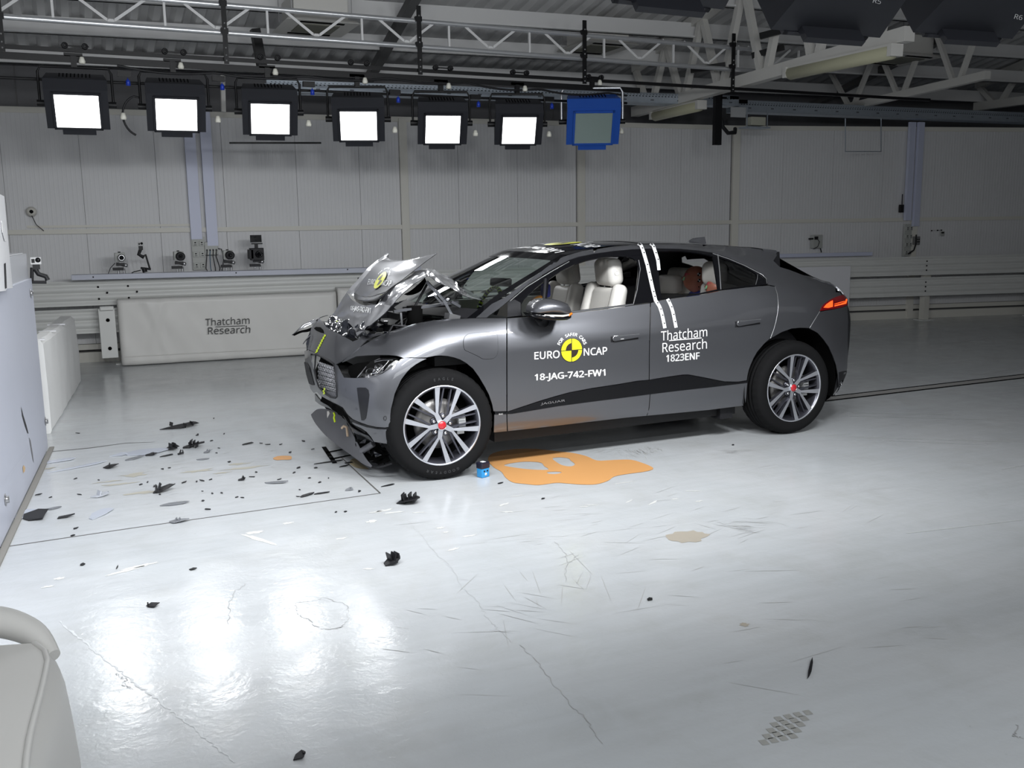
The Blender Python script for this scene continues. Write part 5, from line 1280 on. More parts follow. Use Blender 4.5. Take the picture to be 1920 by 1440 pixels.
# ---- wheels
def wheel(x, side, yo, steer=0):
    w = empty('wheel', parent=car); w.location = Vector((x, YC+side*(YC-yo), .376))-OC
    w.rotation_euler = (0, 0, (PI if side > 0 else 0)+steer)
    # local: outer face looks to -Y
    R_ = .376
    prof = [(.262, .010), (.272, .002), (.290, -.004), (.318, -.010), (.340, -.006), (.356, .006), (.366, .022), (R_-.003, .045)]
    for gy in (.075, .115, .155, .195): prof += [(R_, gy-.018), (R_, gy-.005), (R_-.008, gy-.004), (R_-.008, gy+.004), (R_, gy+.005)]
    prof += [(R_, .21), (.366, .235), (.34, .25), (.29, .25), (.262, .24)]
    n = 160; v = []; f = []
    for k in range(n):
        t = 2*PI*k/n; g = .005 if k % 4 == 0 else 0
        for r_, h_ in prof:
            rr = r_-g if (r_ > .360) and (h_ < .06 or h_ > .20) else r_
            v.append((rr*math.cos(t), h_, rr*math.sin(t)))
    m_ = len(prof)
    for k in range(n):
        for i in range(m_-1): f.append((k*m_+i, k*m_+i+1, ((k+1) % n)*m_+i+1, ((k+1) % n)*m_+i))
    mesh('tyre', v, f, M_RUBBER, w, True)
    MB().lathe([(.262, .002), (.272, .0), (.274, .008), (.262, .012)], 72, close=True).build('rim_lip', M_ALU, w)
    MB().lathe([(.262, .004), (.252, .012), (.246, .035), (.240, .11), (.25, .22)], 72).build('rim_barrel', M_ALUDK, w)
    a0 = math.radians(115)
    face = MB(); side_ = MB(); dk = MB()
    def quadbar(mb_top, mb_side, p0, p1, w0, w1, y0, y1, dep):
        p0, p1 = Vector(p0), Vector(p1); d = (p1-p0).normalized(); nrm = Vector((-d.z, 0, d.x))
        a = [p0+nrm*w0/2, p0-nrm*w0/2, p1-nrm*w1/2, p1+nrm*w1/2]
        top = [Vector((q.x, yy, q.z)) for q, yy in zip(a, (y0, y0, y1, y1))]
        mb_top.add(top, [(0, 1, 2, 3)])
        sh_ = [Vector((q.x, yy+.0008, q.z)) for q, yy in zip(a, (y0, y0, y1, y1))]
        c = (p0+p1)/2
        bot = [Vector((q.x+(q.x-c.x)*.0, yy+dep, q.z)) for q, yy in zip(a, (y0, y0, y1, y1))]
        mb_side.add(sh_+bot, [(0, 1, 2, 3), (0, 4, 5, 1), (1, 5, 6, 2), (2, 6, 7, 3), (3, 7, 4, 0), (7, 6, 5, 4)])
    for k in range(5):
        c = a0+2*PI*k/5
        P_ = lambda r_, t: (r_*math.cos(t), 0, r_*math.sin(t))
        quadbar(face, side_, P_(.030, c), P_(.088, c), .036, .030, .020, .018, .04)
        for s in (-1, 1):
            quadbar(face, side_, P_(.080, c+s*.03), P_(.264, c+s*math.radians(19)), .016, .036, .0185, .004, .035)
        g = c+PI/5
        for s in (-1, 1):
            quadbar(dk, dk, P_(.075, g+s*.50), P_(.13, g+s*.21), .022, .012, .028, .026, .03)
            quadbar(dk, dk, P_(.13, g+s*.21), P_(.256, g+s*.105), .012, .009, .026, .018, .03)
    face.build('spoke_faces', M_ALU, w); side_.build('spoke_flanks', M_ALUDK, w); dk.build('inner_ribs', M_ALUDK, w)
    MB().lathe([(0, .012), (.034, .012), (.036, .018), (.036, .05)], 24).build('hub', M_ALU, w)
    MB().lathe([(0, .008), (.026, .008), (.028, .014)], 24).build('centre_cap', M_RED, w)
    MB().lathe([(.027, .010), (.032, .0085), (.035, .014)], 24, close=True).build('cap_ring', M_CHROME, w)
    for k in range(5):
        t = a0+PI/5+2*PI*k/5; MB().lathe([(0, .018), (.009, .018), (.011, .022), (.011, .04)], 10, M=Matrix.Translation((.062*math.cos(t), 0, .062*math.sin(t)))).build('wheel_nut', M_CHROME, w)
        MB().lathe([(.013, .030), (.019, .026), (.019, .05)], 12, M=Matrix.Translation((.062*math.cos(t), 0, .062*math.sin(t)))).build('nut_seat', M_ALUDK, w)
    MB().lathe([(.06, .06), (.13, .085), (.172, .088), (.172, .11), (.06, .11)], 48).build('brake_disc', mat('disc_steel', (.28, .27, .26), .4, .8), w)
    cal = MB()
    for k in range(7):
        t = -.42+.14*k; cal.box((.155*math.cos(t), .075, .155*math.sin(t)), (.05, .07, .028), None)
    cal.build('brake_caliper', mat('caliper_silver', (.55, .56, .56), .4, .6), w)
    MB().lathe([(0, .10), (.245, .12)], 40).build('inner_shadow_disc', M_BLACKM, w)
    return w
def tyre_text(w, s, c, r_, h):
    for k, ch in enumerate(s):
        t = math.radians(c)-(k-(len(s)-1)/2)*h*1.05/r_; me = text_mesh(ch, 1, .02, 1, 'CENTER')
        for vt in me.vertices:
            lx, ly = vt.co.x*h, vt.co.y*h+r_-h*.35; vt.co = (ly*math.cos(t)+lx*math.sin(t), -.0125, ly*math.sin(t)-lx*math.cos(t))
        me.update(); obj('tyre_lettering', me, mat('tyre_letter', (.035, .035, .037), .5), w)
w1 = wheel(0, -1, .0, math.radians(-1.5)); tyre_text(w1, 'EAGLE', 88, .320, .030); tyre_text(w1, 'GOODYEAR', 268, .320, .030)
wheel(2.99, -1, -.012); wheel(0, 1, .0); wheel(2.99, 1, -.012)

# ---- door mirror
mr = empty('door_mirror', parent=car); mr.location = aY(1035, 580, -.13)-OC
O2 = mr.location+OC
mo = [(997, 582), (1000, 574), (1006, 566.5), (1014, 562), (1024, 560), (1036, 560.5), (1050, 564), (1062, 569), (1068, 575), (1071, 584), (1071.5, 590)]
def mirror_shell(name, out, m, y0, y1, sc=1.0, bulge=.045):
    c = Vector((sum(p[0] for p in out)/len(out), sum(p[1] for p in out)/len(out), 0)); v = []; f = []; R = 6; n = len(out)
    for r_ in range(R+1):
        s = r_/R
        for p in out:
            q = aY(c.x+(p[0]-c.x)*math.cos(s*PI/2*.98), c.y+(p[1]-c.y)*math.cos(s*PI/2*.98), y0); v.append(Vector((q.x, y0-bulge*math.sin(s*PI/2)*1.0, q.z))-O2)
    for r_ in range(R):
        for k in range(n): f.append((r_*n+k, r_*n+(k+1) % n, (r_+1)*n+(k+1) % n, (r_+1)*n+k))
    f.append(tuple(R*n+k for k in range(n)))
    b0 = len(v)
    for p in out: q = aY(p[0], p[1], y0); v.append(Vector((q.x, y1, q.z))-O2)
    for k in range(n): f.append((k, b0+k, b0+(k+1) % n, (k+1) % n))
    f.append(tuple(b0+k for k in range(n))[::-1])
    mm = MB().add(v, f, True).build(name, m, mr); return mm
mirror_shell('mirror_cap', mo[:]+[(1071.5, 591), (1050, 589.5), (1020, 588), (1003, 588), (998, 586)], M_PAINT, -.10, .0, 1, .09)
mirror_shell('mirror_base', [(998, 588), (1071, 591.5), (1070, 596), (1062, 600), (1045, 601), (1020, 600), (1005, 596)], M_BLACKG, -.11, .04, 1, .05)
ind = [aY(a, b, -.205)-O2 for a, b in ((1021, 590.5), (1040, 592), (1056, 592.5), (1067, 590.5))]
MB().tube(ind, [.003, .006, .007, .005], 8).build('indicator_strip', mat('clear_strip', (.75, .70, .66), .15, .2), mr)
MB().tube([aY(1067, 591, -.20)-O2, aY(1071.5, 588, -.17)-O2], .008, 8).build('indicator_tip', M_ORANGE, mr)
a, b_ = aY(1010, 597, -.06)-O2, aY(1018, 603, .07)-O2; MB().tube([a, b_], [.03, .045], 10).build('mirror_stalk', M_BLACKG, mr)
mr2 = copy_tree(mr, car); mr2.location = Vector((mr.location.x, -mr.location.y, mr.location.z)); mr2.scale = (1, -1, 1)
patch('sail_panel', [(951.5, 567), (965, 562), (976, 568), (976.5, 592), (951, 595)], M_BLACKP, off=.003, step=5, fill=7)

# ---- door handles
for pts, nm in ((((1147, 634), (1196, 629.5)), 'a'), (((1380, 606), (1424, 601.5)), 'b')):
    (x0, y0), (x1, y1) = pts
    patch('handle_pocket', [(x0-2, y0-3), (x1+1, y1-3.5), (x1+1, y1+6.5), (x0-2, y0+8)], M_BLACKP, off=.0005, step=5, fill=7, thick=0)
    hh = patch('door_handle', [(x0, y0-2.5), (x0+3, y0-3.8), (x1, y1-3), (x1+.5, y1+2.5), (x0+3, y0+5.5), (x0, y0+3.5)], M_DKPLAST if 0 else M_PAINT, off=.018, step=4, fill=6, thick=.016)
    surf_line('handle_edge', [(x0+1, y0+4), (x0, y0), (x0+2, y0-3.4), (x1, y1-3)], .0022, M_CHROME, hh, .018)
    if nm == 'a': surf_line('handle_mark', [(x0+14, y0+1.6), (x0+20, y0+1.1)], .002, M_WHITE, hh, .020)

# ---- decals on the doors
SB = lambda off: (lambda px, py: (BODY.px(px, py, off) or (Vector(), 0))[0])
def decal(s, quad, m=M_WHITE, bold=.0, off=.0035, name='decal_lettering', fn=None): return put_text(s, quad, fn or SB(off), m, name, car, bold, 1, OC)
decal('EURO', ((1001.5, 674), (1049, 671), (1049, 656.5), (1001.5, 660)), bold=.012)
decal('NCAP', ((1094, 667), (1138, 664.5), (1138, 650), (1094, 653)), bold=.012)
decal('18-JAG-742-FW1', ((1002.5, 716), (1134.5, 707), (1134, 692), (1002.5, 701.5)), bold=.035)
decal('Thatcham', ((1239, 639), (1325.5, 630.5), (1325.5, 612.5), (1239, 620.5)), bold=.0)
decal('Research', ((1241.5, 661), (1325, 653.5), (1325, 634.5), (1241.5, 642)), bold=.0)
decal('1823ENF', ((1249, 678.5), (1311, 673), (1311, 660.5), (1249, 665.5)), bold=.03)
decal('SE', ((934, 777.2), (942, 776.6), (942, 774.2), (934, 774.8)), bold=.02, off=.009)
decal('JAGUAR', ((1013, 760), (1059, 753), (1058, 748.5), (1013.5, 755)), m=mat('grey_lettering', (.22, .22, .23), .4), off=.006)
patch('decal_rule', [(1254, 637.7), (1315, 632.5), (1315, 634.2), (1254, 639.4)], M_WHITE, off=.0035, thick=0, two=False)
def disc(cx, cy, r_x, r_y, m, off, fn=None, t0=0, t1=2*PI, r0=0, name='target_roundel', n=40, sk=0):
    fn = fn or SB(off); v = []; f = []
    for k in range(n+1):
        t = t0+(t1-t0)*k/n
        for r_ in (r0, .5*(1+r0), 1): v.append(fn(cx+r_x*r_*math.cos(t), cy-r_y*r_*math.sin(t)-sk*r_x*r_*math.cos(t))-OC)
    for k in range(n):
        for j in range(2): f.append((k*3+j, (k+1)*3+j, (k+1)*3+j+1, k*3+j+1))
    return mesh(name, v, f, m, car)
def roundel(cx, cy, rx, ry, off, fn=None, sk=.08):
    F = fn or (lambda d: SB(off+d))
    disc(cx, cy, rx, ry, M_DBROWN, 0, F(0), sk=sk); disc(cx, cy, rx*.955, ry*.955, M_YEL, 0, F(.0007), sk=sk)
    disc(cx, cy, rx*.55, ry*.60, M_DBROWN, 0, F(.0014), PI/2, PI, sk=sk); disc(cx, cy, rx*.62, ry*.62, M_DBROWN, 0, F(.0014), -PI/2, 0, sk=sk)
    for a in ((-.96, 0, .96, 0, 1), (0, -.96, 0, .96, 0)):
        f_ = F(.0014); w = .7
        x0, y0, x1, y1 = cx+a[0]*rx, cy-a[1]*ry-sk*a[0]*rx, cx+a[2]*rx, cy-a[3]*ry-sk*a[2]*rx
        n = 8; v = []
        for k in range(n+1):
            x, y = x0+(x1-x0)*k/n, y0+(y1-y0)*k/n
            v += [f_(x-(w if not a[4] else 0), y-(w if a[4] else 0))-OC, f_(x+(w if not a[4] else 0), y+(w if a[4] else 0))-OC]
        mesh('target_cross', v, [(2*k, 2*k+2, 2*k+3, 2*k+1) for k in range(n)], M_DBROWN, car)
roundel(1071.3, 656.5, 20.3, 22.3, .0035)
def arc_text(s, cx, cy, rx, ry, a0, a1, h, m, fn, bold=.02, sk=.08, fx=1.0):
    """each letter placed on an arc; a0->a1 degrees"""
    tot = len(s)-1
    for k, ch in enumerate(s):
        if ch == ' ': continue
        t = math.radians(a0+(a1-a0)*k/tot); me = text_mesh(ch, 1, bold, 1, 'CENTER'); og = OC
        for vt in me.vertices:
            lx, ly = vt.co.x*h*1.35*fx, (vt.co.y-.35)*h*1.35
            # local frame: up = outward, right = clockwise tangent
            ox, oy = math.cos(t), math.sin(t); tx, ty = math.sin(t), -math.cos(t)
            X_ = rx*ox + lx*tx + ly*ox; Y_ = ry*oy + lx*ty + ly*oy
            vt.co = fn(cx+X_, cy-Y_-sk*X_)-og
        me.update(); obj('decal_letter', me, m, car)
arc_text('FOR SAFER CARS', 1071.5, 656.5, 27.5, 30, 153, 22, 7.2, M_WHITE, SB(.0035))
# white tapes with small black triangles
def tape_strip(pts, w, surf_fn, marks, name='marker_tape'):
    P_ = []; n = 22
    for k in range(n+1):
        s = k/n*(len(pts)-1); i = min(int(s), len(pts)-2); u = s-i
        P_.append((pts[i][0]+(pts[i+1][0]-pts[i][0])*u, pts[i][1]+(pts[i+1][1]-pts[i][1])*u))
    v = []; 
    for k, (x, y) in enumerate(P_):
        a, b = P_[max(0, k-1)], P_[min(n, k+1)]; d = math.hypot(b[0]-a[0], b[1]-a[1]); nx, ny = -(b[1]-a[1])/d*w/2, (b[0]-a[0])/d*w/2
        v += [surf_fn(x-nx, y-ny)-OC, surf_fn(x+nx, y+ny)-OC]
    t = mesh(name, v, [(2*k, 2*k+2, 2*k+3, 2*k+1) for k in range(n)], M_WHITE, car)
    for s in marks:
        k = s*n; i = int(k); x, y = P_[min(i, n)]
        me = [surf_fn(x-1.5, y-1.2), surf_fn(x+2.0, y-2.0), surf_fn(x+1.8, y+1.6)]
        mesh('tape_mark', [p-OC+Vector((0, -.001, .0005)) for p in me], [(0, 1, 2)], M_BLACKM, t)
    return t
mk = [(.5+i)/9 for i in range(9)]
def SF(px, py):
    h = BODY.px(px, py, .005); h2 = ROOF.px(px, py, .003)
    if h and h2: return h[0] if (h[0]-CAM).length < (h2[0]-CAM).length else h2[0]
    return (h or h2 or (Vector(), 0))[0]
tape_strip([(1196, 457.5), (1201, 460), (1205, 470), (1213, 497), (1219, 524), (1225, 550), (1229, 565)], 6.3, SF, mk)
tape_strip([(1229.5, 565), (1236, 575), (1240, 587), (1243, 600), (1246, 615.5)], 6.3, SB(.005), [.12, .38, .63, .88])
tape_strip([(1219, 457.5), (1224, 461), (1228, 472), (1233, 489), (1235, 507)], 6, SF, [.15, .35, .55, .75])
tape_strip([(1251, 561), (1257, 573), (1261, 585), (1264, 600), (1267, 614.5)], 6, SB(.005), [.1, .35, .6, .85])
# coolant-coloured smear reflected low on the sill comes from the puddle itself

# ---- roof decals
RF = lambda d: (lambda px, py: (ROOF.px(px, py, .003+d) or (Vector((2, YC, 1.56)), 0))[0])
def rxy(x, y, d=.004):
    h = ROOF.hit(Vector((x, y, 3)), Vector((0, 0, -1))); return (h[0]+Vector((0, 0, d))) if h else Vector((x, y, 1.55))
def roof_text(s, x0, y0, L_, hgt, m=M_WHITE, bold=.03):
    me = fit_text(s, bold)
    for vt in me.vertices: vt.co = rxy(x0+vt.co.y*hgt, y0-vt.co.x*L_)-OC
    me.update(); obj('roof_lettering', me, m, car)
roof_text('18-JAG-742-FW1', 1.08, 1.42, .95, .10); roof_text('EURO', 1.36, 1.45, .30, .11); roof_text('NCAP', 1.36, .72, .30, .11)
for r_, m, d in ((.16, M_DBROWN, .004), (.15, M_YEL, .005)):
    v = [rxy(1.42, YC, d)-OC]+[rxy(1.42+r_*math.cos(2*PI*k/32), YC+r_*math.sin(2*PI*k/32), d)-OC for k in range(32)]
    mesh('roof_roundel', v, [(0, k+1, (k+1) % 32+1) for k in range(32)], m, car)
for q in (0, 1):
    v = [rxy(1.42, YC, .006)-OC]+[rxy(1.42+.09*math.cos(q*PI+PI/2*k/8), YC+.09*math.sin(q*PI+PI/2*k/8), .006)-OC for k in range(9)]
    mesh('roof_roundel_quadrant', v, [(0, k+1, k+2) for k in range(8)], M_DBROWN, car)
for k, ch in enumerate('FOR SAFER CARS'):
    if ch == ' ': continue
    t = math.radians(-75+150*k/13); me = text_mesh(ch, 1, .03, 1, 'CENTER')
    for vt in me.vertices:
        lx, ly = vt.co.x*.075, vt.co.y*.075+.20; a = t
        yy = -(lx*math.cos(a)+ly*math.sin(a)); xx = ly*math.cos(a)-lx*math.sin(a)
        vt.co = rxy(1.42+xx, YC+yy)-OC
    me.update(); obj('roof_lettering', me, M_WHITE, car)

# ================================================================== CRASH DAMAGE: bonnet, front end, valance
def sheet(name, rows, m, parent=None, n=5, thick=.004, crumple=0, seed=0, org=OC, extra=None):
    """sheet metal through control points given as (picture x, picture y, depth y) or 3D vectors, smoothed"""
    P = np.array([[tuple(aY(*q)) if not isinstance(q, Vector) else tuple(q) for q in r] for r in rows])
    P = np.concatenate([(2*P[0]-P[1])[None], P, (2*P[-1]-P[-2])[None]]); P = catmull(P, n)
    P = np.transpose(P, (1, 0, 2)); P = np.concatenate([(2*P[0]-P[1])[None], P, (2*P[-1]-P[-2])[None]]); P = catmull(P, n)
    g = np.transpose(P, (1, 0, 2)).copy()
    if crumple:
        nn = grid_normals(g)
        for i in range(g.shape[0]):
            for j in range(g.shape[1]):
                q = Vector(g[i, j]); w = mnoise.noise(q*9+Vector((seed, 0, 0)))*crumple + mnoise.noise(q*22+Vector((0, seed, 0)))*crumple*.4
                g[i, j] += nn[i, j]*w
    a, b = g.shape[:2]
    n_ = grid_normals(g); mid = n_[a//2, b//2]; toward = np.array(CAM)-g[a//2, b//2]; fl_ = (mid@toward) < 0
    if fl_: n_ = -n_
    f = grid_faces(a, b, fl_)
    v = [Vector(p) for p in g.reshape(-1, 3)]; nn = [Vector(p) for p in n_.reshape(-1, 3)]; k = len(v)
    v2 = [p-q*thick for p, q in zip(v, nn)]; rim = [j for j in range(b)]+[i*b+b-1 for i in range(1, a)]+[(a-1)*b+j for j in range(b-2, -1, -1)]+[i*b for i in range(a-2, 0, -1)]
    F = f+[tuple(x+k for x in q[::-1]) for q in f]+[(rim[i], rim[(i+1) % len(rim)], rim[(i+1) % len(rim)]+k, rim[i]+k) for i in range(len(rim))]
    me = bpy.data.meshes.new(name); me.from_pydata([tuple(p-org) for p in v+v2], [], F); me.update(); me.shade_smooth()
    me.normals_split_custom_set_from_vertices([tuple(x) for x in nn]+[tuple(-x) for x in nn])
    o = obj(name, me, m, parent or car); return o, g
bon, gA = sheet('bonnet', [
    [(617, 602, 1.45), (634, 603, 1.15), (652, 605, .85), (664, 617, .60), (669, 630, .42)],
    [(622, 592, 1.45), (637, 596, 1.15), (657, 598, .85), (673, 607, .58), (683, 620, .36)],
    [(628, 583, 1.45), (643, 589, 1.15), (663, 590, .85), (682, 598, .55), (696, 609, .30)],
    [(640, 563, 1.45), (653, 574, 1.15), (675, 580, .85), (700, 582, .50), (723, 585, .22)],
    [(650, 548, 1.45), (660, 562, 1.15), (682, 572, .85), (708, 571, .50), (734, 573, .20)]], M_PAINT, crumple=.006, seed=3)
bon2, _ = sheet('bonnet_edge_fold', [
    [(704, 576, .50), (719, 579, .36), (734, 573, .20)],
    [(715, 560, .50), (729, 563, .35), (744, 561, .20)],
    [(727, 546, .47), (743, 547, .33), (759, 547, .19)],
    [(750, 529, .46), (763, 531, .32), (776, 533, .18)],
    [(774, 512, .46), (782, 519, .32), (790, 525, .18)],
    [(788, 505, .50), (796, 509, .34), (801.5, 517, .18)],
    [(804, 504, .58), (808, 509, .38), (810, 519, .18)],
    [(823, 509.5, .70), (823, 517, .45), (824, 528, .18)],
    [(843, 521, .78), (840, 529, .50), (840, 538, .19)],
    [(864, 536, .82), (862, 541, .50), (860, 549, .20)],
    [(886, 550, .80), (884, 553, .50), (880, 557, .22)],
    [(906, 560.5, .60), (905, 561, .42), (902, 561.5, .26)]], M_PAINT, crumple=.009, seed=8)
bon3, _ = sheet('bonnet_left_wing', [
    [(650, 548, 1.50), (657, 552, 1.38), (664, 556, 1.30)],
    [(665, 530, 1.52), (668, 538, 1.42), (671, 541, 1.33)],
    [(682, 511, 1.54), (686, 517, 1.45), (690, 521, 1.36)],
    [(700, 494, 1.56), (704, 498, 1.48), (708, 500, 1.40)],
    [(714, 483, 1.56), (718, 486, 1.50), (721, 488, 1.44)],
    [(727, 473, 1.56), (727.6, 476, 1.52), (728.5, 481, 1.48)]], M_PAINT, crumple=.004, seed=2)
scoop, gC = sheet('bonnet_scoop_panel', [
    [(664, 554, 1.30), (680, 555.5, 1.05), (696, 555.5, .80), (710, 551, .60), (723, 547, .45)],
    [(673, 537, 1.33), (690, 538, 1.08), (708, 539, .84), (722, 538, .64), (736, 537, .45)],
    [(683, 521, 1.35), (701, 522, 1.08), (719, 522, .86), (736, 523, .66), (752, 526, .45)],
    [(697, 504, 1.37), (716, 505, 1.10), (736, 506, .88), (757, 507, .66), (776, 507, .45)],
    [(712, 490, 1.40), (729, 490, 1.15), (749, 490, .90), (771, 488.5, .68), (797, 491, .45)],
    [(726, 483, 1.42), (734, 487, 1.20), (752, 488, .92), (778, 484.5, .67), (819, 475, .42)]], M_PAINT, crumple=.0, seed=5)
lip, _ = sheet('scoop_lip', [
    [(663.5, 549, 1.31), (680, 556, 1.06), (696, 556, .81), (710, 552, .61), (723, 548, .46)],
    [(664.3, 561, 1.28), (676, 562, 1.04), (688, 562, .80), (700, 561, .60), (710, 557, .46)]], M_PAINT, scoop, thick=.02)
th, _ = sheet('scoop_throat', [
    [(665, 560, 1.33), (680, 561.5, 1.06), (696, 561, .81), (712, 558, .55)],
    [(668, 566, 1.33), (680, 572.5, 1.06), (692, 574, .81), (704, 572, .55)]], M_BLACKG, bon, thick=.01)
# crumpled slam panel and radiator support between nose and bonnet
M_CRUSH = mat('crushed_gloss_black', (.02, .022, .03), .12, .3, coat=1)
sheet('crushed_slam_panel', [
    [(600, 601, 1.5), (612, 611, 1.2), (628, 621, .95), (652, 632, .70), (676, 634, .50), (700, 626, .32)],
    [(606, 600, 1.5), (620, 606, 1.2), (636, 612, .95), (656, 622, .70), (672, 628, .48), (690, 622, .32)],
    [(614, 598, 1.5), (632, 600, 1.2), (648, 602, .95), (664, 612, .70), (678, 616, .48), (696, 606, .32)],
    [(630, 592, 1.5), (650, 592, 1.2), (668, 594, .95), (684, 602, .70), (696, 604, .48), (712, 594, .34)]], M_CRUSH, crumple=.05, seed=11, n=7)
rnd = random.Random(4)
for k in range(14):
    a, b_ = 612+rnd.random()*78, 0
    yy = 1.5-(a-612)/78*1.1; b_ = 606+(a-612)*.22+rnd.uniform(-4, 5); c = aY(a, b_, yy)-OC
    v = [c+Vector((rnd.uniform(-.05, .05), rnd.uniform(-.07, .07), rnd.uniform(-.02, .05))) for _ in range(4)]
    mesh('bent_bracket', v, [(0, 1, 2), (0, 2, 3), (0, 3, 1)], M_CHROME if k % 3 == 0 else M_CRUSH, car)
# engine bay contents
bay = MB().box((-.05-1.5, .0, .80), (.55, 1.30, .22)).box((.15-1.5, -.1, .86), (.30, 1.45, .20)).build('power_unit', M_UNDER, car)
MB().box((.28-1.5, 0, .985), (.24, 1.40, .05)).build('cowl_panel', M_BLACKP, car)
for k in range(26):
    x, y, z = rnd.uniform(-.35, .25), rnd.uniform(.25, 1.0), rnd.uniform(.92, 1.02)
    s = rnd.uniform(.02, .07); mm = [M_BLACKP, M_CRUSH, M_BLACKM, M_BLACKP, M_STEEL][k % 5]
    MB().box((0, 0, 0), (s*1.5, s, s*.8), Matrix.Rotation(rnd.uniform(0, 3), 4, 'Z') @ Matrix.Rotation(rnd.uniform(-.4, .4), 4, 'X')).build('engine_bay_part', mm, car, .004, Vector((x, y, z))-OC)
for k in range(7):
    p = Vector((rnd.uniform(-.3, .1), rnd.uniform(.25, .9), .97)); q = [p+Vector((.08*i+rnd.uniform(-.03, .03), rnd.uniform(-.06, .06), .05*math.sin(i*1.2)+.01)) for i in range(5)]
    MB().tube([a-OC for a in q], .008, 6).build('hose', M_BLACKP, car)
def bar_px(name, a, b, ya, yb, w, m, h=None):
    p, q = aY(*a, ya)-OC, aY(*b, yb)-OC; return MB().bar(p, q, w, h or w).build(name, m, car)
M_HINGE = mat('painted_hinge', (.16, .165, .18), .3, .7, coat=.6)
bar_px('bonnet_hinge_arm', (800, 528), (832, 562), .30, .24, .030, M_HINGE, .018)
bar_px('bonnet_hinge_arm', (832, 562), (849, 594), .24, .22, .030, M_HINGE, .018)
bar_px('bonnet_hinge_arm', (814, 553), (830, 570), .27, .25, .012, M_HINGE)
bar_px('gas_strut', (801, 532), (778, 575), .40, .40, .014, M_BLACKP)
bar_px('support_strut', (738, 584), (858, 566), .36, .34, .030, M_HINGE, .016)
bar_px('support_strut', (755, 577), (846, 573), .52, .36, .014, M_BLACKP)
bar_px('hinge_base', (838, 592), (858, 597), .22, .24, .06, M_STEEL, .04)
bar_px('hinge_bracket', (846, 566), (862, 575), .24, .26, .018, M_HINGE)
bar_px('stay_rod', (752, 586), (754, 612), .34, .36, .012, M_STEEL); bar_px('stay_rod', (768, 588), (758, 612), .5, .5, .006, M_STEEL)
c = aY(840, 561, .235)-OC; MB().lathe([(0, -.012), (.016, -.010), (.018, .01)], 16, M=Matrix.Translation(c)).build('hinge_bolt', M_CHROME, car)
sheet('liner_flap', [[(757, 552, .42), (768, 546, .42), (782, 535, .42), (797, 521, .42)], [(764, 554, .42), (776, 552, .42), (789, 545, .42), (800, 528, .42)]], M_BLACKM, crumple=.01, seed=6)
MB().lathe([(0, -.09), (.05, -.09), (.055, .09), (0, .09)], 20, axis='Z', M=Matrix.Translation(aY(778, 598, .38)-OC)).build('strut_tower', M_BLACKM, car)
# torn trim at the far side of the nose
sheet('torn_wing_shard', [[(547, 628, 1.80), (558, 620, 1.78), (572, 613, 1.75), (590, 606, 1.72)], [(548, 626.5, 1.82), (560, 615, 1.80), (575, 606, 1.78), (598, 596, 1.76)], [(549, 625.5, 1.83), (566, 609, 1.82), (585, 599.5, 1.80), (615, 591, 1.78)]], M_PAINT, crumple=.008, seed=9)
sheet('torn_liner_shard', [[(548, 628, 1.79), (562, 621, 1.76), (576, 617, 1.73), (588, 612, 1.70)], [(552, 630, 1.79), (566, 624, 1.76), (578, 622, 1.73), (588, 618, 1.70)]], M_BLACKM, crumple=.01, seed=10)
sheet('crushed_corner', [[(577, 655, 1.66), (578, 640, 1.64), (579, 622, 1.62)], [(585, 655, 1.62), (587, 638, 1.58), (590, 612, 1.55)]], M_CRUSH, crumple=.04, seed=12, n=6)
# lower bumper lip and grey valance hanging forward
sheet('bumper_lower_lip', [
    [(590, 738, 1.62), (600, 750, 1.40), (618, 757, 1.15), (634, 768, .92), (645, 783, .70), (656, 800, .48), (668, 809, .36), (690, 818, .25)],
    [(591, 752, 1.62), (602, 760, 1.40), (620, 767, 1.15), (638, 780, .92), (652, 797, .70), (664, 811, .48), (680, 818, .36), (699, 829, .25)]], mat('lip_dark', (.05, .052, .06), .3, .5, coat=.5), thick=.012)
sheet('lower_intake_mesh', [[(603, 742, 1.30), (618, 752, 1.1), (632, 760, .92), (645, 772, .72), (657, 790, .55)], [(600, 752, 1.30), (616, 762, 1.1), (632, 774, .92), (645, 786, .72), (655, 800, .55)]], M_BLACKM, crumple=.02, seed=2)
val, _ = sheet('front_valance', [
    [(583, 777, 1.66), (596, 767, 1.50), (617, 768, 1.20), (632, 776, 1.05), (645, 787, .92), (657, 806, .72), (669, 829, .50), (684, 857, .32), (697, 873, .22)],
    [(583.5, 779, 1.66), (594, 778, 1.50), (612, 788, 1.20), (627, 797, 1.05), (640, 810, .92), (654, 828, .72), (668, 845, .50), (683, 864, .32), (696, 874.5, .22)],
    [(584, 781, 1.66), (592, 795, 1.50), (607, 813, 1.20), (618, 823, 1.05), (630, 833, .92), (648, 846, .72), (666, 859, .50), (682, 870.5, .32), (695, 876, .22)]], M_DKPLAST, thick=.006)
sheet('undertray_lip', [[(684, 862, .34), (700, 874, .26), (716, 873, .20), (735, 868, .16)], [(682, 868, .34), (697, 877, .26), (716, 877, .20), (735, 870.5, .16)]], M_BLACKP, thick=.008)
ut, _ = sheet('torn_undertray', [[(660, 812, .62), (676, 825, .45), (700, 835, .34), (725, 838, .26)], [(668, 838, .60), (684, 848, .48), (706, 852, .38), (730, 855, .28)], [(684, 862, .50), (700, 870, .40), (716, 871, .30), (733, 866, .22)]], M_BLACKM, crumple=.05, seed=14, n=6)
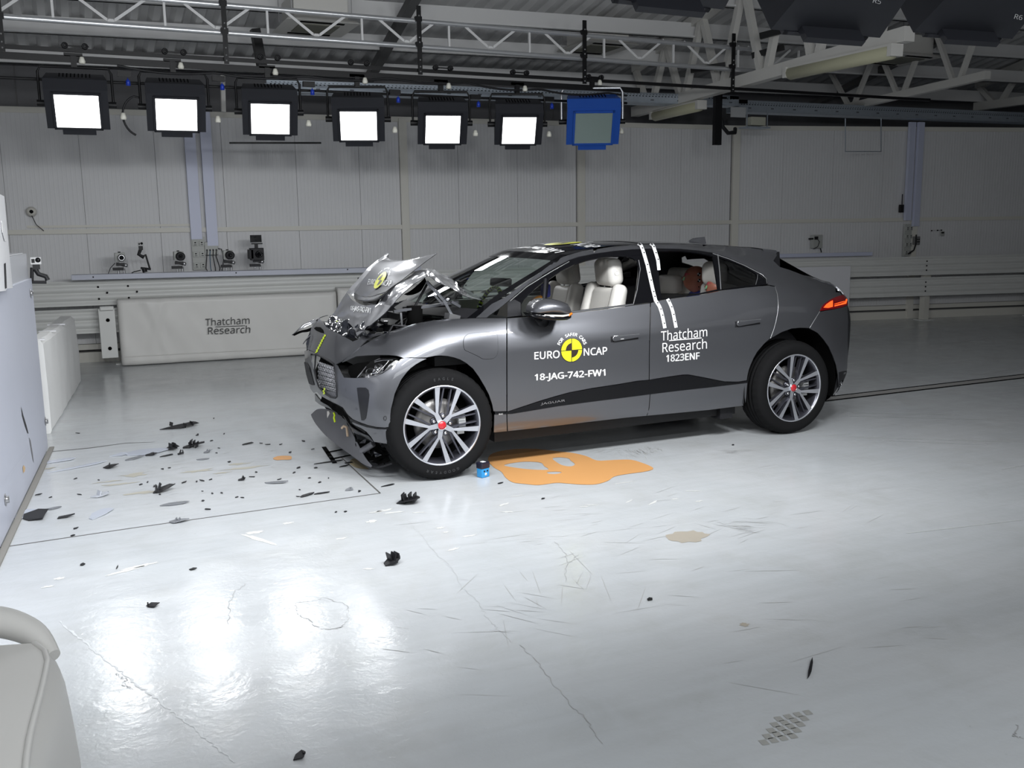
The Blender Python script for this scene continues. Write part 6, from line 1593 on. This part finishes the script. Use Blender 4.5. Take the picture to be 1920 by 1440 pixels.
for k in range(16):
    a, b_ = rnd.uniform(672, 728), rnd.uniform(822, 868); c = aY(a, b_, rnd.uniform(.28, .5))-OC
    v = [c+Vector((rnd.uniform(-.04, .04), rnd.uniform(-.05, .05), rnd.uniform(-.03, .03))) for _ in range(4)]
    mesh('torn_liner', v, [(0, 1, 2), (0, 2, 3), (0, 3, 1)], [M_BLACKP, M_CRUSH, M_DKPLAST][k % 3], car)
MB().tube([aY(678, 846, .40)-OC, aY(700, 832, .32)-OC], .022, 10).build('torn_duct', M_DKPLAST, car)
M_LENSW = mat('cloth_tag', (.62, .60, .55), .7)
sheet('peeled_label', [[(613, 771, 1.19), (617, 771, 1.17)], [(613.5, 782, 1.19), (619, 783, 1.17)], [(616, 789, 1.18), (619.5, 787, 1.17)]], M_LENSW, val)
MB().tube([aY(641, 803, .80)-OC, aY(645, 799, .78)-OC, aY(650, 801, .76)-OC, aY(651, 810, .74)-OC, aY(652, 818, .72)-OC], .010, 6).build('broken_clip', mat('tan_clip', (.55, .42, .30), .6), val)
for pts, y in ((((628, 772), (630, 777), (628.5, 782), (630.5, 790)), 1.0), (((634, 601), (636, 605), (634, 608)), 1.12)):
    MB().tube([aY(a, b, y)-Vector((.015, .02, 0))-OC for a, b in pts], .008, 5).build('yellow_tape', M_LIME, car)
# bonnet lettering: laid on the scoop panel and on the front skin
class GSurf(Surf): pass
SGC = Surf([(gC, False)]); SGA = Surf([(gA, False)])
SCn = lambda d: (lambda px, py: (SGC.px(px, py, .006+d) or (aY(px, py, .9), 0))[0])
SAn = lambda d: (lambda px, py: (SGA.px(px, py, .005+d) or (aY(px, py, .8), 0))[0])
put_text('EURO', ((690, 534.5), (704, 534), (706, 525), (692.5, 524)), SCn(0), M_WHITE, 'bonnet_lettering', car, .02, 1, OC)
put_text('NCAP', ((715.5, 536), (733, 538), (736, 527), (719.5, 526)), SCn(0), M_WHITE, 'bonnet_lettering', car, .02, 1, OC)
put_text('18-JAG-742-FW1', ((656.5, 584), (694, 591), (697, 578), (659, 574)), SAn(0), M_WHITE, 'bonnet_lettering', car, .03, 1, OC)
def skew_disc(cx, cy, ax, ay, bx, by, m, fn, t0=0, t1=2*PI, n=32, name='bonnet_roundel'):
    v = []; f = []; Q = 6
    for k in range(n+1):
        t = t0+(t1-t0)*k/n
        for q in range(Q+1): v.append(fn(cx+(ax*math.cos(t)+bx*math.sin(t))*q/Q, cy+(ay*math.cos(t)+by*math.sin(t))*q/Q)-OC)
    for k in range(n):
        for q in range(Q): f.append((k*(Q+1)+q, k*(Q+1)+q+1, (k+1)*(Q+1)+q+1, (k+1)*(Q+1)+q))
    return mesh(name, v, f, m, car)
ax, ay, bx, by = 7.2, .8, 10, -16.5
skew_disc(714, 526.5, ax, ay, bx, by, M_DBROWN, SCn(0)); skew_disc(714, 526.5, ax*.93, ay, bx*.95, by*.95, M_YEL, SCn(.0015))
skew_disc(714, 526.5, ax*.6, ay*.6, bx*.6, by*.6, M_DBROWN, SCn(.003), PI/2, PI, 10, 'bonnet_roundel_quadrant'); skew_disc(714, 526.5, ax*.6, ay*.6, bx*.6, by*.6, M_DBROWN, SCn(.003), -PI/2, 0, 10, 'bonnet_roundel_quadrant')
for k, ch in enumerate('FOR SAFER CARS'):
    if ch == ' ': continue
    t = math.radians(150-120*k/13); me = text_mesh(ch, 1, .03, 1, 'CENTER'); F_ = SCn(0)
    for vt in me.vertices:
        lx, ly = vt.co.x*.33, vt.co.y*.33
        u = math.cos(t)*(1.30+ly)+math.sin(t)*lx; w = math.sin(t)*(1.30+ly)-math.cos(t)*lx
        vt.co = F_(714+ax*1.15*u+bx*w*.98, 526.5+ay*u+by*w*.98)-OC
    me.update(); obj('bonnet_lettering', me, M_WHITE, car)

# ================================================================== CABIN
def rbox(name, c, d, rot, m, parent, bev=.05, org=OC, taper=(1, 1)):
    o = MB().box((0, 0, 0), d, None, taper).build(name, m, parent); o.location = Vector(c)-org; o.rotation_euler = rot
    b = o.modifiers.new('b', 'BEVEL'); b.width = bev; b.segments = 5; o.data.shade_smooth(); return o
def seat(px, py, yc, s=1, org=OC):
    """front seat whose headrest centre shows at (px, py)"""
    hc = aY(px, py, yc); st = empty('seat', parent=car); st.location = hc-OC; O = hc
    rbox('headrest', hc-Vector((0, 0, .012)), (.13, .28, .215), (0, -.12, 0), M_LEATHER, st, .055, O)
    MB().lathe([(.016, -.004), (.020, -.004), (.020, .004), (.016, .004)], 16, M=Matrix.Translation((-.01, -.138, -.015)), close=True).build('headrest_button', M_LEATHER, st)
    for sy in (-.05, .05): MB().tube([(0, sy, -.08), (-.01, sy, -.16)], .008, 8).build('headrest_post', M_CHROME, st)
    rbox('backrest', hc+Vector((-.072, 0, -.405)), (.10, .34, .56), (0, .22, 0), M_LEATHER, st, .045, O, (1, .9))
    for sy in (-1, 1): rbox('side_bolster', hc+Vector((-.08, sy*.20, -.40)), (.16, .13, .62), (sy*.0, .22, 0), M_LEATHER, st, .055, O, (.75, .75))
    rbox('shoulder_trim', hc+Vector((.0, 0, -.155)), (.05, .20, .04), (0, .1, 0), M_TRIMDK, st, .015, O)
    rbox('cushion', hc+Vector((-.34, 0, -.72)), (.52, .50, .16), (0, -.1, 0), M_LEATHER, st, .05, O)
    return st
seat(1141, 507, .57); seat(1064, 507, 1.33)
# rear bench and headrests
rbox('rear_bench_back', (2.86, YC, .98), (.14, 1.34, .62), (0, .25, 0), M_LEATHER, car, .05); rbox('rear_bench_cushion', (2.55, YC, .70), (.50, 1.34, .15), (0, -.1, 0), M_LEATHER, car, .05)
q = aY(1256, 533, 1.42); rbox('rear_headrest', q, (.14, .26, .17), (0, 0, .1), M_LEATHER, car, .05); rbox('rear_headrest', q+Vector((.04, 0, -.20)), (.14, .40, .26), (0, .2, 0), M_LEATHER, car, .05)
q = aY(1340, 513, .52); rbox('child_seat_headrest', q, (.12, .26, .20), (0, 0, 0), M_LEATHER, car, .06)
rbox('child_seat_back', q+Vector((.02, 0, -.30)), (.12, .40, .45), (0, .15, 0), M_TRIMLT, car, .05)
g = gR.copy()[2:-2]; g[..., 2] -= .035; surf_mesh('headliner', g, M_TRIMLT, flip=True)
rbox('dashboard', (.55, YC, .93), (.50, 1.42, .22), (0, .12, 0), M_TRIMDK, car, .08); rbox('dash_top_pad', (.42, YC, 1.0), (.30, 1.36, .05), (0, -.1, 0), mat('dash_grey_green', (.25, .27, .26), .6), car, .02)
for sy in (-1, 1):
    rbox('door_card', (1.3, YC+sy*.80, .93), (1.1, .07, .28), (0, 0, 0), M_TRIMLT, car, .02); rbox('rear_door_card', (2.25, YC+sy*.80, .98), (.8, .07, .28), (0, 0, 0), M_TRIMDK, car, .02)
    pass
rbox('centre_console', (1.25, YC, .80), (.80, .22, .22), (0, 0, 0), M_TRIMDK, car, .04)
# steering wheel wrapped with yellow and black tape
sw = empty('steering_wheel', parent=car); sc_ = aY(915, 578, 1.34); sw.location = sc_-OC; sw.rotation_euler = (0, math.radians(-66), 0)
def arc_tube(a0, a1, R_, r_, m, nm, n=10): MB().tube([(R_*math.cos(a0+(a1-a0)*k/n), R_*math.sin(a0+(a1-a0)*k/n), 0) for k in range(n+1)], r_, 8).build(nm, m, sw)
arc_tube(0, 2*PI, .185, .016, M_BLACKP, 'rim', 48)
for k in range(-3, 12): arc_tube(k*.22, k*.22+.10, .185, .0175, M_LIME, 'yellow_tape', 3)
MB().tube([(-.18, 0, 0), (.0, 0, -.03), (.0, .18, 0)], .016, 6).build('spokes', M_BLACKP, sw); rb = rbox('airbag_cover', Vector((0, 0, -.02)), (.16, .16, .05), (0, 0, 0), M_TRIMDK, sw, .02, Vector())
rv = rbox('rear_view_mirror', aY(939, 529, .95), (.03, .24, .065), (0, .1, .3), M_BLACKG, car, .015)
for a in ((WR[0], WR[-3]),): pass
patch('door_glass_lowered', [(1239, 549.5), (1308, 549.5), (1309, 551), (1242, 560)], M_GLASSDK, off=-.006, thick=0, two=False, step=5)

# ---- crash-test dummies (heads show through the rear door window)
def dummy(label, head_px, yc, scale, shirt, full=True, face=0):
    hc = aY(head_px[0], head_px[1], yc); t = empty('crash_test_dummy', label, 'dummy', loc=hc)
    # head: one continuous surface shaped from a sphere, facing -X
    bm = bmesh.new(); bmesh.ops.create_uvsphere(bm, u_segments=36, v_segments=24, radius=1)
    for v in bm.verts:
        x, y, z = v.co
        X_, Y_, Z_ = x*.095, y*.077, z*.092
        if z < 0: X_ *= 1-.16*(-z)**2; Y_ *= 1-.22*z*z; Z_ *= 1.25
        if x > 0 and z < -.2: X_ *= .80
        if x < -.3:
            X_ -= .012*math.exp(-((z+.62)/.25)**2)*math.exp(-(y/.45)**2)                       # chin
            X_ -= .020*math.exp(-((z+.14)/.13)**2)*math.exp(-(y/.16)**2)                      # nose
            X_ += .010*math.exp(-((z-.10)/.14)**2)*(math.exp(-((y-.38)/.16)**2)+math.exp(-((y+.38)/.16)**2))   # eye hollows
            X_ -= .005*math.exp(-((z+.42)/.07)**2)*math.exp(-(y/.28)**2)                      # lips
            X_ += .004*math.exp(-((z+.43)/.02)**2)*math.exp(-(y/.28)**2)
        if abs(y) > .9 and -.25 < z < .2: Y_ *= 1.06
        v.co = (X_*scale, Y_*scale, Z_*scale)
    me = bpy.data.meshes.new('head'); bm.to_mesh(me); bm.free(); me.shade_smooth(); o = obj('head', me, M_SKIN, t); o.rotation_euler = (0, .10, face)
    # body: one continuous skinned figure, seated
    sk = bpy.data.meshes.new('body'); s = scale
    J = [(0.02, 0, -.46), (.03, 0, -.30), (.03, 0, -.18), (.02, 0, -.09), (.03, .12, -.185), (-.06, .16, -.36), (-.22, .10, -.42), (-.28, .08, -.42), (.03, -.12, -.185), (-.06, -.16, -.36), (-.22, -.10, -.42), (-.28, -.08, -.42), (-.02, .07, -.50), (-.34, .09, -.48), (-.36, .09, -.72), (-.44, .09, -.74), (-.02, -.07, -.50), (-.34, -.09, -.48), (-.36, -.09, -.72), (-.44, -.09, -.74)]
    Ed = [(0, 1), (1, 2), (2, 3), (2, 4), (4, 5), (5, 6), (6, 7), (2, 8), (8, 9), (9, 10), (10, 11), (0, 12), (12, 13), (13, 14), (14, 15), (0, 16), (16, 17), (17, 18), (18, 19)]
    Rr = [.11, .105, .09, .045, .052, .042, .030, .026, .052, .042, .030, .026, .075, .055, .042, .03, .075, .055, .042, .03]
    sk.from_pydata([(a*s, b*s, c*s) for a, b, c in J], Ed, []); sk.update(); bo = obj('body', sk, shirt, t)
    md = bo.modifiers.new('skin', 'SKIN'); md.use_smooth_shade = True
    for i, v in enumerate(bo.data.skin_vertices[0].data): v.radius = (Rr[i]*s, Rr[i]*s); v.use_root = (i == 0)
    bo.modifiers.new('sub', 'SUBSURF').levels = 1; bo.modifiers['sub'].render_levels = 2
    # checker targets on the side of the head
    for (dx, dz) in ((.035, .035), (.040, -.012)):
        for q in range(4):
            m = M_WHITE if q % 2 else M_BLACKM; v = []
            for k in range(5):
                a_ = q*PI/2+PI/2*k/4+.3; X_, Z_ = dx+.013*math.cos(a_), dz+.013*math.sin(a_); v.append(Vector((X_*s, -(.0795*math.sqrt(max(.05, 1-(X_/.1)**2-(Z_/.115)**2))+.0005)*s, Z_*s)))
            c = Vector((dx*s, -(.0805*math.sqrt(max(.05, 1-(dx/.1)**2-(dz/.115)**2)))*s, dz*s)); mesh('target_sticker', [c]+v, [(0, k+2, k+1) for k in range(4)], m, o)
    c = Vector((-.075, -.035, -.012))*s; mesh('green_sticker', [c+Vector((0, -.012, .014))*s, c+Vector((-.016, .0, .010))*s, c+Vector((-.022, .004, -.018))*s, c+Vector((-.004, -.014, -.014))*s], [(0, 1, 2, 3)], mat('green_sticker', (.25, .65, .35), .5), o)
    c = Vector((-.058, -.056, .022))*s; mesh('pink_mark', [c+Vector((-.02, .012, .008))*s, c+Vector((-.018, .008, -.010))*s, c+Vector((.02, -.012, -.006))*s, c+Vector((.018, -.012, .010))*s], [(0, 1, 2, 3)], mat('pink_chalk', (.62, .06, .12), .6), o)
    MB().lathe([(0, -.004), (.004, -.003), (.005, 0)], 8, M=Matrix.Translation(Vector((.045, -.068, -.06))*s)).build('screw_hole', M_BLACKM, o)
    return t
dummy('brown-headed crash-test dummy with two checker stickers behind the rear door window', (1305, 521), 1.05, 1.12, mat('dummy_shirt_blue', (.03, .04, .22), .7), face=-.85)
dummy('brown crash-test dummy half hidden by the rear door window pillar', (1344, 537), .50, .9, mat('dummy_shirt_orange', (.50, .14, .06), .7), face=-.85)
ar = empty('dummy_arm', 'orange crash-test dummy arm with black marks behind the door mirror', 'dummy arm', loc=aY(1003, 585, .85))
M_ORG = mat('dummy_orange', (.85, .30, .02), .5)
MB().tube([(-.03, 0, -.06), (-.03, 0, 0), (.0, .02, .06), (.06, .05, .09), (.12, .08, .10)], [.02, .035, .04, .035, .025], 10).build('sleeve', M_ORG, ar)
for a_ in ((-.03, -.036, .0), (-.01, -.03, .05), (.03, -.01, .085), (-.045, -.02, -.03)): MB().box(a_, (.018, .012, .022)).build('marker', M_BLACKP, ar)
MB().box((.12, .05, .16), (.07, .07, .11)).build('blue_sleeve', mat('dummy_shirt_blue', (.03, .04, .22), .7), ar, .02)

# ================================================================== PUDDLE, FRAGMENTS, BLUE BOX
def smoothed(poly, n=4):
    P = np.array([tuple(aZ(*p)[:2]) for p in poly]); P = np.concatenate([P[-1:], P, P[:2]]); return [tuple(q) for q in catmull(P, n)[:-1]]
def liquid(name, label, poly, holes, m, cat='puddle'):
    o_ = smoothed(poly); h_ = [smoothed(h) for h in holes]
    pts = [Vector(p) for p in o_]; E_ = [(i, (i+1) % len(o_)) for i in range(len(o_))]
    for h in h_: b0 = len(pts); pts += [Vector(p) for p in h]; E_ += [(b0+i, b0+(i+1) % len(h)) for i in range(len(h))]
    v, e, f, *_ = delaunay_2d_cdt(pts, E_, [], 0, 1e-6); F = []
    for t in f:
        c = (sum(v[i].x for i in t)/3, sum(v[i].y for i in t)/3)
        if inside(c, o_) and not any(inside(c, h) for h in h_): F.append(tuple(t))
    o = mesh(name, [(p.x, p.y, .0025) for p in v], F, m); return tag(o, label, cat)
M_COOL = mat('orange_coolant', (.78, .40, .15), .22, noise=(1.8, .06, 0))
liquid('coolant_puddle', 'orange coolant puddle with bare gaps on the floor beside the front wheel', [(915, 862), (925, 850), (960, 843), (1000, 842), (1040, 846), (1075, 850), (1100, 856), (1120, 864), (1150, 863), (1182, 862.5), (1203, 868), (1222, 876), (1223, 881), (1205, 885.5), (1178, 889), (1152, 894), (1140, 902), (1118, 908.5), (1090, 909), (1062, 907), (1042, 906), (1010, 910), (985, 908), (962, 905), (948, 896), (940, 885), (925, 876)],
    [[(945, 873), (965, 868), (990, 866), (1014, 868), (1020, 874), (1028, 881), (1000, 881), (970, 878)], [(1036, 860), (1050, 858), (1066, 860), (1070, 864), (1078, 871), (1070, 875), (1055, 873), (1045, 868)], [(1026, 886), (1040, 885), (1053, 886), (1045, 889), (1030, 889)]], M_COOL)
liquid('coolant_splash', 'small orange coolant splash on the floor left of the car', [(512, 860), (520, 856), (534, 855), (546, 856), (545, 862), (530, 862.5), (518, 863)], [], M_COOL)
M_DAMP = mat('brown_damp', (.32, .27, .18), .2)
liquid('damp_stain', 'thin brownish wet stain under the hanging front valance', [(655, 868), (664, 860), (680, 872), (692, 880), (676, 879), (664, 876)], [], mat('tan_damp', (.45, .38, .24), .25), 'stain')
bx = empty('blue_sensor_box', 'small blue box sensor with a black top beside the front tyre', 'box', loc=aZ(906, 894))
rbox('body', (0, 0, .032), (.070, .055, .062), (0, 0, .35), mat('sensor_blue', (.03, .28, .62), .35), bx, .006, Vector()); rbox('top', (0, 0, .084), (.074, .06, .042), (0, 0, .35), mat('sensor_black', (.015, .015, .03), .3), bx, .005, Vector())
Rz = Matrix.Rotation(.35, 4, 'Z')
MB().box((0, 0, .106), (.03, .03, .002), Rz).build('top_label', M_WHITE, bx); m_ = MB(); m_.lathe([(0, -.002), (.010, -.001), (.010, 0)], 14, M=Rz @ Matrix.Translation((0, -.028, .024))); m_.build('logo_dot', M_WHITE, bx)
for dx in (-.014, .014): MB().box((dx, -.028, .046), (.012, .003, .010), Rz).build('socket', M_BLACKP, bx)

def outline_rand(n, w, h, r, spike=.35):
    return [((1+r.uniform(-spike, spike))*w/2*math.cos(2*PI*k/n), (1+r.uniform(-spike, spike))*h/2*math.sin(2*PI*k/n)) for k in range(n)]
def shard(px, py, w, h, hz, label, m, seed, rot=0, group=None, name='plastic_fragment', curl=.0, ribs=0):
    r = random.Random(seed); c = aZ(px, py); out = outline_rand(7 if w > .08 else 5, w, h, r, .35 if w > .08 else .6); v = []; n = len(out)
    tx, ty = r.uniform(-1, 1)*.15, r.uniform(-1, 1)*.15
    for z in (0, 1):
        for x, y in out: v.append((x, y, z*.004+max(0, hz*.6*(.5+x/w)*(.6+.4*r.random()))))
    zmin = min(p[2] for p in v); v = [(a, b, z-zmin+.0015) for a, b, z in v]
    me = MB().add(v, [tuple(range(n))[::-1], tuple(range(n, 2*n))]+[(i, (i+1) % n, (i+1) % n+n, i+n) for i in range(n)])
    for k in range(ribs): me.box((r.uniform(-w*.3, w*.3), r.uniform(-h*.2, h*.2), hz*.35+.004), (.006, h*.5, hz*.55+.006), Matrix.Rotation(r.uniform(-.4, .4), 4, 'Y'))
    o = me.build(name, m); o.location = (c.x, c.y, 0); o.rotation_euler = (0, 0, rot)
    return tag(o, label, 'debris', group)
M_DB = M_BLACKP; M_DBS = mat('debris_grey', (.25, .26, .28), .35, .4); M_CLR = mat('clear_shard', (.50, .52, .56), .12)
big = [(341, 801, .34, .12, .05, 'long torn black trim piece, furthest from the camera, behind the rest', M_DB, .3, 3), (66, 970, .17, .15, .06, 'black triangular shard on a clear sheet beside the barrier foot', M_DB, .6, 0),
    (323, 843, .10, .11, .07, 'black ribbed plastic block in the middle of the debris', M_DB, .3, 3), (360, 839, .15, .13, .07, 'spiky black broken bracket in the middle of the debris', M_DB, -.4, 4), (207, 877, .09, .09, .04, 'small black chip with a white corner, left part of the debris', M_DB, 0, 1),
    (250, 861, .15, .05, .015, 'flat dark strip lying on the clear sheet fragments', M_DBS, .4, 0), (284, 853, .08, .06, .02, 'black pointed chip on the clear sheet', M_DB, 0, 1), (313, 855, .11, .03, .01, 'thin black sliver below the ribbed block', M_DB, .3, 0),
    (463, 833, .12, .04, .015, 'black sliver near the right end of the debris field', M_DB, .3, 0), (340, 852, .06, .06, .04, 'small black clip between the two black brackets', M_DB, 0, 2), (388, 849, .06, .05, .03, 'tiny spiky clip right of the black bracket', M_DBS, 0, 2),
    (304, 922, .14, .09, .07, 'black clip with two upright prongs', M_DB, .1, 2), (326, 946, .19, .05, .015, 'long white-edged black strip below the two-pronged clip', M_DBS, -.1, 0), (192, 930, .12, .09, .04, 'clear curved lens shard with a dark end', M_CLR, .4, 1),
    (101, 954, .11, .04, .006, 'flat grey strip left of centre near the barrier', M_DBS, .2, 0), (123, 970, .07, .05, .02, 'small dark chip right of the triangular shard', M_DB, 0, 0), (333, 979, .11, .06, .03, 'grey twisted fragment lying on the floor joint', M_DBS, -.3, 2),
    (454, 900, .07, .05, .03, 'small two-horned black clip', M_DB, 0, 2), (518, 906, .14, .05, .02, 'white-edged sliver left of the valance', M_DBS, -.4, 0), (574, 930, .10, .04, .012, 'dark flat chip near the floor joint corner', M_DB, .4, 0),
    (601, 926, .12, .02, .008, 'thin black strip near the floor joint corner', M_DB, 0, 0), (657, 919, .06, .05, .02, 'grey crumpled chip inside the floor joint corner', M_DBS, 0, 1), (767, 943, .14, .13, .08, 'jagged black bracket lying alone in front of the front wheel', M_DB, -.6, 5),
    (738, 1056, .10, .10, .08, 'square black clip with a bolt, nearest the camera', M_DB, .2, 3), (283, 1138, .05, .04, .02, 'tiny black speck in the bright floor reflections', M_DB, 0, 1), (1519, 1257, .16, .012, .006, 'thin black rod lying alone in the right foreground', M_DB, .75, 0),
    (361, 1069, .04, .03, .01, 'tiny black triangle left of the bright reflections', M_DB, 0, 0), (621, 866.5, .26, .02, .006, 'long thin black blade under the valance', M_DB, .05, 0), (643, 875, .07, .03, .01, 'curved black chip under the valance', M_DB, .2, 0), (654, 869, .05, .03, .01, 'small black chip touching the valance', M_DB, -.2, 0),
    (728, 911, .09, .02, .008, 'black sliver below the torn undertray', M_DB, .1, 0), (380, 906*0+862, .11, .03, .008, 'grey flat strip under the spiky clip', M_DBS, -.1, 0), (563, 1420, .04, .03, .02, 'tiny black bolt at the bottom edge', M_DB, 0, 1), (1218, 1125, .03, .02, .008, 'black speck alone on the floor right of centre', M_DB, 0, 0)]
for i, (x, y, w, h, hz, lab, m, rot, rb_) in enumerate(big): shard(x, y, w, h, hz, lab, m, 100+i, rot, None, 'plastic_fragment', ribs=rb_)
rs = random.Random(21)
smalls = [(371, 815), (369, 817), (420, 814), (143, 898), (185, 901), (264, 909), (277, 905), (318, 878), (305, 880), (401, 785), (146, 813), (379, 902), (395, 900), (430, 867), (369, 904), (380, 922), (415, 925), (398, 926), (455, 934), (445, 933), (380, 940), (388, 956), (290, 913), (345, 905), (150, 928), (73, 928), (96, 933), (490, 832), (502, 834), (526, 834), (569, 828), (544, 849), (587, 843), (619, 858), (559, 878), (593, 878), (616, 897), (580, 897), (600, 905), (562, 919), (559, 932), (673, 922), (647, 1000*0+960), (630, 1000*0+961), (552, 887), (523, 900), (472, 895), (481, 886), (20, 1002), (137, 1005), (155, 1060), (220, 1065), (141, 992), (406, 850), (397, 827), (410, 841), (300, 928)]
for i, (x, y) in enumerate(smalls): shard(x, y, rs.uniform(.018, .045), rs.uniform(.008, .024), rs.uniform(.002, .008), 'small black plastic splinter among the debris in front of the car', M_DB, 300+i, rs.uniform(0, 3), 'small black splinters in front of the car', 'plastic_splinter')
for i, (x, y, lab) in enumerate([(938, 907, 'tiny dark flake below the blue box'), (1018, 936, 'tiny black flake below the orange puddle'), (1375, 835, 'tiny black flake in front of the rear wheel')]): shard(x, y, .03, .018, .006, lab, M_DB, 380+i)
for i, (x, y, w, h, lab) in enumerate([(275, 848, .30, .22, 'largest clear plastic sheet fragment in the debris'), (110, 865, .22, .10, 'clear plastic sliver beside the barrier foot'), (150, 876, .40, .05, 'long thin clear plastic strip left in the debris'), (225, 853, .14, .08, 'small clear plastic shard left of the largest sheet'), (50, 965, .18, .14, 'clear plastic sheet under the black triangular shard'), (190, 963, .22, .08, 'faint clear plastic flake near the floor joint')]):
    shard(x, y, w, h, .012, lab, mat('clear_film', (.50, .53, .60), .15), 500+i, .2*i, None, 'clear_fragment')
sandm = mat('tan_dust', (.42, .40, .34), .7)
for i, (x, y, w, h) in enumerate([(250, 891, .18, .10), (225, 908, .22, .05), (268, 924, .18, .05), (372, 883, .22, .07), (457, 878, .28, .06), (449, 870, .12, .06), (415, 860*0+887, .12, .04), (205, 903, .16, .03), (88, 879, .10, .05)]):
    blob('dust_patch', x, y, w, h, sandm, fl, 700+i, 16, 0, .0013, .5)
